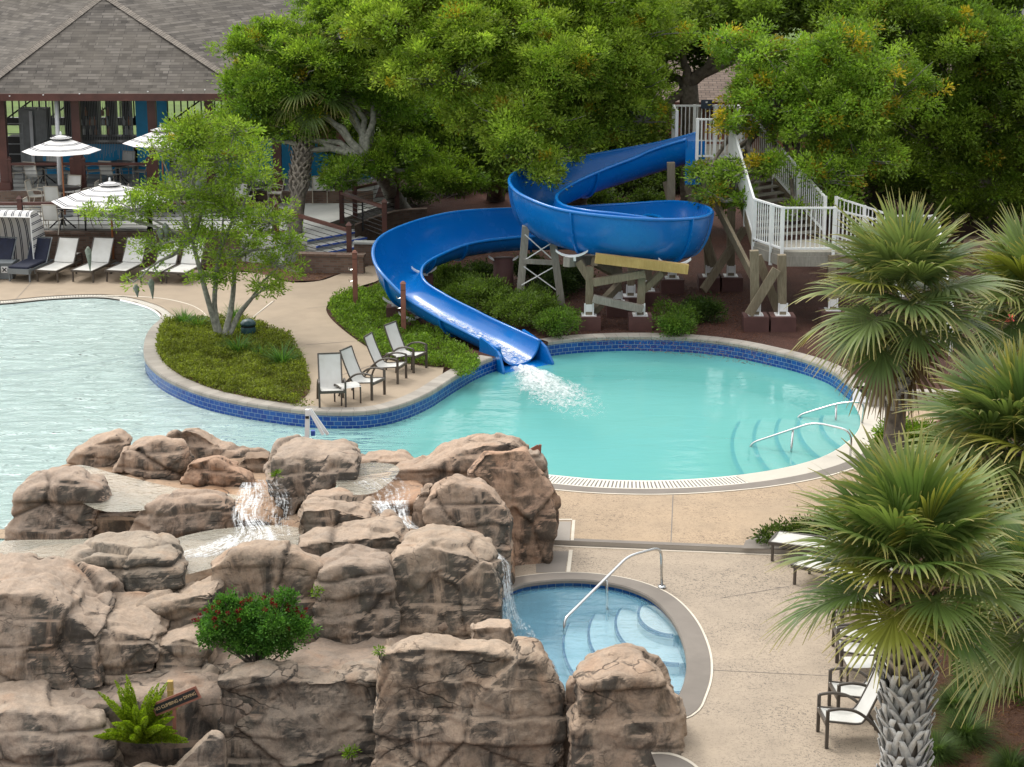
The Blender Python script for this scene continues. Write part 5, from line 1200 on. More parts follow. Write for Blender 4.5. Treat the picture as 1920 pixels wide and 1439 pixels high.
def rounded(pts, rad=.18, n=5):
    pts = [Vector(p) for p in pts]; out = [pts[0]]
    for a, b, c in zip(pts, pts[1:], pts[2:]):
        u = (a-b); v = (c-b); k = min(rad, u.length*.45, v.length*.45); p0 = b+u.normalized()*k; p1 = b+v.normalized()*k
        for i in range(n+1):
            t = i/n; out.append(p0*(1-t)**2+b*2*t*(1-t)+p1*t*t)
    return out+[pts[-1]]
f = G(1241, 1101, ZL+.02); b2 = G(1139, 1162, ZS-.25); d_ = f.y
rail('handrail', 'bent stainless handrail leading into the hot tub', rounded([f, P(1240, 1026, f.y), P(1178, 1043, f.y-.5), P(1058, 1162, f.y-2.1), P(1058, 1190, f.y-2.15)], .2), [(b2, P(1137, 1088, f.y-1.1))], .026, [f])
f = G(1594, 857, .03)
rail('handrail', 'stainless handrail at the pool steps nearer the deck', rounded([Vector((f.x, f.y, -.05)), P(1597, 808, f.y), P(1526, 792, f.y+.35), P(1406, 832, f.y+.9), P(1403, 865, f.y+.95)], .25), [(P(1481, 872, f.y+.45), P(1487, 806, f.y+.55))], .026)
f = G(1612, 800, .03)
rail('handrail', 'stainless handrail at the pool steps on the far side under the palm', rounded([Vector((f.x+.1, f.y+.3, 0)), P(1622, 752, f.y+.3), P(1570, 757, f.y+.6), P(1494, 780, f.y+.9), P(1490, 812, f.y+.95)], .25), [(P(1566, 818, f.y+.6), P(1568, 758, f.y+.65))], .026)
# sign post behind the tall column
D = 37.7; t = thing('wooden_signpost', 'back of a small brown wooden sign on top of the column rock', 'sign', P(1008, 870, D)); part('board', M['red_wood'], t, lambda m: m.bar(P(996, 846, D), P(1011, 838, D), .04, .1)); part('post', M['red_wood'], t, lambda m: m.bar(P(1010, 880, D), P(1013, 834, D), .05, .05))
# warning sign by the fern
D = 29.2; s_ = thing('warning_sign', 'small wooden sign reading NO CLIMBING or DIVING tilted behind the green fern', 'sign', P(327, 1370, D))
a, b = P(291, 1331, D+.12), P(369, 1299, D-.12); u = (b-a).normalized(); n_ = u.cross(Vector((0, 0, 1))).normalized()
if n_.y > 0: n_ = -n_
vv = n_.cross(u).normalized()
if vv.z < 0: vv = -vv
part('sign_board', M['red_wood'], s_, lambda m: m.bar(a-u*.03, b+u*.03, .03, .20, up=vv)); part('sign_face', M['sign_black'], s_, lambda m: m.bar(a+n_*.018, b+n_*.018, .006, .135, up=vv))
Mt = Matrix((( *[u[0]], vv[0], n_[0], 0), (u[1], vv[1], n_[1], 0), (u[2], vv[2], n_[2], 0), (0, 0, 0, 1))); cpos = (a+b)/2+n_*.023; Mt.translation = cpos
text_mesh('NO CLIMBING or DIVING', .072, 'lettering', M['sign_cream'], s_, Mt)
part('sign_post', M['red_wood'], s_, lambda m: m.bar(P(327, 1390, D+.03), P(327, 1312, D+.03), .05, .05))
t = thing('stake', 'short weathered yellow green stake behind the wooden warning sign', 'stake', P(320, 1330, 29.9)); part('stake_shaft', M['new_wood'], t, lambda m: (m.bar(P(320, 1330, 29.9), P(319, 1277, 29.9), .085, .085), m.box(P(319.5, 1294, 29.9), (.10, .10, .02))))
p = GL(1878, 645); p = P(1895, 602, 46); t = thing('beach_towel', 'red towel glimpsed on a chair behind the palms at the right edge', 'towel', p); part('cloth', M['red_towel'], t, lambda m: [m.quad(p+Vector((-.5, -.1+.1*i, .02*i)), p+Vector((.6, -.1+.1*i, .02*i)), p+Vector((.6, .1*i, .02*i+.03)), p+Vector((-.5, .1*i, .02*i+.03))) for i in range(4)])
# ------------------------------------------------------------------ terrace and pavilion
TZ = 1.0; FZ = 1.4
xl = lambda px, D: P(px, 400, D).x
DT = 64.6; DB = 70.2
x0 = xl(-250, DT); x1 = xl(560, DT)
tr = thing('terrace', 'raised grey dining terrace with brick front wall below the pavilion', 'terrace', (x0, DT, 0)); tr['kind'] = 'structure'
part('terrace_floor', M['terrace'], tr, lambda m: m.hexa([Vector(v) for v in ((x0, DT, .0), (x1, DT, .0), (xl(760, DB), DB+1, .0), (x0, DB+1, .0), (x0, DT, TZ), (x1, DT, TZ), (xl(760, DB), DB+1, TZ), (x0, DB+1, TZ))]))
bw = thing('brick_wall', 'long brown brick retaining wall behind the white loungers', 'brick wall', (x0, DT-.12, 0))
part('wall_face', M['brick'], bw, lambda m: m.box(((x0+x1)/2, DT-.12, (TZ-.02)/2), (x1-x0, .22, TZ-.02))); part('wall_cap', M['brick'], bw, lambda m: m.box(((x0+x1)/2, DT-.12, TZ+.02), (x1-x0+.05, .3, .08)))
def cable_rail(label, pts, h=1.0, every=2.0, mat='brown_wood', posts=True, cap=True):
    t = thing('cable_railing', label, 'railing', pts[0])
    for a, b in zip(pts, pts[1:]):
        a, b = Vector(a), Vector(b); L = (b-a).length; n = max(1, round(L/every)); up = Vector((0, 0, 1))
        part('top_rail', M[mat], t, lambda m: m.bar(a+up*h, b+up*h, .13, .09))
        def cab(m):
            for k in range(6): z = .10+.14*k; m.tube([a+up*z, b+up*z], .012, 5, False)
        part('cable', M['black'], t, lambda m: cab(m)); 
        for i in range(n+1):
            p = a.lerp(b, i/n)
            if i in (0, n): part('post', M[mat], t, lambda m: (m.bar(p, p+up*(h+.16), .15, .15), m.hexa([Vector((p.x+dx*s, p.y+dy*s, p.z+h+.16+dz)) for dz, s in ((0, .10), (.10, .02)) for dx, dy in ((-1, -1), (1, -1), (1, 1), (-1, 1))])))
            else: part('baluster', M['black'], t, lambda m: m.bar(p, p+up*h, .05, .05))
    return t
V3 = Vector
cable_rail('brown terrace railing with black cables above the loungers, left section', [(xl(-200, DT), DT, TZ), (xl(38, DT), DT, TZ)], .92)
cable_rail('brown terrace railing with black cables behind the leaning tree', [(xl(38, DT), DT+.01, TZ), (xl(280, DT), DT+.01, TZ), (xl(515, DT), DT+.01, TZ)], .92)
# steps at the right of the terrace
stp = thing('terrace_steps', 'pale concrete steps with blue nosings rising from the path to the terrace', 'steps', GL(690, 495))
A0, A1 = GL(692, 502), GL(640, 430)          # direction of rise towards back-left
d = Vector((-.72, .69, 0)).normalized(); wv = Vector((.69, .72, 0))
base = GL(672, 500)-wv*.6
for k in range(5):
    z0 = gz(base.x, base.y); p = base+d*(.42*k); z = z0+.135*(k+1)
    q = [p, p+wv*2.1, p+wv*2.1+d*(3.2-.42*k), p+d*(3.2-.42*k)]
    st1 = part('step', M['terrace'], stp, lambda m: m.hexa([V3((v.x, v.y, 0)) for v in q]+[V3((v.x, v.y, z)) for v in q]))
    part('nosing', M['blue_nose'], stp, lambda m: m.bar(V3((q[0].x, q[0].y, z-.02))-d*.012, V3((q[1].x, q[1].y, z-.02))-d*.012, .05, .05))
part('landing', M['terrace'], stp, lambda m: m.hexa([V3((v.x, v.y, z0)) for z0 in (0.0, TZ-.004) for v in (base+d*2.1-wv*.6, base+d*2.1+wv*2.4, base+d*9+wv*2.4, base+d*9-wv*.6)]))
w1 = thing('brick_wall', 'low brown brick wall left of the terrace steps by the pine straw bed', 'brick wall', GL(620, 495))
D = 61.3; part('wall_face', M['brick'], w1, lambda m: m.bar(V3((xl(556, D), D+.2, .42)), V3((xl(681, D), D, .42)), .3, .95)); part('wall_cap', M['brick'], w1, lambda m: m.bar(V3((xl(556, D), D+.2, .92)), V3((xl(683, D), D-.02, .92)), .36, .07))
cable_rail('brown cable railing running from the palm to the terrace steps', [V3((xl(515, 63), 63.4, .98)), V3((xl(655, 62), 61.7, .62))], .98)
w2 = thing('brick_wall', 'curved dark brick wall right of the terrace steps behind the slide', 'brick wall', GL(720, 420))
cp = spline([V3((xl(666, 64.5), 64.2, .3)), V3((xl(700, 65), 65.6, .3)), V3((xl(745, 66), 66.8, .3)), V3((xl(800, 67), 67.2, .3))], 5)
part('wall_face', M['brick'], w2, lambda m: (m.strip(cp, [p+V3((0, 0, 1.0)) for p in cp], 0, 0, 1.0), m.strip([p+V3((0, 0, 1.0)) for p in cp], [p+V3((0, .3, 1.0)) for p in cp])))
D = 62.6; w3 = thing('brick_wall', 'stepped brick wall with pale cap beside the stairs and slide', 'brick wall', GL(690, 440)); part('wall_face', M['brick'], w3, lambda m: m.bar(V3((xl(664, D), D, .6)), V3((xl(735, D), D-.1, .6)), .3, .9)); part('wall_cap', M['terrace'], w3, lambda m: m.bar(V3((xl(662, D), D-.02, 1.07)), V3((xl(735, D), D-.12, 1.07)), .36, .06))
cable_rail('brown cable railing at the top right of the terrace steps', [V3((xl(640, 66), 66.2, 1.0)), V3((xl(722, 63.5), 63.2, 1.05))], 1.0)
cable_rail('brown cable railing at the back of the terrace landing beneath the oak', [V3((xl(665, 67), 67.2, 1.0)), V3((xl(745, 69), 69.0, 1.0))], 1.0)
# pavilion
pv = thing('pavilion', 'open sided bar pavilion with grey shingle hip roof and brown columns', 'pavilion', (xl(200, DB), DB, FZ))
bx0, bx1 = xl(-150, DB), xl(700, DB)
part('floor', M['terrace'], pv, lambda m: m.box(((bx0+bx1)/2, DB+6, FZ-.2), (bx1-bx0, 12, .4))); part('base_wall', M['brick'], pv, lambda m: m.box(((bx0+bx1)/2, DB-.06, FZ-.21), (bx1-bx0, .14, .42)))
EZ = P(200, 178, DB-.6).z
for px_ in (8, 147, 289, 395, 520, 640, -130):
    c = P(px_, 300, DB+.25)
    part('column', M['brown_wood'], pv, lambda m: (m.box((c.x, c.y, (FZ+EZ)/2), (.28, .28, EZ-FZ)), m.box((c.x, c.y, FZ+.14), (.42, .42, .28))))
AP = P(194, -12, DB+4.6); ex0, ex1 = P(-44, 185, DB-.6), P(476, 168, DB-.6); ez = (ex0.z+ex1.z)/2; ex0.z = ex1.z = ez
L0 = ex0+V3((-7, 6, 0)); R0 = ex1+V3((7, 6, 0)); RT = AP+V3((9, 6, .2)); LT = AP+V3((-9, 6, .2))
def roof_face(m, a, b, c, d=None):
    u = (b-a).normalized(); n = (b-a).cross(c-a).normalized(); v = n.cross(u); f = lambda p: ((p-a).dot(u), (p-a).dot(v))
    pts = [a, b, c]+([d] if d else []); m.poly(pts, [f(p) for p in pts])
rm = MB(); roof_face(rm, ex0, ex1, AP); roof_face(rm, ex1, R0, RT, AP); roof_face(rm, L0, ex0, AP, LT); rf = rm.build('roof', M['shingle'], pv)
def ridge(a, b, w=.42):
    def f(m):
        N = 40; d = (b-a)/N; s = d.normalized().cross(V3((0, 0, 1))).normalized()
        for i in range(N):
            p = a+d*i+V3((0, 0, .05)); q = p+d*1.12+V3((0, 0, -.012))
            for sg in (-1, 1):
                o = s*sg*w/2+V3((0, 0, -.09)); l = [(0, 0), (.5, 0), (.5, .19), (0, .19)]
                pts = [p, q, q+o, p+o] if sg > 0 else [p+o, q+o, q, p]
                m.quad(*pts, [(i*.2, 0), (i*.2+.2, 0), (i*.2+.2, .3), (i*.2, .3)])
    part('ridge_cap', M['ridge'], rf, f)
ridge(ex0+V3((-.1, -.1, 0)), AP); ridge(ex1+V3((.1, -.1, 0)), AP)
part('fascia', M['brown_wood'], pv, lambda m: (m.bar(ex0+V3((0, -.02, -.11)), ex1+V3((0, -.02, -.11)), .06, .24), m.bar(ex1+V3((0, 0, -.11)), R0+V3((0, 0, -.11)), .06, .24), m.bar(L0+V3((0, 0, -.11)), ex0+V3((0, 0, -.11)), .06, .24)))
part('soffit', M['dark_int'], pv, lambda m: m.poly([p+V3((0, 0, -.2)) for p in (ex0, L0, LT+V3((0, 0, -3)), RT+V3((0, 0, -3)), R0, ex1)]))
for k, px_ in enumerate((18, 81, 149, 224, 277, 343, 384)):
    part('eave_light', M['white_paint'], pv, lambda m: m.box(P(px_, 181-px_*.032, DB-.68), (.04, .05, .03)))
cable_rail('brown pavilion railing with black cables, left bay', [P(20, 355, DB+.2).xy.to_3d()+V3((0, 0, FZ)), P(138, 355, DB+.2).xy.to_3d()+V3((0, 0, FZ))], .9)
cable_rail('brown pavilion railing with black cables, second bay from the left', [P(158, 355, DB+.2).xy.to_3d()+V3((0, 0, FZ)), P(281, 355, DB+.2).xy.to_3d()+V3((0, 0, FZ))], .9)
# interior
ba = thing('bar_counter', 'bright blue bar counter with dark top inside the pavilion', 'bar', P(180, 300, 74)); D = 74
part('bar_front', M['blue_paint'], ba, lambda m: m.box((P(165, 270, D).x, D, FZ+.55), (P(262, 270, D).x-P(92, 270, D).x, .15, 1.1))); part('bar_top', M['dark_table'], ba, lambda m: m.box((P(165, 270, D).x, D+.1, FZ+1.13), (P(262, 270, D).x-P(90, 270, D).x, .6, .06)))
D = 72.2
for a, b in ((254, 283), (294, 313)):
    part('blue_panel', M['blue_paint'], pv, lambda m: m.box(((P(a, 200, D).x+P(b, 200, D).x)/2, D, (FZ+EZ)/2), (P(b, 200, D).x-P(a, 200, D).x, .1, EZ-FZ)))
part('blue_panel', M['blue_paint'], pv, lambda m: m.box((P(560, 200, 73).x, 73, FZ+1.2), (5, .1, 2.4)))
cu = thing('bead_curtain', 'thin hanging cords screening the bar between the pavilion columns', 'curtain', P(160, 300, 71))
def cords(m):
    for i in range(60):
        px_ = 72+i*3.05+random.uniform(-.6, .6)
        if 138 < px_ < 152: continue
        b = P(px_, 300, 71.0); t_ = EZ-.25; m.tube([V3((b.x, 71, FZ+random.uniform(.9, 1.3))), V3((b.x, 71, t_))], .008, 4, False)
cu_o = part('cord', M['grey_int'], cu, cords); cu_o['kind'] = 'stuff'
part('curtain_rail', M['black'], cu, lambda m: m.bar(P(70, 190, 71).xy.to_3d()+V3((0, 0, EZ-.24)), P(256, 190, 71).xy.to_3d()+V3((0, 0, EZ-.24)), .04, .04))
dp = thing('downpipe', 'pale grey vertical pipe behind the first striped umbrella', 'pipe', P(115, 270, 70.9)); part('pipe', M['lit_white'], dp, lambda m: m.tube([V3((P(115, 270, 70.6).x, 70.0, TZ)), V3((P(113, 190, 70.6).x, 70.0, EZ))], .075, 10), True)
D = 77.5
cb1 = thing('back_bar_cabinet', 'dark back bar shelving with bottles and appliances in the pavilion', 'cabinet', P(190, 290, D))
def cab(m):
    for a, b, z1 in ((128, 190, 2.6), (205, 222, 2.4), (235, 250, 2.9)): m.box(((P(a, 300, D).x+P(b, 300, D).x)/2, D, FZ+z1/2), (P(b, 300, D).x-P(a, 300, D).x, .6, z1))
    m.box((P(170, 300, D-1).x, D-.8, FZ+.5), (6.0, .6, 1.0))
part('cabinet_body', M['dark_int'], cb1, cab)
for k in range(26):
    px_ = random.uniform(128, 250); z = FZ+random.choice((1.05, 1.05, 1.4, 1.75)); b = P(px_, 260, D-.9)
    part('bottle', M[random.choice(['lit_white', 'grey_int', 'sling', 'umb_pole', 'tan_frame'])], cb1, lambda m: m.lathe((b.x, D-.9, z), [(.05, 0), (.055, .16), (.02, .24), (.018, .32)], 8))
fz_ = thing('steel_cooler', 'pale grey steel cooler standing at the left end of the bar', 'cooler', P(77, 300, 74.5)); part('cooler_body', M['grey_int'], fz_, lambda m: m.box((P(70, 300, 75.2).x, 75.2, FZ+1.1), (1.0, .8, 2.2))); part('cooler_door', M['lit_white'], fz_, lambda m: m.box((P(62, 300, 74.7).x, 74.75, FZ+1.1), (.12, .06, 2.1)))
ld_ = thing('step_ladder', 'grey step ladder leaning inside the left bay of the pavilion', 'ladder', P(25, 330, 72))
for s in (-.28, .28): part('ladder_rail', M['grey_int'], ld_, lambda m: m.bar(V3((P(26, 300, 72).x+s*1.3, 71.8, FZ)), V3((P(23, 300, 72).x+s, 72.6, FZ+2.2)), .05, .05))
for k in range(6): part('rung', M['grey_int'], ld_, lambda m: m.bar(V3((P(25, 300, 72).x-.3, 71.9+.12*k, FZ+.3+.34*k)), V3((P(25, 300, 72).x+.3, 71.9+.12*k, FZ+.3+.34*k)), .05, .03))
bk = thing('back_railing', 'dark crossed timber railing at the back of the pavilion against the lawn', 'railing', P(100, 250, 80)); D = 80
def brl(m):
    a, b = P(-150, 250, D).x, P(480, 250, D).x
    m.bar(V3((a, D, 3.35)), V3((b, D, 3.35)), .1, .1); m.bar(V3((a, D, 2.5)), V3((b, D, 2.5)), .2, .3)
    n = 50
    for i in range(n): x = a+(b-a)*i/n; m.bar(V3((x, D, 2.5)), V3((x, D, 4.2)), .05, .05)
    for i in range(8): x = a+(b-a)*i/8; m.bar(V3((x, D-.03, 2.5)), V3((x+1.2, D-.03, 3.35)), .06, .06)
    m.bar(V3((a, D+.5, 1.6)), V3((b, D+.5, 1.6)), .2, .5)
part('back_rails', M['black'], bk, brl)
# dining sets
def make_dining_chair():
    r = thing('dining_chair', 'chair', 'chair'); mt = M['tan_frame']
    prof = [(0, -.24, .45), (0, .0, .435), (0, .2, .44), (0, .25, .55), (0, .30, .75), (0, .34, .95)]
    for s in (-1, 1):
        part('leg', mt, r, lambda m: m.tube(arc_pts([(s*.25, -.24, 0), (s*.25, -.22, .3), (s*.25, -.24, .45), (s*.25, -.22, .64)]), .017, 5)); part('leg', mt, r, lambda m: m.tube(arc_pts([(s*.25, .34, 0), (s*.25, .22, .25), (s*.25, .2, .45)]), .017, 5))
        part('arm', mt, r, lambda m: m.tube(arc_pts([(s*.25, -.22, .64), (s*.26, .0, .68), (s*.25, .28, .62)]), .017, 5))
    part('back_frame', mt, r, lambda m: ([m.tube(arc_pts([(s*.24, q[1], q[2]) for q in prof]), .016, 5) for s in (-1, 1)], m.bar((-.24, .34, .95), (.24, .34, .95), .03, .03)))
    part('sling', M['sling'], r, lambda m: sling_strip(m, prof, .46, .012), True); return r
def make_table():
    r = thing('dining_table', 'table', 'table'); part('table_top', M['dark_table'], r, lambda m: m.lathe((0, 0, 0), [(0, .72), (.60, .72), (.62, .70), (.60, .68), (0, .68)], 28), True)
    part('pedestal', M['black'], r, lambda m: m.tube([(0, 0, .1), (0, 0, .68)], .045, 8))
    for k in range(4):
        c, s = math.cos(k*math.pi/2+.5), math.sin(k*math.pi/2+.5); part('foot', M['black'], r, lambda m: m.tube(arc_pts([(.04*c, .04*s, .35), (.2*c, .2*s, .2), (.42*c, .42*s, 0)]), .025, 5))
    return r
dc = make_dining_chair(); dt = make_table()
tabs = [(83, 346, FZ, 'round dark table inside the left bay of the pavilion', 'left pavilion bay'), (222, 344, FZ, 'round dark table inside the second pavilion bay', 'second pavilion bay'), (119, 392, TZ, 'round dark table pierced by the striped umbrella pole on the terrace', 'umbrella table on the terrace'), (118, 428, TZ, 'round dark table behind the terrace railing near the cabana', 'table behind the terrace railing'), (470, 385, TZ, 'round table on the terrace right of the leaning tree', 'terrace table right of the leaning tree'), (610, 372, TZ, 'round table on the terrace beneath the palm trunk', 'terrace table by the palm trunk'), (310, 400, TZ, 'round table under the umbrella hidden by the leaning tree', 'terrace table behind the leaning tree')]
side_n = ('left', 'right', 'near', 'far')
for i, (a, b, z, l, nm) in enumerate(tabs):
    p = G(a, b, z+.003); inst(dt, p, R(20*i), l, 'round dark dining tables')
    for k, (dx, dy) in enumerate(((-.85, .05), (.85, -.05), (-.1, -.85), (.1, .85))):
        if i == 3 and k == 3: continue
        rz = math.atan2(-dy, -dx)+math.pi/2
        inst(dc, p+V3((dx, dy, 0)), rz+random.uniform(-.25, .25), f'dining chair on the {side_n[k]} side of the {nm}', 'tan framed dining chairs')
# back cottages seen through the oaks
def cottage(label, a, b, D, yb, ye, yr, wins):
    xa, xb = P(a, 300, D).x, P(b, 300, D).x; ze = P(900, ye, D).z; zr = P(900, yr, D+6).z; t = thing('cottage', label, 'building', (xa, D, .3))
    part('wall', M['red_wood'], t, lambda m: m.box(((xa+xb)/2, D+5, ze/2), (xb-xa-1, 9, ze)))
    m = MB(); A, B = V3((xa, D-.3, ze)), V3((xb, D-.3, ze)); C_, E_ = V3((xb-5, D+6, zr)), V3((xa+5, D+6, zr)); roof_face(m, A, B, C_, E_); roof_face(m, B, V3((xb, D+13, ze)), C_); roof_face(m, V3((xa, D+13, ze)), A, E_)
    m.build('roof', M['shingle2'], t); part('fascia', M['brown_wood'], t, lambda m: m.bar(A+V3((0, -.02, -.1)), B+V3((0, -.02, -.1)), .06, .2))
    for (wx, wy, ww, wh) in wins:
        c = P(wx, wy, D+.45); f = part('window', M['lit_white'], t, lambda m: m.box((c.x, D+.47, c.z), (ww, .08, wh)))
        part('pane', M['glass_dark'], f, lambda m: [m.box((c.x+s*ww*.235, D+.42, c.z), (ww*.38, .03, wh*.82)) for s in (-1, 1)])
M['shingle2'] = brick('brown_shingles', (.16, .115, .09), (.22, .165, .13), (.06, .045, .04), 1, .33, .165, .014, .9, .6, .5)
cottage('brown shingled cottage roof showing between the two big oaks', 1130, 1620, 80, 330, 190, 20, ())
cottage('cottage with white framed windows under the dark oak at the right', 1590, 1990, 84, 360, 205, 60, ((1702, 318, 1.0, 1.6), (1770, 318, .9, 1.6), (1860, 310, .9, 1.5)))
cottage('brown building corner at the top right edge of the view', 1840, 2300, 100, 200, 40, -60, ((1890, 25, 1.5, 1.6),))
# ------------------------------------------------------------------ foliage helpers
def unit(n):
    v = RNG.normal(size=(n, 3)); return v/np.linalg.norm(v, axis=1)[:, None]
def norm(v): return v/np.maximum(np.linalg.norm(v, axis=1), 1e-9)[:, None]
def leaf_quads(B, Dr, L, Wd, C, fold=None):
    """B base (n,3), Dr dirs, L lengths, Wd widths, C colours"""
    n = len(B); S = norm(np.cross(Dr, unit(n))); Nn = np.cross(S, Dr)
    mid = B+Dr*(L*.5)[:, None]+Nn*(L*.10)[:, None]
    V = np.empty((n, 4, 3)); V[:, 0] = B; V[:, 1] = mid+S*(Wd/2)[:, None]; V[:, 2] = B+Dr*L[:, None]; V[:, 3] = mid-S*(Wd/2)[:, None]
    F = np.arange(n*4).reshape(n, 4); return V.reshape(-1, 3), F, np.repeat(C, 4, axis=0)
def pal(n, a, b, spread=.25):
    t = RNG.random(n)[:, None]; c = np.array(a)*(1-t)+np.array(b)*t
    return c*(1+RNG.normal(0, spread, (n, 1))).clip(.45, 1.7)
def crown(blobs, per_m2, leafL, leafW, cA, cB, tuft=.26, per_tuft=34, yel=0.0, droop=0.0, inner=.3, bottom=-.45, ycol=(.56, .44, .035), lowgreen=None, keep_t=False):
    """blobs: (centre, rx, ry, rz).  leaf tufts sit on lumpy shells"""
    PB, PD, PC = [], [], []; tips = []
    nb0 = len(blobs); full = []
    for bi, (c, rx, ry, rz) in enumerate(blobs):
        full.append((bi, c, rx*.74, ry*.74, rz*.74))
        if rx > .45:
            for u in unit(9 if rx > 1 else 5):
                u[2] = abs(u[2])*.9-.3; s_ = RNG.uniform(.28, .48)
                full.append((bi, np.array(c)+u*np.array([rx, ry, rz])*.86, rx*s_, ry*s_, rz*s_))
    tips = [[] for _ in range(nb0)]
    for bi, c, rx, ry, rz in full:
        r = np.array([rx, ry, rz]); area = 4*math.pi*((rx*ry)**1.6/3+(rx*rz)**1.6/3+(ry*rz)**1.6/3)**(1/1.6)
        n = max(4, int(area*per_m2/per_tuft*1.25)); u = unit(n); u = u[u[:, 2] > bottom-RNG.random(len(u))*.35]; n = len(u)
        ph = RNG.uniform(0, 6, 3)
        lump = 1+.16*np.sin(u[:, 0]*5+ph[0])*np.sin(u[:, 1]*5+ph[1])+.12*np.sin(u[:, 2]*7+ph[2]+u[:, 0]*3)
        ins = RNG.random(n) < inner
        rr = np.where(ins, RNG.uniform(.35, .8, n), RNG.uniform(.82, 1.06, n))*lump
        tc_ = np.array(c)+u*r*rr[:, None]; tips[bi].extend(tc_[~ins][:6])
        cnt = RNG.poisson(per_tuft, n).clip(5); idx = np.repeat(np.arange(n), cnt); m = len(idx)
        ts = (tuft*RNG.uniform(.6, 1.35, n))[idx]
        off = RNG.normal(size=(m, 3))*ts[:, None]*np.array([.55, .55, .42]); off[:, 2] -= droop*np.abs(RNG.normal(size=m))*ts
        b = tc_[idx]+off
        out = norm(u*r)[idx]
        d = norm(off/ts[:, None]*1.0+out*.5+unit(m)*.55+np.array([0, 0, .28-droop]))
        tcol = pal(n, cA, cB, .22)
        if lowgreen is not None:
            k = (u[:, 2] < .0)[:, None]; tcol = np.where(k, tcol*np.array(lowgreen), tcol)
        y = RNG.random(n) < yel; tcol[y] = np.array(ycol)*RNG.uniform(.55, 1.1, (y.sum(), 1))
        col = tcol[idx]*(1+RNG.normal(0, .18, (m, 1))).clip(.4, 1.7)
        PB.append(b); PD.append(d); PC.append(col)
    B = np.concatenate(PB); Dd = np.concatenate(PD); C = np.concatenate(PC); n = len(B)
    V, F, C4 = leaf_quads(B, Dd, leafL*RNG.uniform(.7, 1.3, n), leafW*RNG.uniform(.7, 1.3, n), C)
    return V, F, C4, tips
def limb(m, a, b, r0, r1, wob=.12, n=7, sag=0):
    a, b = Vector(a), Vector(b); L = (b-a).length; pts = []
    for i in range(n+1):
        t = i/n; p = a.lerp(b, t); w = math.sin(math.pi*t)*wob*L
        pts.append(p+Vector((random.uniform(-1, 1), random.uniform(-1, 1), random.uniform(-.3, 1)))*w*.35+Vector((0, 0, sag*L*math.sin(math.pi*t))))
    m.tube(pts, [r0+(r1-r0)*(i/n) for i in range(n+1)], 7); return pts
def tree(name, label, cat, base, fork, blobs, group, trunk_r=.3, mat='trunk', stems=None, ntw=10, twig_mat='twig', twigr=.014, **kw):
    t = thing(name, label, cat, Vector(base), group)
    V, F, C, tips = crown(blobs, **kw)
    np_mesh('crown', V, F, M['leaf'], t, C)
    m = MB(); fork = Vector(fork); limb(m, base, fork, trunk_r, trunk_r*.72, .06)
    for (c, rx, ry, rz) in blobs: limb(m, fork, Vector(c)+Vector((0, 0, -rz*.25)), trunk_r*.42, trunk_r*.10, .16)
    m.build('trunk', M[mat], t, True)
    for (c, rx, ry, rz), tp in zip(blobs, tips):
        m = MB()
        for q in tp[::max(1, len(tp)//(ntw+6))]: limb(m, Vector(c)+Vector((0, 0, -rz*.25)), Vector(q)+(Vector(q)-Vector(c)).normalized()*random.choice((0, 0, .12, .28)), .03+twigr, twigr*.45, .16, 5)
        m.build('branch', M[twig_mat], t, True)
    return t
def BL(px, py, D, rx, rz=None, ry=None): return (P(px, py, D), rx, ry or rx, rz or rx*.8)
OAK_A, OAK_B = (.20, .325, .03), (.38, .50, .065)
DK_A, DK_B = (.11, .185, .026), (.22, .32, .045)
G_T = 'live oaks around the slide'
# ------------------------------------------------------------------ oaks
tree('oak_tree', 'broad light green oak arching over the slide in the centre of the view', 'tree', GL(1085, 405), P(1075, 210, 63.5),
     [BL(985, 235, 59.3, 1.7, 1.35), BL(850, 130, 60.5, 1.9, 1.5), BL(800, 50, 61.5, 2.0, 1.4), BL(1080, 90, 61, 2.2, 1.6), BL(950, 40, 61.5, 2.2, 1.5), BL(1180, 60, 62, 1.9, 1.5), BL(1170, 165, 61.5, 1.5, 1.3), BL(1010, 150, 60.6, 1.8, 1.4), BL(905, 215, 60.6, 1.3, 1.1), BL(1060, 255, 60.6, 1.2, 1.0), BL(1000, 290, 58.2, .75, .6), BL(950, 285, 58.6, .8, .6), BL(1022, 328, 57.8, .55, .4), BL(968, 315, 58.2, .45, .4), BL(775, 140, 61.5, 1.2, 1.1), BL(1205, 215, 61.0, .8, .9), BL(1110, 230, 61, 1.1, .9), BL(1100, -20, 63, 2.6, 1.5), BL(850, -20, 63, 2.4, 1.4)],
     G_T, .38, per_m2=330, tuft=.22, per_tuft=85, leafL=.115, leafW=.05, cA=OAK_A, cB=OAK_B, yel=.035)
tree('oak_tree', 'oak with a grey leaning limb left of the slide in front of the pavilion roof', 'tree', GL(760, 400), P(690, 300, 65),
     [BL(560, 150, 66, 1.9, 1.6), BL(470, 190, 66, 1.4, 1.2), BL(500, 95, 66.5, 1.4, 1.1), BL(650, 60, 67, 1.8, 1.5), BL(640, 160, 66.5, 1.7, 1.4), BL(700, 30, 67.5, 1.7, 1.3), BL(560, 240, 65.6, 1.2, .9), BL(450, 240, 65.5, .9, .8), BL(700, 200, 67.5, 1.6, 1.3), BL(720, 110, 67.5, 1.4, 1.2), BL(640, 330, 64.6, .8, .75), BL(740, 300, 65.8, 1.2, .9), BL(620, 5, 68, 1.6, 1.2), BL(820, 330, 66, 1.3, 1.0)],
     G_T, .3, 'lichen_bark', per_m2=290, tuft=.22, per_tuft=80, leafL=.115, leafW=.05, cA=(.15, .27, .025), cB=(.30, .43, .05), yel=.012, lowgreen=(.75, .85, .9))
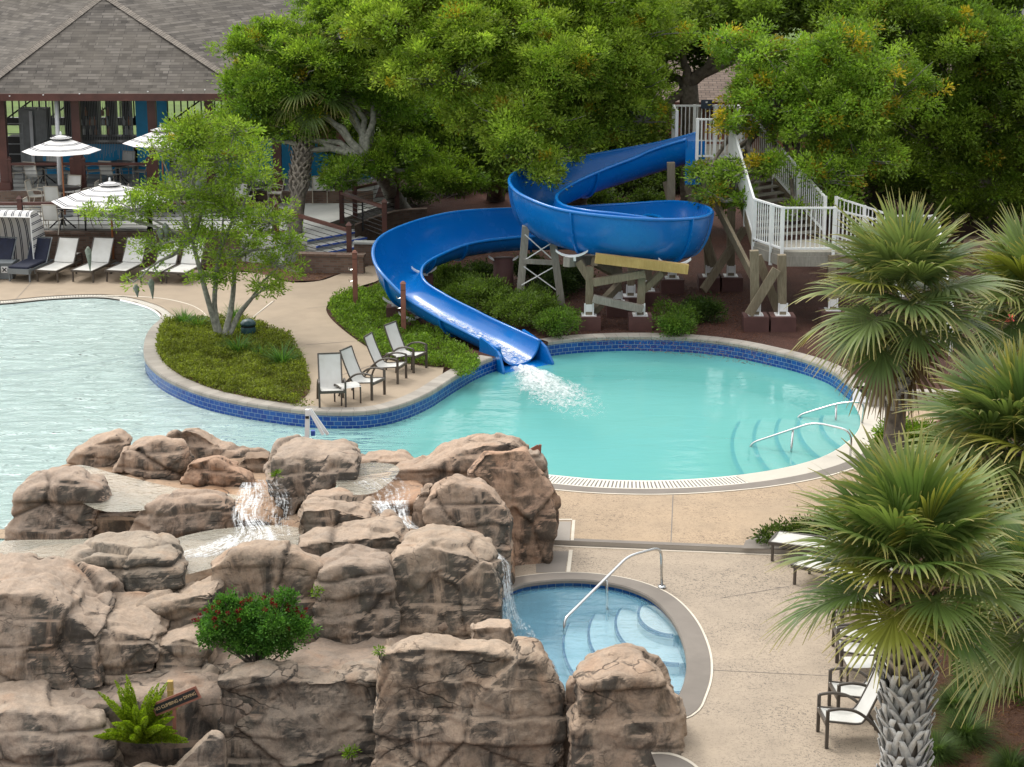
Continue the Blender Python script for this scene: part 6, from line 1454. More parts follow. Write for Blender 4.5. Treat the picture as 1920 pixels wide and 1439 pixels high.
tree('oak_tree', 'spreading oak with yellowing leaves hanging over the white tower stairs', 'tree', GL(1440, 470), P(1445, 190, 62),
     [BL(1450, 200, 59, 1.3, 1.1), BL(1490, 150, 59.5, 1.6, 1.3), BL(1400, 95, 60.5, 1.3, .9), BL(1560, 215, 59, 1.6, 1.3), BL(1590, 110, 60, 1.8, 1.4), BL(1330, 318, 57.6, .5, .4), BL(1452, 305, 57.4, .5, .3), BL(1395, 375, 56.9, .4, .3), BL(1375, 235, 58.4, .5, .35), BL(1360, 370, 57.0, .65, .5), BL(1400, 315, 57.2, .55, .4), BL(1500, 245, 58.4, 1.0, .8), BL(1530, 330, 57.6, 1.0, .8), BL(1610, 290, 58.6, 1.2, 1.0), BL(1490, 400, 56.8, .4, .3), BL(1560, 385, 57.0, .6, .45), BL(1660, 180, 60, 1.5, 1.3)],
     G_T, .34, per_m2=220, tuft=.21, per_tuft=70, leafL=.115, leafW=.05, cA=(.15, .275, .025), cB=(.29, .43, .05), yel=.09, droop=.15)
tree('oak_tree', 'large shady oak filling the upper right corner behind the palms', 'tree', GL(1790, 400), P(1785, 220, 67),
     [BL(1690, 60, 66, 2.3, 1.7), BL(1790, 130, 66, 2.2, 1.8), BL(1860, 220, 66, 2.0, 1.8), BL(1740, 250, 66.5, 1.8, 1.5), BL(1600, 30, 67, 2.0, 1.5), BL(1840, 80, 68, 1.9, 1.4), BL(1930, 130, 67, 1.9, 1.6), BL(1860, 330, 66, 1.6, 1.3), BL(1940, 300, 66, 1.8, 1.6), BL(1760, -30, 68, 2.2, 1.4), BL(1660, 150, 67, 1.8, 1.5)],
     G_T, .4, per_m2=250, tuft=.24, per_tuft=80, leafL=.13, leafW=.056, cA=(.14, .25, .026), cB=(.28, .40, .05), yel=.015)
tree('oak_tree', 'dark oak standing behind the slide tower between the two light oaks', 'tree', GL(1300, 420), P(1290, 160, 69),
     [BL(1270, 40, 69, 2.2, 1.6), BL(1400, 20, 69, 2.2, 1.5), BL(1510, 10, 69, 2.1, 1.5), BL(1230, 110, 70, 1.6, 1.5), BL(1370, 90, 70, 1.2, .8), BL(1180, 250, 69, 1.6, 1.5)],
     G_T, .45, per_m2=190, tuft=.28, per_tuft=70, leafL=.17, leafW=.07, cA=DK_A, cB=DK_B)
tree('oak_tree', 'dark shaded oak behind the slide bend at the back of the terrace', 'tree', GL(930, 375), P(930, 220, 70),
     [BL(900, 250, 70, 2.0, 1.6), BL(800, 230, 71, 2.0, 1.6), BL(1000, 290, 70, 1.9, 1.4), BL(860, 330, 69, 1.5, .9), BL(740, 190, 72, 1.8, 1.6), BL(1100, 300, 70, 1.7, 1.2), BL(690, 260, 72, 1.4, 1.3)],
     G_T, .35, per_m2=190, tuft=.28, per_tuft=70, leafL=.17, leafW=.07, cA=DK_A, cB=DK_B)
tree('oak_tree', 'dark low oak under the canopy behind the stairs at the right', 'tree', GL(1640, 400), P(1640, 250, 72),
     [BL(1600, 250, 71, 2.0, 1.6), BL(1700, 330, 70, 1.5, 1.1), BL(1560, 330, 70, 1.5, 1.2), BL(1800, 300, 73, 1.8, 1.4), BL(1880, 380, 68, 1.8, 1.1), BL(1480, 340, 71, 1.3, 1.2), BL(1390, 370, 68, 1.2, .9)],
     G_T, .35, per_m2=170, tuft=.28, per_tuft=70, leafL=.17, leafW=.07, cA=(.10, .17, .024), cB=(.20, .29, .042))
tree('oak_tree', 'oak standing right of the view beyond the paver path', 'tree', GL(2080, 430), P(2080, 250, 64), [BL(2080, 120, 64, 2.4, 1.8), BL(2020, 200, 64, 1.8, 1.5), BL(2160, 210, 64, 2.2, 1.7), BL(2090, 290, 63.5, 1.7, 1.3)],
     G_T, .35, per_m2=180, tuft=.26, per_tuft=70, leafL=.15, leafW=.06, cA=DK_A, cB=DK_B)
# far trees closing the gaps at the top
for k, (x, y, D, r, lab) in enumerate(((760, -30, 86, 3.6, 'far tree crown above the centre oak, left of the others'), (980, -60, 90, 4.2, 'far tree crown directly above the centre oak'), (1250, -60, 92, 4.2, 'far tree crown between the centre and the right oaks'), (1520, -70, 94, 4.2, 'far tree crown above the right oak'), (1740, -60, 96, 4.0, 'far tree crown at the upper right edge'))):
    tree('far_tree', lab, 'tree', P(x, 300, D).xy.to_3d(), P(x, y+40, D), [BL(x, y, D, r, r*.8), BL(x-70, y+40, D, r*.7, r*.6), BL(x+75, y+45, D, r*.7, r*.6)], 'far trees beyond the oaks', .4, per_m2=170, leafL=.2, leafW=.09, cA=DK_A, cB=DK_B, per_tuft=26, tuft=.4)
# leaning airy tree on the island
lt = thing('island_tree', 'airy pale green multi stemmed tree growing on the island bed', 'tree', GL(418, 640))
D0 = GL(418, 640).y
LB = [BL(360, 270, D0+.3, 1.1, .7), BL(300, 285, D0+.2, .75, .5), BL(430, 300, D0+.5, 1.2, .8), BL(480, 330, D0-.2, 1.0, .8), BL(330, 370, D0, 1.1, .75), BL(250, 395, D0-.3, .85, .5), BL(200, 405, D0-.3, .6, .3), BL(420, 400, D0+.2, 1.1, .8), BL(510, 420, D0-.4, .9, .75), BL(370, 450, D0-.3, .9, .6), BL(460, 480, D0+.3, .9, .7), BL(290, 460, D0-.6, .7, .4), BL(520, 500, D0-.2, .65, .55), BL(400, 520, D0-.2, .6, .4), BL(250, 530, D0-.8, .4, .22), BL(290, 505, D0-.6, .4, .25), BL(500, 540, D0-.4, .5, .3), BL(350, 245, D0+.4, .8, .5), BL(440, 250, D0+.5, .7, .5), BL(170, 395, D0-.2, .4, .2), BL(540, 460, D0-.2, .5, .5)]
V, F, C, tips = crown(LB, per_m2=118, leafL=.10, leafW=.038, cA=(.19, .32, .03), cB=(.36, .49, .06), tuft=.15, per_tuft=28, yel=.008, inner=.45, bottom=-.9)
np_mesh('crown', V, F, M['leaf'], lt, C)
m = MB(); base = GL(418, 640)
stems = [((412, 640), (385, 545), (360, 450)), ((416, 642), (402, 570), (412, 470)), ((424, 640), (447, 592), (472, 560)), ((420, 636), (436, 560), (440, 480))]
ends = []
for k, (a, b, c) in enumerate(stems):
    q = [P(a[0], a[1], D0-.05*k), P(b[0], b[1], D0-.1+.15*k), P(c[0], c[1], D0+.1*k-.1)]; s = spline(q, 5); m.tube(s, [.09-.045*i/len(s) for i in range(len(s))], 8); ends.append(s[-1])
m.build('trunk', M['lichen_bark'], lt, True)
m = MB()
for (c, rx, ry, rz), tp in zip(LB, tips):
    e = min(ends, key=lambda q: (q-Vector(c)).length); pts = limb(m, e, Vector(c), .045, .018, .12)
    for q in tp: limb(m, Vector(c), Vector(q)+Vector((0, 0, .05)), .016, .006, .2, 5)
m.build('branches', M['lichen_bark'], lt, True)
for (x, y, h) in ((165, 470, .55), (283, 530, .45), (255, 540, .25), (310, 425, .5), (300, 435, .4), (372, 345, .35)):
    p = P(x, y, D0-.3); mm = part('moss_strand', M['moss'], lt, lambda m: m.tube([p+Vector((0, 0, .1)), p, p+Vector((.02, 0, -h*.4)), p+Vector((.03, 0, -h))], [.02, .09, .06, .008], 7), True)
# ------------------------------------------------------------------ shrubs
def shrub(label, blobs, cA, cB, group=None, name='shrub', leafL=.07, leafW=.035, per=900, base=None, **kw):
    c0 = blobs[0][0]; t = thing(name, label, 'shrub', base or Vector((c0[0], c0[1], c0[2]-blobs[0][3])), group)
    kw.setdefault('tuft', .14); kw.setdefault('per_tuft', 26)
    V, F, C, tips = crown(blobs, per_m2=per, leafL=leafL, leafW=leafW, cA=cA, cB=cB, bottom=-.6, **kw); np_mesh('foliage', V, F, M['leaf'], t, C)
    m = MB(); b = root_loc(t)
    for (c, *_), tp in zip(blobs, tips):
        for q in list(tp)[:5]: limb(m, b+Vector((random.uniform(-.1, .1), random.uniform(-.1, .1), -.05)), Vector(q), .018, .006, .15, 4)
    m.build('stem', M['trunk'], t, True); return t
def SB(px, py, r, rz=None):      # shrub blob standing on the far land at pixel (px,py)
    p = GL(px, py); return (Vector((p.x, p.y, p.z+(rz or r)*.75)), r, r, rz or r)
GS = 'shrubs around the slide'
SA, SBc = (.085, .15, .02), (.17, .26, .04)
for l, bl, ca, cb_ in (
    ('bushy green shrub inside the slide bend below the rear run', [SB(830, 550, .7, .55), SB(870, 570, .6, .5)], SA, SBc),
    ('wide shrub in the middle of the bed inside the slide bend', [SB(900, 590, .8, .6), SB(860, 560, .55, .5)], SA, SBc),
    ('shrub beside the lower straight of the slide', [SB(950, 600, .6, .5), SB(985, 598, .55, .5)], SA, SBc),
    ('dense shrub at the foot of the A shaped trestle', [SB(990, 615, .7, .6), SB(1010, 590, .5, .5)], SA, SBc),
    ('rounded bright shrub right of the slide exit at the pool wall', [SB(1050, 632, .55, .5), SB(1062, 615, .4, .4)], (.08, .16, .018), (.15, .25, .035)),
    ('bright green shrub in the red mulch right of the timber trestle', [SB(1270, 628, .5, .42), SB(1248, 606, .4, .4), SB(1285, 615, .4, .4)], (.08, .16, .018), (.15, .25, .035)),
    ('darker shrub behind the bright one in the red mulch', [SB(1315, 600, .5, .4), SB(1345, 605, .3, .3)], (.04, .085, .015), (.085, .14, .026)),
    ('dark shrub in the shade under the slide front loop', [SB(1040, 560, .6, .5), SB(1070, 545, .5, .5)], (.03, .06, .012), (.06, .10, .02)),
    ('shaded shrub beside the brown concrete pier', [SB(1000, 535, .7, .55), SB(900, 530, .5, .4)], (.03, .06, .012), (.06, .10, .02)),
    ('light green bush behind the palm at the end of the stairs', [SB(1850, 415, .9, .7), SB(1790, 400, .8, .7)], (.06, .13, .014), (.16, .26, .02)),
    ('low bush under the oak limb left of the slide', [SB(770, 385, .6, .4), SB(850, 365, .8, .5)], (.04, .085, .015), (.09, .15, .026)),
    ('leafy bush at the foot of the tree behind the stairs', [SB(1690, 400, 1.0, .8), SB(1600, 420, .9, .7)], (.04, .085, .015), (.09, .15, .026))):
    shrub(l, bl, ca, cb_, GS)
for k, (a, b, r) in enumerate(((905, 352, 1.0), (985, 350, 1.1), (1075, 352, 1.1), (1150, 360, 1.0), (1225, 356, 1.1), (1300, 352, 1.1), (1385, 358, 1.0), (1120, 400, .7), (1215, 408, .65), (1010, 392, .6))):
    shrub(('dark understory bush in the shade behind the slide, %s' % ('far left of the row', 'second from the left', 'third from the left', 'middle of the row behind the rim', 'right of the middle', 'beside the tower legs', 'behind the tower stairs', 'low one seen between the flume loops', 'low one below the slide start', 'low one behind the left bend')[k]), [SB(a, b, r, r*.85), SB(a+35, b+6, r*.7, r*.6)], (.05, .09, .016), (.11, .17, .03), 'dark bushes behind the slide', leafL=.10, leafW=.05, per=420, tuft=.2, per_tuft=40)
for k, (a, b, r) in enumerate(((1960, 470, .8), (2050, 560, .9), (2000, 640, .8), (1930, 690, .7))):
    shrub('rounded bush at the right beside the palms, %s' % ('farthest one by the paver path', 'second from the paver path', 'third from the paver path', 'nearest one at the kerb')[k], [SB(a, b, r, r*.8)], (.06, .12, .018), (.13, .21, .03), 'bushes right of the palms', leafL=.10, leafW=.045, per=420, tuft=.18, per_tuft=36)
# near shrubs
p = G(1690, 885, .05)
shrub('bright yellow green shrub in front of the pool palm beside the handrails', [(p+Vector((-.1, 0, .65)), .62, .55, .6), (p+Vector((.35, .3, .55)), .5, .5, .5), (p+Vector((-.45, -.25, .4)), .35, .35, .4)], (.10, .19, .015), (.22, .33, .03), None, leafL=.10, leafW=.03)
hedge_c = [((Vector((G(a, b, .05).x, G(a, b, .05).y,   .16))), .36, .30, .22) for a, b in ((1450, 1016), (1482, 1010), (1520, 1002), (1560, 996))]
shrub('low clipped dark hedge behind the loungers on the deck', hedge_c, (.045, .085, .012), (.10, .15, .022), None, 'hedge', per=1300)
D = 30.6
fb = [(P(430, 1170, D), .42, .35, .32), (P(500, 1165, D), .5, .4, .36), (P(550, 1180, D), .36, .35, .33), (P(470, 1205, D-.1), .45, .35, .24), (P(535, 1130, D), .2, .2, .25), (P(400, 1195, D-.1), .25, .25, .2), (P(430, 1130, D+.1), .26, .25, .16)]
fb = [(c, a*1.12, b*1.12, d*1.15) for c, a, b, d in fb]
fs = shrub('rounded green shrub with dark red flower heads growing on the rock ledge', fb, (.05, .16, .022), (.14, .31, .05), None, 'flowering_shrub', leafL=.045, leafW=.03, per=2600, tuft=.07, per_tuft=22, base=P(480, 1245, D), inner=.5)
for k in range(46):
    c, rx, ry, rz = random.choice([(P(400, 1165, D), .28, .26, .2), (P(430, 1150, D), .34, .3, .26), (P(500, 1150, D), .46, .36, .32), (P(550, 1165, D), .32, .3, .3)])
    u = unit(1)[0]; u[1] = -abs(u[1]); u[2] = abs(u[2])*.9-.1; pc = np.array(c)+u*np.array([rx, ry, rz])*1.12; n = 26
    o = unit(n); V, F, C = leaf_quads(pc+o*.012, norm(o+np.array([0, 0, .5])), np.full(n, .042), np.full(n, .016), pal(n, (.13, .008, .012), (.27, .02, .025), .2)); np_mesh('flower_head', V, F, M['leaf'], fs, C)
for (x, y, D, r, l) in ((690, 1066, 33.0, .2, 'small yellow green plant growing in the crack above the central boulder'), (655, 1062, 33.2, .14, 'smaller leafy tuft left of the plant in the central crack'), (592, 1110, 32.0, .10, 'tiny green weed in the dark joint beside the wall stones'), (655, 1412, 29.0, .12, 'small weed at the bottom of the dark front wall'), (712, 1220, 28.9, .09, 'tiny weed at the upper left corner of the long front boulder'), (520, 890, 36.7, .09, 'tiny weed on the left side of the tall top block')):
    p = P(x, y, D); shrub(l, [(p, r, r, r*.7)], (.10, .2, .012), (.22, .36, .025), 'weeds in the rock joints', 'weed', leafL=.05, leafW=.022, per=2200, tuft=.05, per_tuft=14, base=p+Vector((0, 0, -r)))
# ------------------------------------------------------------------ blade plants (grasses, liriope, fern)
def blades(c, n, L, w, cA, cB, spread=.9, seg=5, droop=.9, rad=.06, tip=None, wt=(.6, 1, .9, .6, .25, .02)):
    c = np.array(c); az = RNG.uniform(0, 2*math.pi, n); el = np.abs(RNG.normal(0, spread, n)).clip(0, 1.35)
    h = np.stack([np.cos(az), np.sin(az), np.zeros(n)], 1); l = L*RNG.uniform(.65, 1.2, n); b = c+h*(RNG.random(n)*rad)[:, None]
    s = np.stack([-np.sin(az), np.cos(az), np.zeros(n)], 1); V = np.empty((n, seg+1, 2, 3)); col = pal(n, cA, cB, .2); CC = np.empty((n, seg+1, 2, 3))
    for i in range(seg+1):
        t = i/seg; a = el+droop*t*t*.9
        p = b+(h*(np.sin(el+droop*t*.5))[:, None]+np.array([0, 0, 1])*(np.cos(el+droop*t*.6))[:, None])*(l*t)[:, None]
        ww = w*np.interp(t, np.linspace(0, 1, len(wt)), wt)
        V[:, i, 0] = p-s*ww/2; V[:, i, 1] = p+s*ww/2
        k = col if tip is None else col*(1-t**2)+np.array(tip)*t**2
        CC[:, i, 0] = CC[:, i, 1] = k
    idx = np.arange(n*(seg+1)*2).reshape(n, seg+1, 2); F = np.stack([idx[:, :-1, 0], idx[:, :-1, 1], idx[:, 1:, 1], idx[:, 1:, 0]], -1).reshape(-1, 4)
    return V.reshape(-1, 3), F, CC.reshape(-1, 3)
def clump(name, label, cat, c, group=None, **kw):
    t = thing(name, label, cat, Vector(c), group); V, F, C = blades(c, **kw); np_mesh('leaves', V, F, M['leaf'], t, C)
    part('root_crown', M['trunk'], t, lambda m: m.lathe(Vector(c)+Vector((0, 0, -.03)), [(.0, .08), (.05, .06), (.07, 0)], 10), True); return t
for (x, y, L, l) in ((1810, 1388, .62, 'big fountain grass tuft in the mulch beside the palm trunk'), (1755, 1420, .5, 'fountain grass tuft touching the palm trunk at the bottom edge'), (1830, 1300, .55, 'fountain grass tuft farther back in the mulch bed'), (1895, 1450, .5, 'fountain grass tuft in the bottom right corner'), (1790, 1330, .45, 'small fountain grass between the two bigger tufts')):
    clump('fountain_grass', l, 'grass', G(x, y, .05), 'fountain grass tufts by the palm', n=1300, L=L, w=.009, cA=(.07, .13, .03), cB=(.16, .25, .06), spread=.75, droop=1.3, rad=.1)
for (x, y, L, n, l) in ((447, 668, .42, 160, 'liriope clump in the middle of the island bed'), (530, 690, .5, 170, 'liriope clump near the right edge of the island bed'), (345, 612, .38, 130, 'liriope clump at the upper left tip of the island bed'), (372, 620, .36, 130, 'liriope clump beside the upper left tip of the island bed'), (450, 622, .3, 90, 'liriope clump behind the teal speaker'), (438, 600, .34, 80, 'liriope clump at the path side behind the tree stems'), (490, 672, .3, 80, 'small liriope clump between the two larger ones')):
    clump('liriope_clump', l, 'plant', GL(x, y), 'liriope clumps on the island', n=int(n*1.6), L=L*1.55, w=.024, cA=(.05, .14, .025), cB=(.15, .29, .05), spread=.6, droop=1.0, rad=.16)
# foxtail fern: plump bright plumes
D = 29.25; c = P(262, 1392, D); ff = thing('foxtail_fern', 'bright yellow green foxtail fern with plump upright plumes in a rock pocket', 'fern', c)
for k in range(44):
    az = random.uniform(0, 2*math.pi); el = min(1.25, abs(random.gauss(.55, .4))); L = random.uniform(.55, 1.0)*(1.15-.25*el)
    h = Vector((math.cos(az), math.sin(az), 0)); pts = [c+(h*math.sin(el+.25*t)+Vector((0, 0, math.cos(el+.25*t))))*L*t for t in np.linspace(0, 1, 7)]
    nn = 620; t = RNG.random(nn)**.8; ix = (t*6).astype(int).clip(0, 5); A = np.array(pts); B = A[ix]+(A[ix+1]-A[ix])*((t*6-ix)[:, None]); ax = norm(A[ix+1]-A[ix])
    rad = .066*np.interp(t, [0, .25, .75, 1], [.55, 1, .85, .15]); o = unit(nn); o = norm(o-ax*(o*ax).sum(1)[:, None])
    V, F, C = leaf_quads(B+o*(rad*.35)[:, None], norm(o+ax*.8), rad*.95, np.full(nn, .019), pal(nn, (.17, .28, .012), (.38, .50, .03), .2)*np.interp(t, [0, 1], [.65, 1.15])[:, None])
    np_mesh('plume', V, F, M['leaf'], ff, C)
# ground covers (stuff)
def cover(name, label, poly, zf, dens, L, w, cA, cB, h=.12):
    A = np.array(poly); n = int(dens*abs(area(poly))*2.2); p = RNG.uniform(A.min(0), A.max(0), (n, 2)); p = p[pinpoly(p, poly)]; p = p[:int(dens*abs(area(poly)))] if len(p) > dens*abs(area(poly)) else p
    nz_ = np.array([noise.noise(Vector((x*1.6, y*1.6, 3.3)))+.6*noise.noise(Vector((x*5, y*5, 1.3))) for x, y in p]); keep = RNG.random(len(p)) < (1.0+1.1*nz_).clip(.25, 1); p = p[keep]; nz_ = nz_[keep]
    z = np.array([zf(x, y) for x, y in p])+RNG.random(len(p))*h*(1+nz_)
    d = norm(unit(len(p))+np.array([0, 0, .7])); c = pal(len(p), cA, cB, .25)*(1+.35*nz_)[:, None].clip(.5, 1.5)
    V, F, C = leaf_quads(np.c_[p, z], d, L*RNG.uniform(.6, 1.3, len(p)), w*RNG.uniform(.7, 1.3, len(p)), c)
    o = np_mesh(name, V, F, M['leaf'], None, C); return tag(o, label, 'ground cover', None, 'stuff')
cover('ground_cover', 'olive green creeping ground cover filling the island bed', [(p[0], p[1]) for p in ISLAND], lambda x, y: gz(x, y)+.03, 2300, .075, .03, (.12, .155, .018), (.25, .29, .04), .15)
cover('ground_cover', 'fresh green creeping ground cover bed left of the slide', SLIDEBED, lambda x, y: gz(x, y)+.02, 2300, .08, .034, (.10, .19, .02), (.23, .36, .04), .2)
cover('ground_cover', 'dark green ground cover in the bed behind the right palm', [(p.x, p.y) for p in (G(a, b, .05) for a, b in ((1790, 1330), (1780, 1200), (1850, 1150), (1990, 1150), (2050, 1340), (1900, 1330), (1870, 1280)))], lambda x, y: .06, 1500, .06, .03, (.05, .11, .015), (.13, .22, .025), .3)
# mulch chips
def chips(name, label, poly, zf, dens, cA, cB, L=.07):
    A = np.array(poly); n = int(dens*abs(area(poly))*2); p = RNG.uniform(A.min(0), A.max(0), (n, 2)); p = p[pinpoly(p, poly)]
    z = np.array([zf(x, y) for x, y in p])+.01; d = unit(len(p)); d[:, 2] *= .25; d = norm(d)
    V, F, C = leaf_quads(np.c_[p, z], d, L*RNG.uniform(.5, 1.5, len(p)), np.full(len(p), .012), pal(len(p), cA, cB, .35)); o = np_mesh(name, V, F, M['leaf'], None, C); return tag(o, label, 'mulch', None, 'stuff')
chips('bark_chips', 'loose red brown bark chips on the bed under the slide', px([(760, 600), (1450, 690), (1420, 560), (1000, 480), (760, 430), (700, 400), (760, 540)]), lambda x, y: gz(x, y), 160, (.06, .02, .012), (.30, .13, .08))
chips('bark_chips', 'loose brown pine straw behind the loungers and beside the brick wall', px([(-200, 502), (300, 500), (470, 509), (545, 528), (598, 526), (640, 512), (660, 493), (560, 488), (300, 480), (-200, 480)]), lambda x, y: gz(x, y)+.02, 250, (.10, .04, .02), (.34, .19, .11), .11)
chips('bark_chips', 'loose rusty pine straw around the grasses beside the palm trunk', [(p[0], p[1]) for p in RBED], lambda x, y: .056, 160, (.10, .04, .02), (.34, .17, .09), .14)
# ------------------------------------------------------------------ cabbage palms
def frond(org, d, pet, blade, nl=46, col=((.10, .17, .06), (.20, .27, .09)), droop=.5, tip=(.38, .30, .11), w=1.0):
    """one fan frond; returns V,F,C"""
    d = Vector(d).normalized(); side = d.cross(Vector((0, 0, 1)));
    if side.length < .05: side = Vector((1, 0, 0))
    side.normalize(); up = side.cross(d).normalized(); org = Vector(org)
    Vs, Fs, Cs = [], [], []
    # petiole
    pp = [org+d*pet*t+Vector((0, 0, -.10*pet*t*t)) for t in np.linspace(0, 1, 5)]; hub = pp[-1]; d2 = (pp[-1]-pp[-2]).normalized(); up2 = side.cross(d2).normalized()
    n0 = 0
    for i, p in enumerate(pp):
        ww = .035-.018*i/4
        for s in (-1, 1): Vs.append(p+side*s*ww/1.4+up2*(.0)); Cs.append((.19, .22, .06))
        Vs.append(p-up2*ww); Cs.append((.16, .19, .05))
    for i in range(4):
        for a, b in ((0, 1), (1, 2), (2, 0)): Fs.append((i*3+a, i*3+b, i*3+3+b, i*3+3+a))
    SEG = 8; tw = random.uniform(-.25, .25); c0 = np.array(col[0])+(np.array(col[1])-np.array(col[0]))*random.random()
    amax = R(random.uniform(118, 140)); foldv = random.uniform(.15, .45); split = random.uniform(.42, .54)
    for k in range(nl):
        a = -amax+2*amax*(k+.5)/nl+random.uniform(-.02, .02); ld = (d2*math.cos(a)+side*math.sin(a)); ld = ld+up2*(foldv*abs(math.sin(a)))-up2*.10; ld.normalize()
        L = blade*(1-.30*(abs(a)/amax)**1.6)*random.uniform(.86, 1.08); lside = ld.cross(up2).normalized(); dr = droop*random.uniform(.6, 1.5); bend = random.uniform(-.10, .10)
        step = 2*amax/nl; cc = c0*random.uniform(.8, 1.2); n0 = len(Vs); tcol = np.array(tip)*random.uniform(.7, 1.3)
        root = hub+d2*(.22*blade*math.cos(a)*.35)
        for i in range(SEG+1):
            t = i/SEG; g = max(0, t-.40)
            p = root+ld*(L*t)+Vector((0, 0, -1))*(dr*L*g**1.9*1.3)+lside*(bend*L*g*g)
            wd = step*t*L*.62 if t < split else step*split*L*.62*max(0.05, 1-((t-split)/(1-split))**1.45)
            wd = max(wd, .004)*w; z = up2*(wd*.45*(1 if k % 2 else -1)*.6)
            Vs.append(p-lside*wd+z); Vs.append(p+lside*wd-z)
            f = max(0, (t-.55)/.45)**1.7; q = cc*(1-.85*f)+tcol*.85*f
            Cs.append(tuple(q*.92)); Cs.append(tuple(q*1.08))
        for i in range(SEG): b = n0+i*2; Fs.append((b, b+1, b+3, b+2))
    return [tuple(v) for v in Vs], Fs, Cs
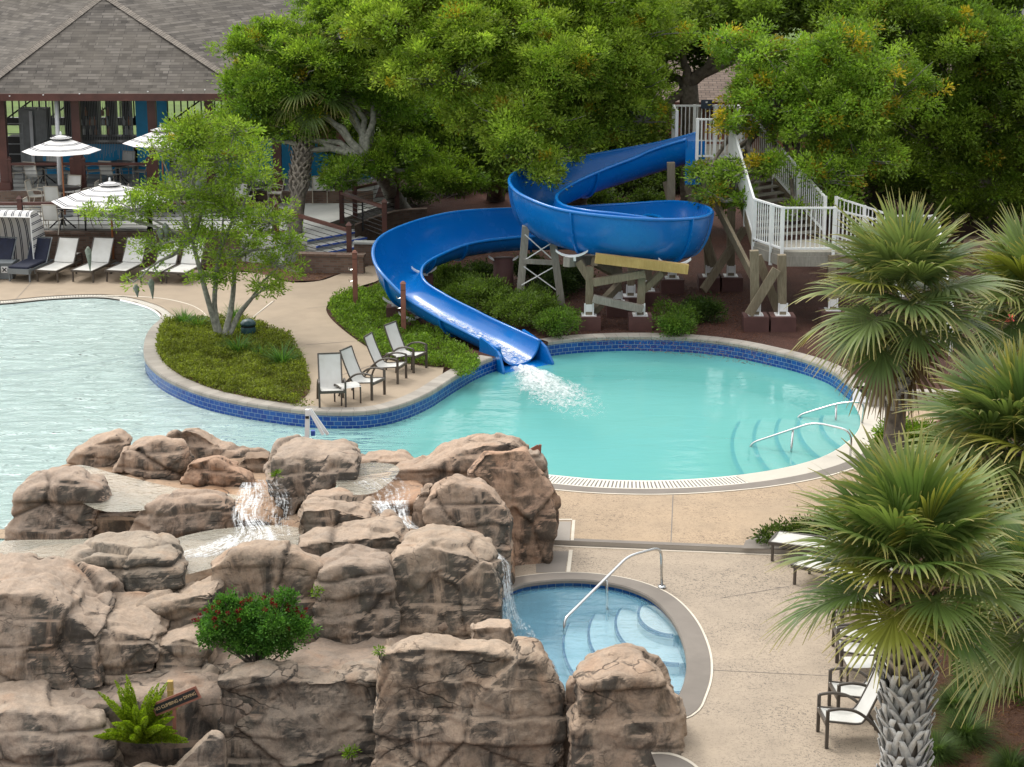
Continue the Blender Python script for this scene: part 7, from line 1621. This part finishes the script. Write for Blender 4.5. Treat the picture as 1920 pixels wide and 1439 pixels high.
def palm(label, base, heart, nfr, pet, blade, bootz, trunk_r=.2, group='cabbage palms', dead=4, seed=1, col=((.095, .16, .048), (.225, .29, .09)), top_bias=0.0, bare=False, lod=46, ret=None, boots=True, azbias=None, elr=122, oldc=(.60, .59, .56)):
    random.seed(seed); base = Vector(base); heart = Vector(heart); t = thing('cabbage_palm', label, 'palm', base, group)
    ax = heart-base; H = ax.length; axn = ax.normalized()
    def on(z): return base+ax*(z/H)
    m = MB(); pts = [on(z)+Vector((0, 0, -.05)) for z in np.linspace(0, H, 9)]; m.tube(pts, [trunk_r*(1.12-.12*i/8) for i in range(9)], 16); m.build('trunk', M['trunk'], t, True)
    # fronds: golden angle, young ones upright
    for k in range(nfr):
        f = (k+.5)/nfr; az = k*2.39996+random.uniform(-.2, .2); el = R(88)-R(elr)*f**.85+random.uniform(-.10, .10)
        d = Vector((math.cos(az)*math.cos(el), math.sin(az)*math.cos(el), math.sin(el)))
        o = heart+Vector((d.x, d.y, 0))*trunk_r*.5+Vector((0, 0, .25-.55*f))
        pe = pet*(.55+.6*f**.7)*random.uniform(.9, 1.1); bl = blade*random.uniform(.88, 1.1)*(.85+.2*math.sin(math.pi*min(1, f+.2)))
        yl = random.random(); cl = col if yl > .15 else ((.17, .20, .03), (.26, .27, .05))
        V, F, C = frond(o, d, pe, bl, lod+4, cl, droop=.20+.32*f)
        np_mesh('frond', V, F, M['palm'], t, np.array(C))
    for k in range(dead):
        az = random.uniform(0, 2*math.pi); el = -R(random.uniform(55, 80)); d = Vector((math.cos(az)*math.cos(el), math.sin(az)*math.cos(el), math.sin(el)))
        V, F, C = frond(heart+Vector((d.x, d.y, 0))*trunk_r*1.2+Vector((0, 0, -.5)), d, pet*.55, blade*.8, 26, ((.16, .10, .05), (.24, .16, .08)), .6, (.30, .22, .12)); np_mesh('dead_frond', V, F, M['palm'], t, np.array(C))
    if boots:
        # persistent leaf bases: crossing split wedges
        Vb, Fb, Cb = [], [], []
        def strap(p0, p1, rad0, rad1, az0, az1, w0, w1, th, colr):
            n = 5; n0 = len(Vb)
            for i in range(n+1):
                u = i/n; z = p0+(p1-p0)*u; az = az0+(az1-az0)*u; rr = rad0+(rad1-rad0)*u**1.3; w_ = w0+(w1-w0)*u; c = on(z); rd = Vector((math.cos(az), math.sin(az), 0)); tg = Vector((-rd.y, rd.x, 0))
                for (s, o) in ((-1, 0), (1, 0), (1, th), (-1, th)): Vb.append(tuple(c+rd*(rr+o)+tg*s*w_)); Cb.append(tuple(np.array(colr)*(.8+.35*u)*(1 if o else .6)))
            for i in range(n):
                a = n0+i*4
                for j in range(4): Fb.append((a+j, a+(j+1) % 4, a+4+(j+1) % 4, a+4+j))
            a = n0+n*4; Fb.append((a, a+1, a+2, a+3))
        z = bootz[0]; row = 0
        while z < bootz[1]:
            f = (z-bootz[0])/(bootz[1]-bootz[0]); nb = 9
            for k in range(nb):
                if random.random() < .06: continue
                az = 2*math.pi*(k+.5*(row % 2))/nb+random.uniform(-.08, .08); old = np.array(oldc); new = np.array((.30, .21, .12)); cl = (old*(1-f)+new*f) if f > .55 else old; cl = cl*random.uniform(.7, 1.15)
                hgt = random.uniform(.36, .46); o_ = trunk_r+.10+.10*f
                for s in (-1, 1): strap(z, z+hgt, trunk_r+.0, o_+random.uniform(-.03, .06), az, az+s*random.uniform(.5, .66), .05, random.uniform(.034, .044), .016, cl)
            z += .155; row += 1
        np_mesh('leaf_bases', Vb, Fb, M['boot'], t, None, np.array(Cb)) if False else np_mesh('leaf_bases', Vb, Fb, M['boot'], t, np.array(Cb))
    return t
h = P(1692, 556, 37.5); palm('tall cabbage palm at the right end of the pool in front of the white railing', (h.x-.05, h.y, .05), h, 29, .78, 1.42, (h.z-2.2, h.z-.35), .19, seed=3, dead=3, col=((.10, .165, .055), (.235, .30, .10)))
h = P(1706, 1062, 25.2); b = G(1690, 1640, .05); palm('big near cabbage palm with a grey criss cross trunk by the white chairs', (P(1690, 1500, 25.2).x, 25.0, .05), h, 32, .64, 1.18, (.3, h.z-.25), .21, seed=11, dead=0, elr=100, col=((.10, .175, .042), (.23, .31, .085)))
h = P(1905, 840, 31.0); palm('cabbage palm at the right frame edge behind the near palm', (h.x+.05, h.y, .05), h, 34, .65, 1.35, (h.z-1.8, h.z-.3), .2, seed=23, dead=2)
h = P(1965, 1120, 27.5); palm('shorter cabbage palm at the right frame edge below the others', (h.x+.1, h.y, .05), h, 26, .6, 1.1, (h.z-1.2, h.z-.3), .2, seed=31, dead=1)
h = P(1935, 560, 41.0); palm('cabbage palm beyond the right edge with leaf tips showing', (h.x+.1, h.y, .05), h, 26, .7, 1.3, (h.z-1.8, h.z-.3), .2, seed=37, dead=1)
h = P(580, 150, 66.2); bb = GL(545, 440); palm('cabbage palm growing through the terrace between the oak leaves', (P(546, 430, 64.0).x, 64.0, .3), h, 24, .8, 1.2, (2.0, h.z-.4), .22, oldc=(.25, .22, .18), seed=41, dead=8, lod=34)
random.seed(99)
